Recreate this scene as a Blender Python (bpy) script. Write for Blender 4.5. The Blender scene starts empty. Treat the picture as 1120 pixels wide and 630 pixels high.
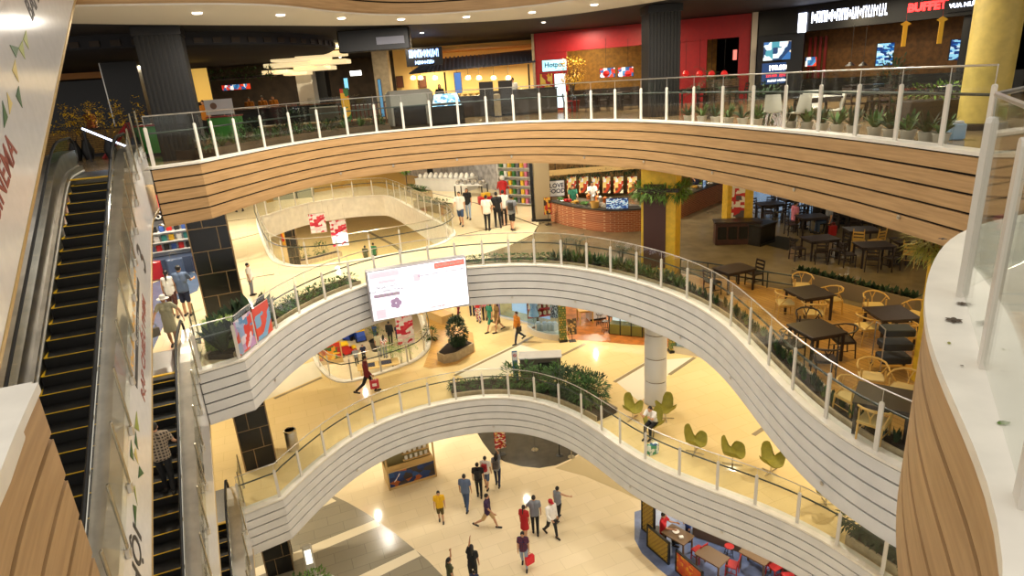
import bpy, bmesh, math, random
from math import sin, cos, tan, pi, radians, atan2, hypot, sqrt
from mathutils import Vector, Matrix
random.seed(7)
SC = bpy.context.scene
COL = SC.collection
R_ = radians
# ------------------------------------------------------------------ camera
FPX = 682.0
_p = R_(18.45); _r = R_(-4.0)
FW = Vector((0, cos(_p), -sin(_p))); _rt = Vector((1, 0, 0)); _up = _rt.cross(FW)
RT = _rt * cos(_r) + _up * sin(_r); UP = RT.cross(FW)
CAM = Vector((0, 0, 17.22))
Z0, Z1, Z2, Z3, Z4 = 0.0, 5.2, 10.4, 15.6, 20.8

def ray(x, y):
    return RT * ((x - 560) / FPX) + UP * ((315 - y) / FPX) + FW
def P(x, y, z):
    """point of the floor plane at height z seen at photo position x, y"""
    d = ray(x, y); return CAM + d * ((z - CAM.z) / d.z)
def PY(x, y, Y):
    """point at distance Y in front of the camera seen at photo position x, y"""
    d = ray(x, y); return CAM + d * (Y / d.y)
def proj(v):
    d = v - CAM; w = d.dot(FW)
    return 560 + FPX * d.dot(RT) / w, 315 - FPX * d.dot(UP) / w
def HT(base, ytop):
    """height above a base point at which the photo row ytop is reached"""
    lo, hi = -8.0, 9.0
    for _ in range(40):
        m = (lo + hi) / 2
        if proj(base + Vector((0, 0, m)))[1] > ytop: lo = m
        else: hi = m
    return m
cam = bpy.data.cameras.new('camera'); camo = bpy.data.objects.new('camera', cam); COL.objects.link(camo)
cam.sensor_width = 36; cam.lens = FPX * 36 / 1120; cam.clip_start = 0.05; cam.clip_end = 300
m3 = Matrix((RT, UP, -FW)).transposed()
camo.matrix_world = Matrix.Translation(CAM) @ m3.to_4x4()
SC.camera = camo

# ------------------------------------------------------------------ materials
def lin(c):
    c = c / 255.0
    return c / 12.92 if c <= 0.04045 else ((c + 0.055) / 1.055) ** 2.4
def rgb(c): return (lin(c[0]), lin(c[1]), lin(c[2]), 1)
MATS = {}
def mat(name, c, rough=0.6, metal=0.0, var=0.0, scale=6.0, emit=0.0, bump=0.0, c2=None, coat=0.0, stretch=None):
    if name in MATS: return MATS[name]
    m = bpy.data.materials.new(name); m.use_nodes = True; MATS[name] = m
    nt = m.node_tree; b = nt.nodes['Principled BSDF']
    b.inputs['Base Color'].default_value = rgb(c); b.inputs['Roughness'].default_value = rough
    b.inputs['Metallic'].default_value = metal
    if coat: b.inputs['Coat Weight'].default_value = coat; b.inputs['Coat Roughness'].default_value = 0.1
    if emit:
        b.inputs['Emission Color'].default_value = rgb(c); b.inputs['Emission Strength'].default_value = emit
    if var or bump or c2:
        tc = nt.nodes.new('ShaderNodeTexCoord'); mp = nt.nodes.new('ShaderNodeMapping')
        nt.links.new(tc.outputs['Object'], mp.inputs['Vector'])
        if stretch: mp.inputs['Scale'].default_value = stretch
        n = nt.nodes.new('ShaderNodeTexNoise'); n.inputs['Scale'].default_value = scale; n.inputs['Detail'].default_value = 5
        nt.links.new(mp.outputs[0], n.inputs['Vector'])
        if var or c2:
            cr = nt.nodes.new('ShaderNodeValToRGB')
            a = c if c2 is None else c2
            cr.color_ramp.elements[0].position = 0.35; cr.color_ramp.elements[1].position = 0.65
            k = 1 - var
            cr.color_ramp.elements[0].color = rgb([v * k for v in a]) ; cr.color_ramp.elements[1].color = rgb([min(255, v * (1 + var * .4)) for v in c])
            nt.links.new(n.outputs[0], cr.inputs[0]); nt.links.new(cr.outputs[0], b.inputs['Base Color'])
        if bump:
            bp = nt.nodes.new('ShaderNodeBump'); bp.inputs['Strength'].default_value = bump; bp.inputs['Distance'].default_value = 0.01
            nt.links.new(n.outputs[0], bp.inputs['Height']); nt.links.new(bp.outputs[0], b.inputs['Normal'])
    return m
def emis(name, c, s):
    if name in MATS: return MATS[name]
    m = bpy.data.materials.new(name); m.use_nodes = True; MATS[name] = m
    nt = m.node_tree; nt.nodes.clear()
    e = nt.nodes.new('ShaderNodeEmission'); o = nt.nodes.new('ShaderNodeOutputMaterial')
    e.inputs[0].default_value = rgb(c); e.inputs[1].default_value = s
    nt.links.new(e.outputs[0], o.inputs[0]); return m
def glassmat(name, tint=(250, 252, 250), refl=0.6, base=0.03):
    """thin clear pane: almost fully see-through, reflecting more at grazing angles"""
    if name in MATS: return MATS[name]
    m = bpy.data.materials.new(name); m.use_nodes = True; MATS[name] = m
    nt = m.node_tree; nt.nodes.clear(); L = nt.links.new; N = nt.nodes.new
    t = N('ShaderNodeBsdfTransparent'); g = N('ShaderNodeBsdfGlossy')
    t.inputs[0].default_value = rgb(tint); g.inputs['Roughness'].default_value = 0.04
    ge = N('ShaderNodeNewGeometry'); dp = N('ShaderNodeVectorMath'); dp.operation = 'DOT_PRODUCT'
    L(ge.outputs['Incoming'], dp.inputs[0]); L(ge.outputs['Normal'], dp.inputs[1])
    ab = N('ShaderNodeMath'); ab.operation = 'ABSOLUTE'; L(dp.outputs['Value'], ab.inputs[0])
    sb = N('ShaderNodeMath'); sb.operation = 'SUBTRACT'; sb.inputs[0].default_value = 1; L(ab.outputs[0], sb.inputs[1])
    pw = N('ShaderNodeMath'); pw.operation = 'POWER'; pw.inputs[1].default_value = 5; L(sb.outputs[0], pw.inputs[0])
    ml = N('ShaderNodeMath'); ml.operation = 'MULTIPLY_ADD'; ml.inputs[1].default_value = refl; ml.inputs[2].default_value = base; L(pw.outputs[0], ml.inputs[0])
    mx = N('ShaderNodeMixShader'); o = N('ShaderNodeOutputMaterial')
    L(ml.outputs[0], mx.inputs[0]); L(t.outputs[0], mx.inputs[1]); L(g.outputs[0], mx.inputs[2]); L(mx.outputs[0], o.inputs[0])
    return m
def tilemat(name, c1, c2, mortar, w, h, rough=0.2, rot=0.0, msize=0.006, coat=0.0, offset=0.5, plane='xy'):
    if name in MATS: return MATS[name]
    m = bpy.data.materials.new(name); m.use_nodes = True; MATS[name] = m
    nt = m.node_tree; b = nt.nodes['Principled BSDF']; b.inputs['Roughness'].default_value = rough
    if coat: b.inputs['Coat Weight'].default_value = coat
    tc = nt.nodes.new('ShaderNodeTexCoord'); mp = nt.nodes.new('ShaderNodeMapping'); mp.inputs['Rotation'].default_value[2] = rot
    br = nt.nodes.new('ShaderNodeTexBrick'); br.inputs['Scale'].default_value = 1
    br.inputs['Color1'].default_value = rgb(c1); br.inputs['Color2'].default_value = rgb(c2); br.inputs['Mortar'].default_value = rgb(mortar)
    br.inputs['Brick Width'].default_value = w; br.inputs['Row Height'].default_value = h; br.inputs['Mortar Size'].default_value = msize
    br.offset = offset
    if plane == 'xz':
        sx = nt.nodes.new('ShaderNodeSeparateXYZ'); cx = nt.nodes.new('ShaderNodeCombineXYZ')
        nt.links.new(tc.outputs['Object'], sx.inputs[0])
        ad = nt.nodes.new('ShaderNodeMath'); nt.links.new(sx.outputs[0], ad.inputs[0]); nt.links.new(sx.outputs[1], ad.inputs[1])
        nt.links.new(ad.outputs[0], cx.inputs[0]); nt.links.new(sx.outputs[2], cx.inputs[1]); nt.links.new(cx.outputs[0], mp.inputs[0])
    else:
        nt.links.new(tc.outputs['Object'], mp.inputs[0])
    nt.links.new(mp.outputs[0], br.inputs['Vector']); nt.links.new(br.outputs[0], b.inputs['Base Color'])
    return m
def patmat(name, cols, scale, rough=0.5, emit=0.0, stretch=None, kind='VORONOI'):
    """coloured patchwork: pictures, packaging, menus seen from afar"""
    if name in MATS: return MATS[name]
    m = bpy.data.materials.new(name); m.use_nodes = True; MATS[name] = m
    nt = m.node_tree; b = nt.nodes['Principled BSDF']; b.inputs['Roughness'].default_value = rough
    tc = nt.nodes.new('ShaderNodeTexCoord'); mp = nt.nodes.new('ShaderNodeMapping')
    if stretch: mp.inputs['Scale'].default_value = stretch
    v = nt.nodes.new('ShaderNodeTexVoronoi'); v.inputs['Scale'].default_value = scale
    v.distance = 'CHEBYCHEV' if kind == 'VORONOI' else 'EUCLIDEAN'
    s = nt.nodes.new('ShaderNodeSeparateColor'); cr = nt.nodes.new('ShaderNodeValToRGB'); cr.color_ramp.interpolation = 'CONSTANT'
    els = cr.color_ramp.elements
    for i, c in enumerate(cols):
        p = i / len(cols)
        e = els[i] if i < 2 else els.new(p)
        e.position = p; e.color = rgb(c)
    nt.links.new(tc.outputs['Object'], mp.inputs[0]); nt.links.new(mp.outputs[0], v.inputs['Vector'])
    nt.links.new(v.outputs['Color'], s.inputs[0]); nt.links.new(s.outputs[0], cr.inputs[0]); nt.links.new(cr.outputs[0], b.inputs['Base Color'])
    if emit:
        nt.links.new(cr.outputs[0], b.inputs['Emission Color']); b.inputs['Emission Strength'].default_value = emit
    return m

# ------------------------------------------------------------------ mesh builder
class MB:
    def __init__(s): s.v = []; s.f = []; s.m = []; s.cur = 0
    def mi(s, i): s.cur = i; return s
    def add(s, vs, fs):
        o = len(s.v); s.v += [tuple(v) for v in vs]
        for f in fs: s.f.append(tuple(i + o for i in f)); s.m.append(s.cur)
        return s
    def box(s, c, d, rz=0.0, M=None):
        x, y, z = d[0] / 2, d[1] / 2, d[2] / 2
        vs = [Vector((a * x, b * y, e * z)) for a in (-1, 1) for b in (-1, 1) for e in (-1, 1)]
        if M is not None: vs = [M @ v for v in vs]
        if rz: r = Matrix.Rotation(rz, 3, 'Z'); vs = [r @ v for v in vs]
        c = Vector(c)
        return s.add([v + c for v in vs], [(0, 1, 3, 2), (4, 6, 7, 5), (0, 4, 5, 1), (2, 3, 7, 6), (0, 2, 6, 4), (1, 5, 7, 3)])
    def bb(s, c, d, b=0.01, rz=0.0):
        """box with chamfered vertical and top edges; c is the centre"""
        x, y, z = d[0] / 2, d[1] / 2, d[2] / 2; b = min(b, x * .9, y * .9, z * .9)
        def ring(ix, zz):
            X = x - ix; Y = y - ix
            return [(-X + b, -Y, zz), (X - b, -Y, zz), (X, -Y + b, zz), (X, Y - b, zz), (X - b, Y, zz), (-X + b, Y, zz), (-X, Y - b, zz), (-X, -Y + b, zz)]
        vs = ring(b * .6, -z) + ring(0, -z + b * .6) + ring(0, z - b * .6) + ring(b * .6, z)
        r = Matrix.Rotation(rz, 3, 'Z'); c = Vector(c)
        fs = [tuple(range(7, -1, -1)), tuple(range(24, 32))]
        for k in range(3):
            for i in range(8): fs.append((k * 8 + i, k * 8 + (i + 1) % 8, k * 8 + 8 + (i + 1) % 8, k * 8 + 8 + i))
        return s.add([r @ Vector(v) + c for v in vs], fs)
    def beam(s, a, b, w, h, up=(0, 0, 1)):
        """rectangular bar between two points, w sideways, h along up"""
        a = Vector(a); b = Vector(b); d = (b - a).normalized(); u = Vector(up)
        sd = d.cross(u)
        if sd.length < 1e-4: sd = d.cross(Vector((0, 1, 0)))
        sd.normalize(); u2 = sd.cross(d)
        vs = []
        for p in (a, b):
            for i, j in ((-1, -1), (1, -1), (1, 1), (-1, 1)): vs.append(p + sd * (i * w / 2) + u2 * (j * h / 2))
        return s.add(vs, [(3, 2, 1, 0), (4, 5, 6, 7), (0, 1, 5, 4), (1, 2, 6, 5), (2, 3, 7, 6), (3, 0, 4, 7)])
    def tube(s, pts, r, n=8, closed=False, cap=True):
        pts = [Vector(p) for p in pts]; N = len(pts); rs = r if isinstance(r, (list, tuple)) else [r] * N
        o = len(s.v); ref = None
        for i, p in enumerate(pts):
            if closed: t = pts[(i + 1) % N] - pts[i - 1]
            else: t = pts[min(i + 1, N - 1)] - pts[max(i - 1, 0)]
            if t.length < 1e-9: t = Vector((0, 0, 1))
            t.normalize()
            if ref is None:
                ref = Vector((0, 0, 1)) if abs(t.z) < .9 else Vector((1, 0, 0))
            a = (ref - t * ref.dot(t)).normalized(); b = t.cross(a); ref = a
            for k in range(n):
                q = 2 * pi * k / n; s.v.append(tuple(p + (a * cos(q) + b * sin(q)) * rs[i]))
        for i in range(N if closed else N - 1):
            j = (i + 1) % N
            for k in range(n):
                l = (k + 1) % n; s.f.append((o + i * n + k, o + i * n + l, o + j * n + l, o + j * n + k)); s.m.append(s.cur)
        if cap and not closed:
            s.f.append(tuple(o + k for k in range(n - 1, -1, -1))); s.m.append(s.cur)
            s.f.append(tuple(o + (N - 1) * n + k for k in range(n))); s.m.append(s.cur)
        return s
    def lathe(s, prof, c=(0, 0, 0), n=16, sx=1.0, sy=1.0):
        o = len(s.v); c = Vector(c)
        for (r, z) in prof:
            for k in range(n):
                q = 2 * pi * k / n; s.v.append((c.x + r * sx * cos(q), c.y + r * sy * sin(q), c.z + z))
        for i in range(len(prof) - 1):
            for k in range(n):
                l = (k + 1) % n; s.f.append((o + i * n + k, o + i * n + l, o + (i + 1) * n + l, o + (i + 1) * n + k)); s.m.append(s.cur)
        if prof[0][0] > 1e-6: s.f.append(tuple(o + k for k in range(n - 1, -1, -1))); s.m.append(s.cur)
        if prof[-1][0] > 1e-6: s.f.append(tuple(o + (len(prof) - 1) * n + k for k in range(n))); s.m.append(s.cur)
        return s
    def prism(s, poly, z0, z1):
        n = len(poly); o = len(s.v)
        for z in (z0, z1):
            for p in poly: s.v.append((p[0], p[1], z))
        s.f.append(tuple(o + i for i in range(n - 1, -1, -1))); s.m.append(s.cur)
        s.f.append(tuple(o + n + i for i in range(n))); s.m.append(s.cur)
        for i in range(n):
            j = (i + 1) % n; s.f.append((o + i, o + j, o + n + j, o + n + i)); s.m.append(s.cur)
        return s
    def plate(s, pts, nrm):
        """closed outline pts (3d, planar) thickened along the vector nrm"""
        n = len(pts); o = len(s.v); nv = Vector(nrm)
        for p in pts: s.v.append(tuple(Vector(p)))
        for p in pts: s.v.append(tuple(Vector(p) + nv))
        s.f.append(tuple(o + i for i in range(n - 1, -1, -1))); s.m.append(s.cur)
        s.f.append(tuple(o + n + i for i in range(n))); s.m.append(s.cur)
        for i in range(n):
            j = (i + 1) % n; s.f.append((o + i, o + j, o + n + j, o + n + i)); s.m.append(s.cur)
        return s
    def strip(s, pts, z0, z1, t0=0.0, t1=0.03, closed=False):
        """vertical wall following a plan path; offset t0..t1 to the left of the path direction"""
        N = len(pts); o = len(s.v); q = []
        for i in range(N):
            if closed: a, b = pts[i - 1], pts[(i + 1) % N]
            else: a, b = pts[max(i - 1, 0)], pts[min(i + 1, N - 1)]
            dx, dy = b[0] - a[0], b[1] - a[1]; L = hypot(dx, dy) or 1; nx, ny = -dy / L, dx / L
            for t in (t0, t1):
                for z in (z0, z1): q.append((pts[i][0] + nx * t, pts[i][1] + ny * t, z))
        s.v += q
        for i in range(N if closed else N - 1):
            a = o + i * 4; b = o + ((i + 1) % N) * 4
            for (x, y) in ((0, 1), (1, 3), (3, 2), (2, 0)):
                s.f.append((a + x, b + x, b + y, a + y)); s.m.append(s.cur)
        if not closed:
            s.f.append((o, o + 1, o + 3, o + 2)); s.m.append(s.cur)
            e = o + (N - 1) * 4; s.f.append((e, e + 2, e + 3, e + 1)); s.m.append(s.cur)
        return s
    def leaf(s, base, tip, w, droop=0.0, seg=3):
        base = Vector(base); tip = Vector(tip); d = tip - base
        sd = d.cross(Vector((0, 0, 1)))
        if sd.length < 1e-5: sd = Vector((1, 0, 0))
        sd.normalize(); o = len(s.v)
        for i in range(seg + 1):
            t = i / seg; c = base + d * t - Vector((0, 0, droop * t * t)); ww = w * sin(pi * (0.12 + 0.86 * t)) / 2
            s.v.append(tuple(c - sd * ww)); s.v.append(tuple(c + sd * ww))
        for i in range(seg):
            a = o + i * 2; s.f.append((a, a + 1, a + 3, a + 2)); s.m.append(s.cur)
        return s
    def build(s, name, mats, parent=None, smooth=False, loc=None, rz=0.0):
        me = bpy.data.meshes.new(name); me.from_pydata(s.v, [], s.f)
        if not isinstance(mats, (list, tuple)): mats = [mats]
        for m in mats: me.materials.append(m)
        me.polygons.foreach_set('material_index', s.m)
        bm = bmesh.new(); bm.from_mesh(me); bmesh.ops.recalc_face_normals(bm, faces=bm.faces); bm.to_mesh(me); bm.free()
        if smooth:
            me.polygons.foreach_set('use_smooth', [True] * len(me.polygons))
            try: me.set_sharp_from_angle(angle=R_(40))
            except Exception: pass
        me.update()
        o = bpy.data.objects.new(name, me); COL.objects.link(o)
        if parent is not None: o.parent = parent
        if loc is not None: o.location = loc
        if rz: o.rotation_euler = (0, 0, rz)
        return o

def tag(o, label, cat, group=None, kind=None):
    if label: o['label'] = label
    if cat: o['category'] = cat
    if group: o['group'] = group
    if kind: o['kind'] = kind
    return o
def thing(name, label, cat, loc=(0, 0, 0), rz=0.0, group=None):
    o = bpy.data.objects.new(name, None); COL.objects.link(o); o.empty_display_size = 0.2
    o.location = loc; o.rotation_euler = (0, 0, rz)
    return tag(o, label, cat, group)
def struct(o): o['kind'] = 'structure'; return o
def kids(o): return [c for c in ALLKIDS.get(o.name, [])] if False else list(o.children)
def dup(root, loc=None, rz=None, label=None, group=None, scale=None):
    r = root.copy(); COL.objects.link(r)
    if loc is not None: r.location = loc
    if rz is not None: r.rotation_euler = (0, 0, rz)
    if scale is not None: r.scale = (scale, scale, scale) if not isinstance(scale, (tuple, list)) else scale
    if label: r['label'] = label
    if group: r['group'] = group
    for ch in list(root.children):
        c = ch.copy(); COL.objects.link(c); c.parent = r
        for g in list(ch.children):
            d = g.copy(); COL.objects.link(d); d.parent = c
    return r
def cr(pts, n=8, closed=False):
    """Catmull-Rom through 2d points"""
    out = []; N = len(pts)
    rng = range(N) if closed else range(N - 1)
    for i in rng:
        if closed: p0, p1, p2, p3 = pts[i - 1], pts[i], pts[(i + 1) % N], pts[(i + 2) % N]
        else: p0, p1, p2, p3 = pts[max(i - 1, 0)], pts[i], pts[i + 1], pts[min(i + 2, N - 1)]
        for k in range(n):
            t = k / n
            out.append(tuple(0.5 * ((2 * p1[j]) + (-p0[j] + p2[j]) * t + (2 * p0[j] - 5 * p1[j] + 4 * p2[j] - p3[j]) * t * t + (-p0[j] + 3 * p1[j] - 3 * p2[j] + p3[j]) * t ** 3) for j in range(2)))
    if not closed: out.append(tuple(pts[-1][:2]))
    return out
def offset(path, t, closed=False):
    N = len(path); out = []
    for i in range(N):
        if closed: a, b = path[i - 1], path[(i + 1) % N]
        else: a, b = path[max(i - 1, 0)], path[min(i + 1, N - 1)]
        dx, dy = b[0] - a[0], b[1] - a[1]; L = hypot(dx, dy) or 1
        out.append((path[i][0] - dy / L * t, path[i][1] + dx / L * t))
    return out
def slab(name, loops, z0, z1, mats, top=0, side=1):
    """flat slab from plan outlines (first = outer, the rest holes)"""
    bm = bmesh.new()
    for lp in loops:
        vs = [bm.verts.new((p[0], p[1], z1)) for p in lp]
        for i in range(len(vs)): bm.edges.new((vs[i], vs[(i + 1) % len(vs)]))
    bmesh.ops.triangle_fill(bm, edges=bm.edges[:], use_beauty=True)
    fs = bm.faces[:]
    for f in fs:
        f.material_index = top
        if f.normal.z < 0: f.normal_flip()
    ext = bmesh.ops.extrude_face_region(bm, geom=fs)
    nv = [g for g in ext['geom'] if isinstance(g, bmesh.types.BMVert)]
    nf = [g for g in ext['geom'] if isinstance(g, bmesh.types.BMFace)]
    for v in nv: v.co.z = z0
    bmesh.ops.recalc_face_normals(bm, faces=bm.faces)
    for f in bm.faces: f.material_index = top if f.normal.z > .5 else side
    me = bpy.data.meshes.new(name); bm.to_mesh(me); bm.free()
    for m in mats: me.materials.append(m)
    o = bpy.data.objects.new(name, me); COL.objects.link(o); return o
def textobj(name, body, size, m, parent=None, loc=(0, 0, 0), M=None, depth=0.004, align='CENTER', bold=0.0, shear=0.0):
    cu = bpy.data.curves.new(name, 'FONT'); cu.body = body; cu.size = size; cu.extrude = depth; cu.align_x = align; cu.align_y = 'CENTER'
    cu.offset = bold; cu.resolution_u = 2; cu.shear = shear
    t = bpy.data.objects.new(name + '_tmp', cu); COL.objects.link(t)
    dg = bpy.context.evaluated_depsgraph_get(); me = bpy.data.meshes.new_from_object(t.evaluated_get(dg)); me.name = name
    bpy.data.objects.remove(t); bpy.data.curves.remove(cu)
    me.materials.clear(); me.materials.append(m)
    for p in me.polygons: p.material_index = 0
    o = bpy.data.objects.new(name, me); COL.objects.link(o)
    if parent is not None: o.parent = parent
    if M is not None: o.matrix_local = M
    else: o.location = loc
    return o
def frame(origin, xdir, ydir):
    """matrix whose local x runs along xdir, y along ydir"""
    x = Vector(xdir).normalized(); y = Vector(ydir); y = (y - x * y.dot(x)).normalized(); z = x.cross(y)
    m = Matrix((x, y, z)).transposed().to_4x4(); m.translation = Vector(origin); return m
# ------------------------------------------------------------------ shared materials
WHITE = mat('white_panel', (216, 215, 212), 0.45, var=.03, scale=2)
SILL = mat('white_sill', (236, 230, 216), 0.35, var=.04, scale=3)
GROOVE = mat('dark_groove', (24, 20, 18), 0.8)
WOOD = mat('oak_cladding', (186, 149, 102), 0.5, var=.03, scale=2.5, c2=(174, 137, 90), stretch=(.5, .5, 9))
STEEL = mat('brushed_steel', (206, 202, 194), 0.33, 1.0, var=.08, scale=3)
CHROME = mat('polished_steel', (215, 212, 205), 0.1, 1.0)
POST = mat('painted_post', (214, 208, 196), 0.4)
BLACK = mat('black_rubber', (14, 14, 15), 0.45)
DARK = mat('dark_metal', (30, 29, 28), 0.45, 0.3)
YELLOW = mat('yellow_paint', (235, 190, 20), 0.5)
GLASS = glassmat('rail_glass')
RAILG = mat('dark_handrail', (34, 46, 40), 0.35)
TIMBER = mat('dark_timber', (62, 40, 26), 0.5, var=.2, scale=4, stretch=(1, 6, 1))
CREAM0 = tilemat('floor_tiles_ground', (236, 218, 182), (230, 212, 174), (216, 198, 160), 1.2, 0.6, 0.06, R_(-21), 0.008)
CREAM1 = tilemat('floor_tiles_first', (240, 214, 156), (236, 210, 150), (218, 190, 130), 1.2, 0.6, 0.06, R_(-21), 0.006)
CREAM2 = tilemat('floor_tiles_second', (240, 224, 184), (236, 218, 178), (218, 198, 156), 1.2, 0.6, 0.07, R_(-21), 0.006)
STONE3 = tilemat('floor_tiles_third', (150, 128, 96), (140, 118, 88), (96, 80, 60), 0.9, 0.6, 0.2, R_(-21), 0.008)
CONC = mat('polished_concrete', (132, 116, 86), 0.2, var=.1, scale=1.4)
CEILW = mat('white_ceiling', (226, 220, 208), 0.7)
CEILD = mat('dark_ceiling', (30, 30, 36), 0.7)
WALLC = mat('cream_wall', (214, 196, 160), 0.6, var=.04)
DARKW = mat('dark_wall', (38, 30, 26), 0.7, var=.1)
GREYF = tilemat('grey_floor_tiles', (150, 142, 122), (143, 135, 116), (118, 110, 94), 1.2, 0.6, 0.16, R_(-21), 0.008)
CHAR = mat('charcoal_floor', (62, 58, 50), 0.25, var=.12, scale=2)
DECK = tilemat('oak_deck', (196, 150, 78), (178, 132, 64), (120, 84, 38), 1.3, 0.15, 0.35, R_(64), 0.006)
BLACKT = mat('black_stone_tile', (22, 21, 21), 0.25, var=.1)
BRASS = mat('brass_joint', (150, 124, 88), 0.4, 0.5)

# escalator frame directions
EA = R_(-21.3)
EU = Vector((sin(EA), cos(EA), 0)); EN = Vector((cos(EA), -sin(EA), 0))
def E2(u, n, z=0.0): v = EU * u + EN * n; return Vector((v.x, v.y, z))

# ------------------------------------------------------------------ atrium outlines (plan), counter-clockwise looking down = atrium on the right
def pl(pts, z): return [tuple(P(x, y, z)[:2]) for x, y in pts]
F3pix = [(165, 183), (218, 176)]
F3curve = [(218, 176), (283, 163), (333, 154), (400, 145), (480, 138), (553, 133), (620, 131), (700, 131), (773, 135), (840, 140), (920, 147.5), (1007, 158), (1077, 167)]
F3near = [(1062, 247), (1043, 261), (1028, 280), (1020, 302), (1016, 328), (1017, 350), (1024, 379), (1043, 420), (1073, 480), (1120, 550)]
c3 = pl(F3curve, Z3 + .1); n3 = pl(F3near, Z3 + .1)
k3 = pl([(165, 183)], Z3 + .1)
nl3 = pl([(0, 493), (13, 453), (33, 420)], Z3 + .1)
bay = [(8.3, 8.3), (7.6, 6.6), (5.9, 6.0)]
RING3_far = k3 + cr(c3, 6)
RING3_near = cr(c3[-1:] + bay + n3 + [(1.25, 1.15), (0.4, 0.55), (-0.8, 0.75), (-1.9, 1.6)] + nl3, 6)[1:]
RING3 = RING3_far + RING3_near
F2curve = [(267, 392), (300, 362), (333, 340), (367, 323), (397, 311), (440, 300), (510, 291.5), (553, 289), (590, 288), (630, 292), (680, 302), (730, 318), (767, 334), (793, 352), (820, 382), (847, 412), (872, 440), (911, 473), (953, 499), (985, 521)]
c2 = pl(F2curve, Z2 + .1)
RING2 = pl([(216, 407)], Z2 + .1) + cr(c2 + [(7.6, 7.4), (8.2, 5.0), (7.4, 1.5)], 5)
F1curve = [(309, 544), (333, 520), (367, 490), (400, 468), (433, 454), (480, 441), (515, 434), (560, 432.5), (603, 441), (647, 463), (673, 486), (709, 509), (746, 525), (791, 540), (827, 553), (875, 573), (923, 600), (950, 622), (975, 642)]
c1 = pl(F1curve, Z1 + .1)
RING1 = pl([(263, 562)], Z1 + .1) + cr(c1 + [(9.8, 8.8), (10.2, 6.0), (9.0, 2.0)], 5)
F4curve = [(60, -18), (290, 4.5), (367, 13), (430, 16.5), (480, 15), (577, 7), (650, -4), (760, -30)]
c4 = []
for (x, y) in F4curve:
    d = ray(x, y); t = (19.3 - CAM.z) / d.z; v = CAM + d * t; c4.append((v.x, v.y))

# escalator opening in plan; the slabs end at the top combs
def left_edge(z, uc):
    """outline of a slab from the atrium corner round to the left of the escalator bank"""
    return [tuple(E2(uc, -2.55)[:2]), tuple(E2(uc, -4.8)[:2]), tuple(E2(uc - 14, -4.8)[:2])]

BACK = 64.0
def outer(): return [(16, 1.0), (30, 1.0), (30, BACK), (-34, BACK), (-34, 6.0)]
def ring_slab(name, ring, uc, z, holes, mats, thick=0.35):
    ring = offset(ring, .13); lp = list(reversed(ring))            # from near right round to the left corner
    le = [tuple(E2(uc, -4.9)[:2]), tuple(E2(uc - 13.0, -4.9)[:2])]
    out = [(30, ring[-1][1] + .01), (30, BACK), (-34, BACK), (-34, le[-1][1])]
    loop = [lp[0]] + out[:1] + out[1:3] + out[3:4] + le[::-1] + [tuple(E2(uc, -2.5)[:2])] + ring[:-1]
    o = slab(name, [loop] + holes, z - thick, z, mats); return struct(o)

def fascia(name, path, ztop, boards, back=None, h=1.5, nb=5, sillw=0.28, closed=False, sign=1, label=None):
    """horizontal boards with dark joints under a white sill; the path runs with the atrium on its right"""
    mb = MB(); z = ztop - .06
    mb.mi(2).strip(path, z - h + .02, z, 0.07 * sign, 0.12 * sign, closed)
    bh = h / nb
    for i in range(nb):
        a = z - i * bh - (.0 if i == 0 else .021); b = z - (i + 1) * bh + .021
        mb.mi(1).strip(path, b if i < nb - 1 else z - h, a - (.03 if i == 0 else 0), -0.02 * sign, 0.03 * sign, closed)
    mb.mi(1).strip(path, z - h - .02, z - h + .012, -0.02 * sign, 0.5 * sign, closed)
    mb.mi(0).strip(path, z - .0, ztop, -0.04 * sign, sillw * sign, closed)
    o = mb.build(name, [SILL, boards, GROOVE]); return struct(o)

def smooth(path, it=30, keep=1, step=0.22):
    L = [0]
    for i in range(1, len(path)): L.append(L[-1] + hypot(path[i][0] - path[i-1][0], path[i][1] - path[i-1][1]))
    n = max(4, int(L[-1] / step)); out = []; j = 0
    for k in range(n + 1):
        s = L[-1] * k / n
        while j < len(L) - 2 and L[j+1] < s: j += 1
        t = (s - L[j]) / max(1e-6, L[j+1] - L[j]); out.append((path[j][0] + (path[j+1][0] - path[j][0]) * t, path[j][1] + (path[j+1][1] - path[j][1]) * t))
    for _ in range(it):
        out = [out[0]] + [((out[i-1][0] + 2 * out[i][0] + out[i+1][0]) / 4, (out[i-1][1] + 2 * out[i][1] + out[i+1][1]) / 4) for i in range(1, len(out) - 1)] + [out[-1]]
    return out
S3 = smooth(cr(c3, 6), 40)
RING3_far = k3 + S3
S3n = smooth(cr(c3[-2:] + bay + n3 + [(1.25, 1.15), (0.4, 0.55), (-0.8, 0.75), (-1.9, 1.6)] + nl3, 6), 12)
# start exactly at the end of the far run
i0 = min(range(len(S3n)), key=lambda i: hypot(S3n[i][0] - c3[-1][0], S3n[i][1] - c3[-1][1]))
RING3_near = [c3[-1]] + S3n[i0 + 2:]
RING2 = RING2[:1] + smooth(cr(c2 + [(7.6, 7.4), (8.2, 5.0), (7.4, 1.5)], 5), 60)
RING1 = RING1[:1] + smooth(cr(c1 + [(9.8, 8.8), (10.2, 6.0), (9.0, 2.0)], 5), 60)
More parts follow.
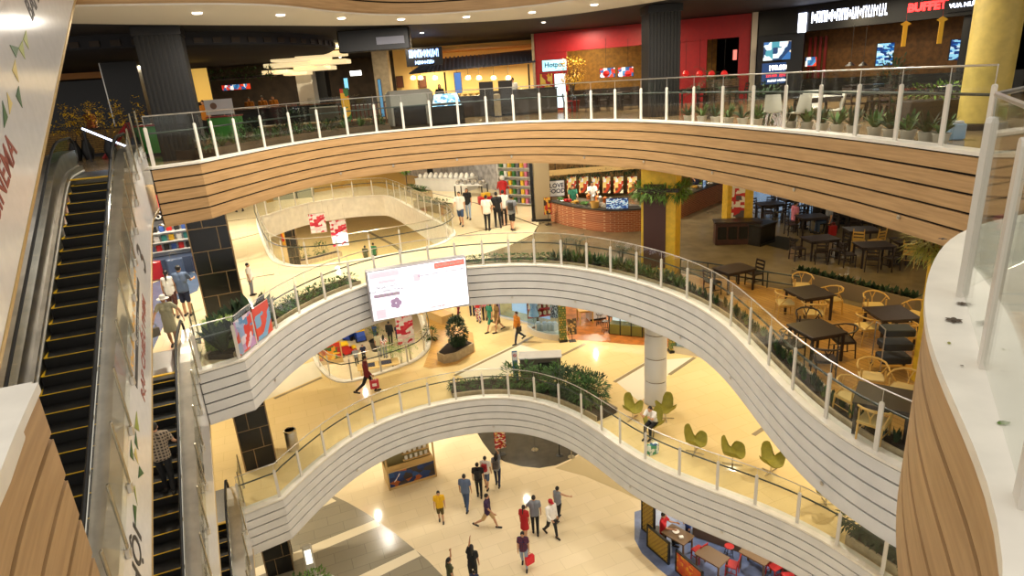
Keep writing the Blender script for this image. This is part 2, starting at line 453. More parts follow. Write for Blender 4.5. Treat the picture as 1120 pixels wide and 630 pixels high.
# second atrium openings on the far side
H2 = [(300, 285), (288, 270), (281, 250), (283, 232), (292, 228)]
hole2 = pl([(313, 288), (297, 276), (284, 240), (293, 235), (330, 224), (372, 217), (410, 214), (428, 216), (466, 236), (493, 252), (486, 263), (466, 270), (420, 279), (370, 287), (335, 290)], Z2 + .05)
hole1 = pl([(352, 400), (344, 380), (341, 355), (352, 330), (380, 312), (420, 304), (450, 316), (462, 350), (467, 374), (458, 389), (440, 398), (400, 411), (372, 415)], Z1 + .05)
hole2 = cr(hole2, 4, True); hole1 = cr(hole1, 4, True)
slab0 = MB().box((0, 30, -0.15), (90, 76, 0.3)).build('floor', CREAM0); struct(slab0)
ring_slab('floor', RING1, 18.15, Z1, [hole1], [CREAM1, CEILW])
ring_slab('floor', RING2, 17.6, Z2, [hole2], [CREAM2, CEILW])
# third floor: also carries the near side where the photographer stands
F3o = offset(RING3_far, .13); N3o = offset(RING3_near, .13); lp = list(reversed(F3o)); le = [tuple(E2(18.7, -4.9)[:2]), tuple(E2(6.0, -4.9)[:2])]
far_loop = [F3o[-1], (30, c3[-1][1] - .5), (30, BACK), (-34, BACK), (-34, le[-1][1])] + le[::-1] + [tuple(E2(18.7, -2.6)[:2])] + F3o[:-1]
struct(slab('floor', [far_loop], Z3 - .35, Z3, [STONE3, CEILW]))
near_loop = [F3o[-1]] + N3o[1:] + [tuple(E2(4.0, -1.6)[:2]), tuple(E2(4.0, -5.2)[:2]), (-10, -4), (30, -4), (30, c3[-1][1] - .5)]
struct(slab('floor', [near_loop], Z3 - .35, Z3, [STONE3, CEILW]))
NB = next(i for i, p in enumerate(RING3_near) if p[1] < 6.2)
fascia('trim_1', RING3_far + RING3_near[1:NB], Z3 + .1, WOOD, sillw=.30)
fascia('trim_2', RING3_near[NB - 1:], Z3 + .1, WOOD, sillw=.62)
fascia('trim_9', [RING3_near[-1], tuple(E2(4.2, -2.2)[:2]), tuple(E2(4.2, -5.2)[:2])], Z3 + .097, WOOD, sillw=.3)
fascia('trim_3', RING2, Z2 + .1, WHITE)
fascia('trim_4', RING1, Z1 + .1, WHITE)
fascia('trim_5', hole2, Z2 + .06, SILL, closed=True, nb=1, h=1.3, sillw=.2)
fascia('trim_6', hole1, Z1 + .06, SILL, closed=True, nb=1, h=1.3, sillw=.2)

# ---------------- third-floor ceiling, fourth-floor edge
S4 = smooth(cr([(-9.4, 14.3), (-7.6, 15.0)] + c4[1:-1] + [(4.6, 16.8), (6.3, 12.5), (7.5, 8.0)], 6), 20)
def resample(p, n):
    L = path_len_(p); return [path_at_(p, L * k / n) for k in range(n + 1)]
def path_len_(p): return sum(hypot(p[i][0] - p[i-1][0], p[i][1] - p[i-1][1]) for i in range(1, len(p)))
def path_at_(p, s):
    for i in range(1, len(p)):
        L = hypot(p[i][0] - p[i-1][0], p[i][1] - p[i-1][1])
        if s <= L or i == len(p) - 1: t = min(1, s / max(L, 1e-6)); return (p[i-1][0] + (p[i][0] - p[i-1][0]) * t, p[i-1][1] + (p[i][1] - p[i-1][1]) * t)
        s -= L
S4 = resample(S4, 100)
in4 = resample(cr([(-12.6, 15.6), (-10.56, 17.25), (-9.66, 18.24), (-7.17, 20.57), (-3.77, 23.37), (1.26, 24.74), (4.6, 22.6), (7.2, 18.8), (9.0, 14.0), (10.2, 8.6)], 8), 100)
CB = 55
def band(name, a, b, z0, z1, m):
    mb = MB(); n = len(a); o = 0
    for z in (z0, z1):
        for p in a: mb.v.append((p[0], p[1], z))
        for p in b: mb.v.append((p[0], p[1], z))
    for i in range(n - 1):
        mb.f += [(i, i + 1, n + i + 1, n + i), (2 * n + i, 3 * n + i, 3 * n + i + 1, 2 * n + i + 1), (i, 2 * n + i, 2 * n + i + 1, i + 1), (n + i, n + i + 1, 3 * n + i + 1, 3 * n + i)]; mb.m += [0] * 4
    return mb.build(name, m)
struct(band('ceiling', S4, in4, 19.28, 19.5, CEILW))
cp = [in4[0]] + in4 + [(40, 8), (40, CB), (-34, CB), (-34, 20)]
struct(slab('ceiling', [cp], 19.32, 19.6, [CEILD, CEILD]))
struct(slab('floor', [[p for p in S4] + [(40, 8), (40, CB), (-34, CB), (-34, 20)]], Z4 - .3, Z4, [STONE3, CEILW]))
fascia('trim_7', S4, Z4 + .1, WOOD)
# outer walls of every storey
def wall(name, a, b, z0, z1, m, t=.3):
    d = Vector((b[0] - a[0], b[1] - a[1], 0)); L = d.length
    o = MB().box((0, 0, (z0 + z1) / 2), (L, t, z1 - z0), atan2(d.y, d.x)).build(name, m, loc=((a[0] + b[0]) / 2, (a[1] + b[1]) / 2, 0)); return struct(o)
for z0, z1, m in ((Z0, Z1 - .35, WALLC), (Z1, Z2 - .35, WALLC), (Z2, Z3 - .35, WALLC), (Z3, 19.5, DARKW)):
    wall('wall_back', (-34, BACK - .2 if z0 < Z3 else 54), (30, BACK - .2 if z0 < Z3 else 54), z0, z1, m)
    wall('wall_left', (-33.8, 6), (-33.8, BACK), z0, z1, m)
    wall('wall_right', (29.8, 1), (29.8, BACK), z0, z1, m)

def ub(name, u0, u1, n0, n1, z0, z1, m):
    q = [tuple(E2(a, b)[:2]) for a, b in ((u0, n0), (u1, n0), (u1, n1), (u0, n1))]; return struct(MB().prism(q, z0, z1).build(name, m))
struct(MB().prism([tuple(E2(4.2, -1.5)[:2]), tuple(E2(4.2, -6)[:2]), tuple(E2(1.2, -6)[:2]), (-2.2, 1.2), (-2.1, 1.9), (-2.42, 2.55), (-2.64, 2.95)], Z3 - .02, Z3 + .093).build('trim_8', SILL))
# ------------------------------------------------------------------ glass railings
def path_at(path, s):
    for i in range(1, len(path)):
        L = hypot(path[i][0] - path[i-1][0], path[i][1] - path[i-1][1])
        if s <= L or i == len(path) - 1:
            t = min(1, s / max(L, 1e-6)); a, b = path[i-1], path[i]
            return (a[0] + (b[0] - a[0]) * t, a[1] + (b[1] - a[1]) * t), atan2(b[1] - a[1], b[0] - a[0]), i
        s -= L
def path_len(path): return sum(hypot(path[i][0] - path[i-1][0], path[i][1] - path[i-1][1]) for i in range(1, len(path)))
def s_for_px(path, z, xs):
    n = 1200; L = path_len(path); pr = []
    for k in range(n + 1):
        (p, a, i) = path_at(path, L * k / n); v = Vector((p[0], p[1], z))
        if (v - CAM).dot(FW) > .3: pr.append((L * k / n, proj(v)[0]))
    return [min(pr, key=lambda q: abs(q[1] - x))[0] for x in xs]
def sub_path(path, s0, s1):
    out = [path_at(path, s0)[0]]; acc = 0
    for i in range(1, len(path)):
        acc += hypot(path[i][0] - path[i-1][0], path[i][1] - path[i-1][1])
        if s0 + .02 < acc < s1 - .02: out.append(path[i])
    out.append(path_at(path, s1)[0]); return out
def simplify(p, k=2): return p if len(p) < 4 else [p[0]] + p[1:-1][::k] + [p[-1]]
def post_mesh(mb, w=.085, t=.035, h=1.0, pin=1.18):
    prof = [(-w / 2, 0), (w / 2, 0), (w / 2, h - .03)] + [(w / 2 * cos(q), h - .03 + .035 * sin(q)) for q in (pi / 4, pi / 2, 3 * pi / 4)] + [(-w / 2, h - .03)]
    mb.plate([(x, -t / 2, z) for x, z in prof], (0, t, 0))
    mb.mi(1).tube([(0, 0, h - .01), (0, 0, pin)], .007, 6); return mb
def railing(label, path, z, ss, h=1.0, top=1.2, inner=1, w=.085, hand=.82, group=None, glass=GLASS, cat='railing'):
    p0 = path_at(path, ss[0])[0]; t = thing('glass_railing', label, cat, (p0[0], p0[1], z), 0, group)
    org = Vector((p0[0], p0[1], 0)); proto = None
    for s in ss:
        (p, a, i) = path_at(path, s)
        if proto is None: proto = o = post_mesh(MB(), w=w, h=h, pin=top).build('post', [POST, STEEL], t)
        else: o = proto.copy(); COL.objects.link(o); o.parent = t
        o.location = (p[0] - org.x, p[1] - org.y, 0); o.rotation_euler = (0, 0, a)
    for s0, s1 in zip(ss[:-1], ss[1:]):
        sp = simplify([(q[0] - org.x, q[1] - org.y) for q in sub_path(path, s0 + .02, s1 - .02)])
        MB().strip(sp, .04, top - .01, -.006, .006).build('glass_panel', glass, t)
    full = simplify([(q[0] - org.x, q[1] - org.y) for q in sub_path(path, ss[0], ss[-1])], 2)
    MB().tube([(q[0], q[1], top) for q in full], .016, 6).build('top_rail', STEEL, t, smooth=True)
    if hand:
        hp = offset(full, .10 * inner); MB().tube([(q[0], q[1], hand) for q in hp], .024, 8).build('handrail', RAILG, t, smooth=True)
    return t
R3 = offset(RING3_far, .10); R2 = offset(RING2, .10); R1 = offset(RING1, .10)
xs3 = [168, 221, 238, 262, 290, 320, 350, 381, 412, 442, 472, 502, 533, 562, 591, 620, 647, 673, 701, 729, 758, 789, 822, 857, 894, 935, 979, 1029, 1076]
railing('glass railing with pale posts above the oak fascia of the top floor', R3, Z3 + .1, s_for_px(R3, Z3 + .1, xs3), h=.98, top=1.25)
# wide kink post is part of the same run
xs2 = [219, 262, 281, 303, 328, 356, 384, 412, 440, 470, 499, 529, 557, 585, 614, 642, 668, 696, 723, 751, 777, 801, 820, 835, 849, 874, 913, 970]
L2 = s_for_px(R2, Z2 + .1, xs2[:20]) ; L2e = L2[-1]
while L2e < path_len(R2) - 8: L2e += 1.22; L2.append(L2e)
railing('glass railing with pale posts on the upper of the two white wavy balconies', R2, Z2 + .1, L2, h=.98, top=1.22)
xs1 = [266, 306, 330, 356, 384, 411, 440, 470, 499, 529, 557, 585, 612, 636, 658, 678, 706, 743, 784, 826, 872, 915]
L1 = s_for_px(R1, Z1 + .1, xs1); L1e = L1[-1]
while L1e < path_len(R1) - 5: L1e += 1.2; L1.append(L1e)
railing('glass railing with pale posts on the lowest white wavy balcony', R1, Z1 + .1, L1, h=.98, top=1.2)
for hp, z, lb in ((hole2, Z2 + .06, 'glass railing round the far opening behind the upper white balcony'), (hole1, Z1 + .06, 'curved glass railing round the opening below the bright video screen')):
    hr = offset(hp + hp[:1], .08); n = int(path_len(hr) / 1.3)
    railing(lb, hr, z, [path_len(hr) * k / n for k in range(n + 1)], h=1.0, top=1.15, w=.07)
# near corner railing at the right: two tall posts on the wide sill and the bay behind them
NRL = [P(1053, 320, Z3 + .12), P(1075, 396, Z3 + .12)]
d_ = (NRL[1] - NRL[0]); nxt = NRL[1] + d_ * 1.05
nr = [(7.9, 8.7), (6.9, 6.9), (5.4, 5.25)] + [tuple(v[:2]) for v in (NRL[0], NRL[1], nxt)]
ssn = [0]
for i in range(1, len(nr)): ssn.append(ssn[-1] + hypot(nr[i][0] - nr[i-1][0], nr[i][1] - nr[i-1][1]))
railing('tall white framed glass railing on the wide near sill at the right edge', nr, Z3 + .1, ssn, h=1.12, top=1.25, w=.10, hand=0)
# ------------------------------------------------------------------ escalators
TA = tan(R_(27.3)); RUNL = 5.2 / TA
STEPB = mat('black_step', (20, 20, 20), 0.6, var=.1, scale=30)
STEPR = mat('black_riser', (9, 9, 9), 0.6)
CLAD = mat('white_cladding', (226, 224, 222), 0.16, var=.02, coat=.4)
GOLD = mat('gold_trim', (196, 168, 112), 0.35, 0.6)
FLAGS = [mat('flag_green', (46, 92, 34), .5), mat('flag_olive', (150, 158, 60), .5), mat('flag_sand', (206, 186, 110), .5)]
TXD = mat('dark_lettering', (52, 48, 46), .5); TXR = mat('red_lettering', (140, 60, 44), .5); TXY = mat('yellow_lettering', (224, 176, 90), .5)
EGL = glassmat('escalator_glass', (250, 251, 248), .35, .03)
CX = 1.0        # half width to the outer cladding
def nz(y):
    """height of the step nose line at local y (0 = top comb, negative = down)"""
    # smooth transitions at both ends
    def sp(v): return math.log1p(math.exp(v / .28)) * .28 if v < 8 else v
    return -(sp(-y) - sp(-y - RUNL)) * TA
_zoff = nz(0)
ESC = []
def escalator(label, uc, ztop, flags=True, ext_top=1.7, nc=-3.7, dt=.60, barrier=True):
    org = E2(uc, nc, ztop)
    t = thing('escalator', label, 'escalator', org, -EA, 'escalators stacked at the left side')
    ys = [ext_top] + [0.6, .3] + [-.35 * k for k in range(int(RUNL / .35) + 2)] + [-RUNL - .8, -RUNL - 1.6]
    # truss cladding on both sides and its underside
    def side(x0, x1, dt, db, mb):
        N = len(ys); o = len(mb.v)
        for y in ys:
            z = nz(y)
            for (x, zz) in ((x0, z - db), (x1, z - db), (x1, z + dt), (x0, z + dt)): mb.v.append((x, y, zz))
        for i in range(N - 1):
            for k in range(4):
                l = (k + 1) % 4; mb.f.append((o + i * 4 + k, o + i * 4 + l, o + i * 4 + 4 + l, o + i * 4 + 4 + k)); mb.m.append(mb.cur)
        mb.f += [(o, o + 1, o + 2, o + 3), (o + N * 4 - 4, o + N * 4 - 1, o + N * 4 - 2, o + N * 4 - 3)]; mb.m += [mb.cur] * 2
        return mb
    for sx in (1, -1):
        side(sx * (CX - .04), sx * CX, dt, 1.22, MB()).build('cladding', CLAD, t)
        side(sx * (CX + .0), sx * (CX + .012), -1.16, 1.22, MB()).build('edge_trim', GOLD, t)
        side(sx * .60, sx * (CX - .0), .62, -.59, MB()).build('deck', STEEL, t)
        side(sx * .52, sx * .60, .22, .16, MB()).build('skirt', STEEL, t)
        side(sx * .60, sx * .64, .61, -.0, MB()).build('inner_panel', STEEL, t)
        side(sx * .50, sx * .52, .10, -.07, MB()).build('skirt_brush', mat('brush_strip', (222, 218, 208), .4, .3), t)
        # glass balustrade, one panel every 1.3 m
        k = 0; y = ext_top - .35
        while y > -RUNL - 1.2:
            y2 = max(y - 1.3, -RUNL - 1.2); mb = MB(); q = []
            seg = [y + (y2 + .015 - y) * j / 4 for j in range(5)]
            side2 = [(yy, nz(yy)) for yy in seg]; o = 0
            for yy, z in side2:
                for (x, zz) in ((.615, z + .60), (.627, z + .60), (.627, z + .92), (.615, z + .92)): mb.v.append((sx * x, yy, zz))
            for i in range(4):
                for kk in range(4):
                    l = (kk + 1) % 4; mb.f.append((i * 4 + kk, i * 4 + l, i * 4 + 4 + l, i * 4 + 4 + kk)); mb.m.append(0)
            mb.f += [(0, 1, 2, 3), (16, 19, 18, 17)]; mb.m += [0, 0]
            mb.build('balustrade_glass', EGL, t); y = y2
        # handrail with newel loops at both ends
        pts = [(sx * .62, ext_top - .1, nz(1) + .28), (sx * .62, ext_top + .12, nz(1) + .42), (sx * .62, ext_top + .18, nz(1) + .62), (sx * .62, ext_top + .1, nz(1) + .84), (sx * .62, ext_top - .12, nz(1) + .95)]
        pts += [(sx * .62, yy, nz(yy) + .95) for yy in ys[1:-1]]
        yb = -RUNL - 1.3; pts += [(sx * .62, yb - .2, -5.2 + .93), (sx * .62, yb - .38, -5.2 + .78), (sx * .62, yb - .4, -5.2 + .55), (sx * .62, yb - .25, -5.2 + .35)]
        hr_ = MB().tube(pts, .032, 8).build('handrail', BLACK, t, smooth=True)
        MB().tube([(p[0] + sx *   .03, p[1], p[2] - .035) for p in pts[3:-3]], .012, 6).build('handrail_guide', CHROME, hr_, smooth=True)
    mb = MB(); o = 0
    for y in ys:
        for x in (-CX + .04, CX - .04): mb.v.append((x, y, nz(y) - 1.2))
    for i in range(len(ys) - 1): mb.f.append((2 * i, 2 * i + 1, 2 * i + 3, 2 * i + 2)); mb.m.append(0)
    mb.build('underside', CEILW, t)
    # landing plates and combs
    for y0, y1, zz in ((.05, 1.9, 0), (-RUNL - 1.9, -RUNL - .05, -5.2)):
        MB().box((0, (y0 + y1) / 2, zz + .004), (1.24, y1 - y0, .03)).build('landing_plate', mat('ribbed_plate', (120, 120, 118), .35, .7, var=.1, scale=40), t)
        yc = y0 if zz == 0 else y1
        MB().box((0, yc, zz + .012), (1.0, .10, .03)).build('comb', YELLOW, t)
    # steps
    n = int(RUNL / .39) + 1; proto = None
    for k in range(n):
        y = -.12 - k * .39; z = nz(y + .1)
        if proto is None:
            mb = MB(); mb.mi(0).box((0, .19, -.02), (1.0, .38, .04)); mb.mi(1).box((0, -.005, -.13), (.99, .03, .24))
            mb.mi(2).box((0, -.01, .002), (.97, .024, .008)); mb.mi(2).plate([(-.5, 0, .002), (-.44, 0, .002), (-.49, .30, .002), (-.5, .30, .002)], (0, 0, .006))
            proto = o = mb.build('step', [STEPB, STEPR, YELLOW], t)
        else: o = proto.copy(); COL.objects.link(o); o.parent = t
        o.location = (0, y, z - .02)
    # outer glass barrier carried on bracket posts
    proto = None; y = 1.2; prev = None
    while barrier and y > -RUNL - .2:
        z = nz(y)
        if proto is None:
            mb = MB(); mb.mi(0).bb((0, 0, .57), (.035, .075, 1.2), .01); mb.mi(1).bb((-.01, 0, .03), (.07, .10, .16), .01)
            proto = o = mb.build('bracket_post', [mat('post_steel', (168, 160, 140), .25, .9), STEEL], t)
        else: o = proto.copy(); COL.objects.link(o); o.parent = t
        o.location = (CX + .05, y, z + .33)
        if prev is not None:
            a, b = prev - .03, y + .03
            MB().plate([(CX + .045, a, nz(a) + .55), (CX + .045, b, nz(b) + .55), (CX + .045, b, nz(b) + 1.45), (CX + .045, a, nz(a) + 1.45)], (.01, 0, 0)).build('barrier_glass', EGL, t)
        prev = y; y -= .95
    ESC.append((t, uc, ztop, nc)); return t
def clad_xy(e, x, y):
    """local (along slope, across slope) of a photo position on the outer cladding of escalator e"""
    t, uc, zt, nc = e; d = ray(x, y); k = (nc + CX - (CAM.dot(EN))) / d.dot(EN); v = CAM + d * k
    yy = v.dot(EU) - uc; zz = v.z - zt; sl = R_(27.3)
    return yy * cos(sl) + zz * sin(sl), -yy * sin(sl) + zz * cos(sl)
SL = R_(27.3); SDIR = Vector((0, cos(SL), sin(SL))); PDIR = Vector((0, -sin(SL), cos(SL)))
def on_clad(e, s, p, off=.004): return Vector((CX + off, 0, 0)) + SDIR * s + PDIR * p
def clad_text(e, body, size, m, x, y, shear=0.0, bold=0.0):
    s, p = clad_xy(e, x, y); o = on_clad(e, s, p); textobj('lettering', body, size, m, e[0], M=frame(o, SDIR, PDIR), depth=.002, shear=shear, bold=bold)
def clad_flag(e, pts, m):
    q = [on_clad(e, *clad_xy(e, x, y)) for x, y in pts]; MB().plate(q, (.004, 0, 0)).build('painted_flag', m, e[0])
escalator('top escalator of the stack, white side panel with CINEMA lettering filling the upper left', 16.4, Z4, dt=1.5, barrier=False)
escalator('escalator between the two upper floors with empty black steps beside the 3 panel', 18.2, Z3)
escalator('escalator carrying the man in a checked shirt beside the 2 panel', 17.5, Z2, nc=-3.38)
escalator('lowest escalator of the stack, only its top steps in view', 17.9, Z1, ext_top=.9, nc=-3.2)
eD, eA, eB, eC = ESC
clad_text(eD, 'CINEMA', .42, TXR, 3, 195, .1, .006)
clad_text(eD, 'BÃI ĐỖ XE', .42, TXD, 40, -12, .0, .006)
for pts, c in (([(10, 49), (20, 52), (17, 63)], 0), ([(28, 33), (31, 54), (25, 43)], 1), ([(24, 44), (27, 65), (20, 53)], 1), ([(16, 65), (20, 90), (13, 77)], 2), ([(20, 94), (24, 118), (17, 105)], 0), ([(7, 101), (13, 113), (10, 125)], 2), ([(2, 110), (8, 128), (4, 140)], 0)):
    clad_flag(eD, pts, FLAGS[c])
clad_text(eA, '3', 1.0, TXD, 155, 283, bold=.012)
clad_text(eA, 'RẠP CHIẾU PHIM', .36, TXR, 157, 378, .12, .006)
clad_text(eA, 'Khu ẩm thực Food court', .27, TXY, 146, 345, .12, .004)
s0, p0 = clad_xy(eA, 150, 360); o_ = on_clad(eA, s0, p0)
MB().box((0, 0, 0), (2.9, .15, .006)).build('dark_stripe', TXD, eA[0]).matrix_local = frame(o_, SDIR, PDIR)
textobj('lettering', 'Khu vui chơi giải trí', .11, WHITE, eA[0], M=frame(o_ + Vector((.005, 0, 0)), SDIR, PDIR), depth=.001)
for pts, c in (([(149, 450), (152, 472), (147, 468)], 1), ([(148, 472), (151, 492), (147, 484)], 0), ([(143, 481), (146, 504), (142, 499)], 0), ([(148, 490), (151, 508), (146, 496)], 2), ([(152, 510), (157, 518), (151, 523)], 0), ([(147, 531), (150, 553), (146, 534)], 1), ([(145, 552), (149, 554), (148, 577)], 0)):
    clad_flag(eA, pts, FLAGS[c])
clad_text(eA, 'HỘI', .62, TXD, 150, 615, .1, .008)
clad_text(eB, '2', 1.0, TXD, 220, 511, bold=.012)
clad_text(eB, 'KHU VUI CHƠI & GIẢI TRÍ', .34, TXD, 223, 592, .1, .005)
# ------------------------------------------------------------------ people
SKIN = mat('skin', (196, 146, 112), .55); HAIRM = mat('black_hair', (22, 18, 16), .5, var=.2, scale=40); HAIRB = mat('brown_hair', (48, 32, 22), .5)
EYE = mat('eye', (20, 16, 14), .2); LIP = mat('lips', (150, 80, 70), .5)
SHOE = mat('dark_shoe', (26, 24, 24), .5); SHOEW = mat('white_shoe', (220, 218, 212), .5)
def cap(mb, a, b, ra, rb, flat=False, n=10):
    a = Vector(a); b = Vector(b); d = (b - a)
    if d.length < 1e-5: d = Vector((0, 0, .001))
    dn = d.normalized()
    if flat: return mb.tube([a, b], [ra, rb], n)
    pts = []; rs = []
    for q in (80, 50, 20): pts.append(a - dn * ra * sin(R_(q))); rs.append(ra * cos(R_(q)))
    pts += [a, b]; rs += [ra, rb]
    for q in (20, 50, 80): pts.append(b + dn * rb * sin(R_(q))); rs.append(rb * cos(R_(q)))
    return mb.tube(pts, rs, n)
def ell(mb, c, r, n=12, rot=None):
    o = len(mb.v); rows = 8; c = Vector(c)
    for i in range(rows + 1):
        th = pi * i / rows
        for k in range(n):
            v = Vector((r[0] * sin(th) * cos(2 * pi * k / n), r[1] * sin(th) * sin(2 * pi * k / n), r[2] * cos(th)))
            if rot: v = rot @ v
            mb.v.append(tuple(v + c))
    for i in range(rows):
        for k in range(n):
            l = (k + 1) % n; mb.f.append((o + i * n + k, o + (i + 1) * n + k, o + (i + 1) * n + l, o + i * n + l)); mb.m.append(mb.cur)
    return mb
def remesh(mb, name, m, parent, vox=.011, smooth_it=2):
    o = mb.build(name, m, parent)
    r = o.modifiers.new('r', 'REMESH'); r.mode = 'VOXEL'; r.voxel_size = vox; r.use_smooth_shade = True
    if smooth_it: s = o.modifiers.new('s', 'SMOOTH'); s.iterations = smooth_it; s.factor = .5
    REM.append(o); return o
REM = []
def bake_all():
    dg = bpy.context.evaluated_depsgraph_get()
    for o in REM:
        me = bpy.data.meshes.new_from_object(o.evaluated_get(dg)); me.name = o.name
        mats = [s for s in o.data.materials]; o.modifiers.clear(); o.data = me
        me.materials.clear()
        for m in mats: me.materials.append(m)
        me.polygons.foreach_set('material_index', [0] * len(me.polygons)); me.polygons.foreach_set('use_smooth', [True] * len(me.polygons))
def person(loc, rz, label, H=1.68, top=None, bot=None, kind='trousers', sleeve='short', female=False, hair='short', stride=.0, armL=(0, 8, 12), armR=(0, 8, 12), sit=0, hat=None, shoes=None, lean=0, group=None, skin=None, hairm=None, headturn=0, hatc=None, backpack=None):
    skin = skin or SKIN; hairm = hairm or HAIRM; shoes = shoes or SHOE
    t = thing('person', label, 'person', loc, rz, group); k = H / 1.70
    t.scale = (k, k, k)
    hipw = .095 if female else .09; shw = .165 if female else .195
    def rotx(v, a): return Matrix.Rotation(a, 3, 'X') @ Vector(v)
    pel = Vector((0, 0, .93))
    J = {}
    lowest = 9
    for sx, ph in ((-1, 1), (1, -1)):
        hip = pel + Vector((sx * hipw, 0, -.03))
        if sit:
            a = R_(86); kb = R_(-88) if ph > 0 else R_(-80)
        else:
            a = R_(28) * stride * ph; kb = -R_(8 + 22 * stride) if ph < 0 else -R_(4 + 6 * stride)
        th = rotx((0, 0, -.43), a); knee = hip + th
        sh = rotx((0, 0, -.42), a + kb); ank = knee + sh
        fa = 0 if (ph > 0 or sit) else -R_(25) * stride
        toe = ank + rotx((0, .17, -.045), fa); heel = ank + rotx((0, -.05, -.05), fa)
        J[sx] = (hip, knee, ank, toe, heel); lowest = min(lowest, toe.z - .025, heel.z - .03)
    up = Matrix.Rotation(-R_(lean), 3, 'X')
    def T(v): return pel + up @ (Vector(v) - pel)
    zoff = Vector((0, 0, -lowest))
    for s_ in J: J[s_] = tuple(v + zoff for v in J[s_])
    b = MB(); O = lambda v: Vector(v) + zoff
    # legs
    for s_ in (-1, 1):
        hip, knee, ank, toe, heel = J[s_]
        cap(b, hip, knee, .078, .052); cap(b, knee + (ank - knee) * .02, knee + (ank - knee) * .4, .05, .054); cap(b, knee + (ank - knee) * .4, ank, .052, .034)
        cap(b, heel + Vector((0, 0, .01)), toe, .034, .03); cap(b, ank, heel, .034, .034)
    # torso
    w = .9 if female else 1.0
    for (z0, z1, r0, r1, fx) in ((.90, 1.02, .10, .095, .07), (1.02, 1.20, .092, .10, .06 * w), (1.20, 1.38, .10, .095, .085 * w)):
        for sx in (-1, 1): cap(b, O(T((sx * fx, 0, z0))), O(T((sx * fx, 0, z1))), r0 * w, r1 * w)
    cap(b, O(T((-shw + .03, 0, 1.41))), O(T((shw - .03, 0, 1.41))), .058, .058)
    if female:
        for sx in (-1, 1): ell(b, O(T((sx * .07, .075, 1.27))), (.06, .055, .055))
    cap(b, O(T((0, -.01, 1.42))), O(T((0, .01, 1.53))), .055, .05)
    # head
    hc = O(T((0, .02, 1.60)))
    ell(b, hc, (.074, .092, .108)); ell(b, hc + Vector((0, .03, -.055)), (.052, .055, .05)); cap(b, hc + Vector((0, .085, .005)), hc + Vector((0, .105, -.02)), .009, .014)
    for sx in (-1, 1): ell(b, hc + Vector((sx * .076, -.005, -.01)), (.012, .02, .03), 8)
    # arms and hands
    A = {}
    for sx, (sw, out, el) in ((-1, armL), (1, armR)):
        s0 = T((sx * shw, 0, 1.415)); m_ = Matrix.Rotation(-sx * R_(out), 3, 'Y') @ Matrix.Rotation(R_(sw), 3, 'X')
        ua = m_ @ Vector((0, 0, -.285)); e = s0 + ua
        m2 = Matrix.Rotation(-sx * R_(out * .4), 3, 'Y') @ Matrix.Rotation(R_(sw + el), 3, 'X')
        fa = m2 @ Vector((0, 0, -.25)); wr = e + fa
        s0, e, wr = O(s0), O(e), O(wr); A[sx] = (s0, e, wr)
        cap(b, s0, e, .048, .038); cap(b, e, wr, .038, .025)
        pd = fa.normalized(); sd = m2 @ Vector((0, 1, 0)); nd = m2 @ Vector((sx, 0, 0))
        cap(b, wr, wr + pd * .075 + sd * .015, .022, .02); cap(b, wr + pd * .02 - sd * .01, wr + pd * .08 - sd * .02, .02, .02)
        for i, ln in enumerate((.062, .075, .07, .055)):
            base = wr + pd * .085 + sd * (.034 - i * .0225); mid = base + pd * ln * .5 - nd * .006; cap(b, base, mid, .0095, .009, n=6); cap(b, mid, mid + pd * ln * .42 - nd * .022, .009, .008, n=6)
        tb = wr + pd * .03 + sd * .028; cap(b, tb, tb + pd * .035 + sd * .03, .012, .010, n=6); cap(b, tb + pd * .035 + sd * .03, tb + pd * .065 + sd * .034 - nd * .01, .010, .008, n=6)
    body = remesh(b, 'body', skin, t, .012)
    # clothing
    c = MB()
    tz = .87 if kind != 'dress' else .88
    for (z0, z1, r0, r1, fx) in ((tz, 1.05, .118, .112, .075), (1.05, 1.22, .112, .118, .065 * w), (1.20, 1.38, .118, .108, .09 * w)):
        for sx in (-1, 1): cap(c, O(T((sx * fx, 0, z0))), O(T((sx * fx, 0, z1))), r0 * w, r1 * w)
    cap(c, O(T((-shw + .03, 0, 1.41))), O(T((shw - .03, 0, 1.41))), .07, .07)
    cap(c, O(T((0, 0, tz + .01))), O(T((0, 0, 1.2))), .116, .11)
    cap(c, O(T((0, -.005, 1.40))), O(T((0, 0, 1.465))), .075, .062)
    if female:
        for sx in (-1, 1): ell(c, O(T((sx * .07, .085, 1.27))), (.07, .06, .065))
    for sx in (-1, 1):
        s0, e, wr = A[sx]
        if sleeve == 'short': cap(c, s0, s0 + (e - s0) * .62, .064, .062)
        elif sleeve == 'long': cap(c, s0, e, .064, .052); cap(c, e, e + (wr - e) * .93, .052, .036)
    if kind == 'dress':
        c.lathe([(.12, .55), (.17, .56), (.16, .75), (.135, .95), (.10, 1.05)], O(Vector((0, 0, 0))), 16, 1.15, .95)
    remesh(c, 'dress' if kind == 'dress' else 'shirt', top, t, .014)
    if kind != 'dress':
        q = MB()
        cap(q, O(T((-.07, 0, .92))), O(T((.07, 0, .92))), .104 * w, .104 * w)
        for sx in (-1, 1):
            hip, knee, ank, toe, heel = J[sx]
            if kind == 'skirt': continue
            if kind == 'shorts': cap(q, hip, hip + (knee - hip) * .92, .098, .082)
            else: cap(q, hip, knee, .095, .068); cap(q, knee, ank + (knee - ank) * .08, .067, .05)
        if kind == 'skirt': q.lathe([(.10, .48), (.17, .49), (.15, .75), (.13, .95), (.05, 1.0)], zoff, 16, 1.1, .95)
        remesh(q, {'shorts': 'shorts', 'skirt': 'skirt'}.get(kind, 'trousers'), bot, t, .014)
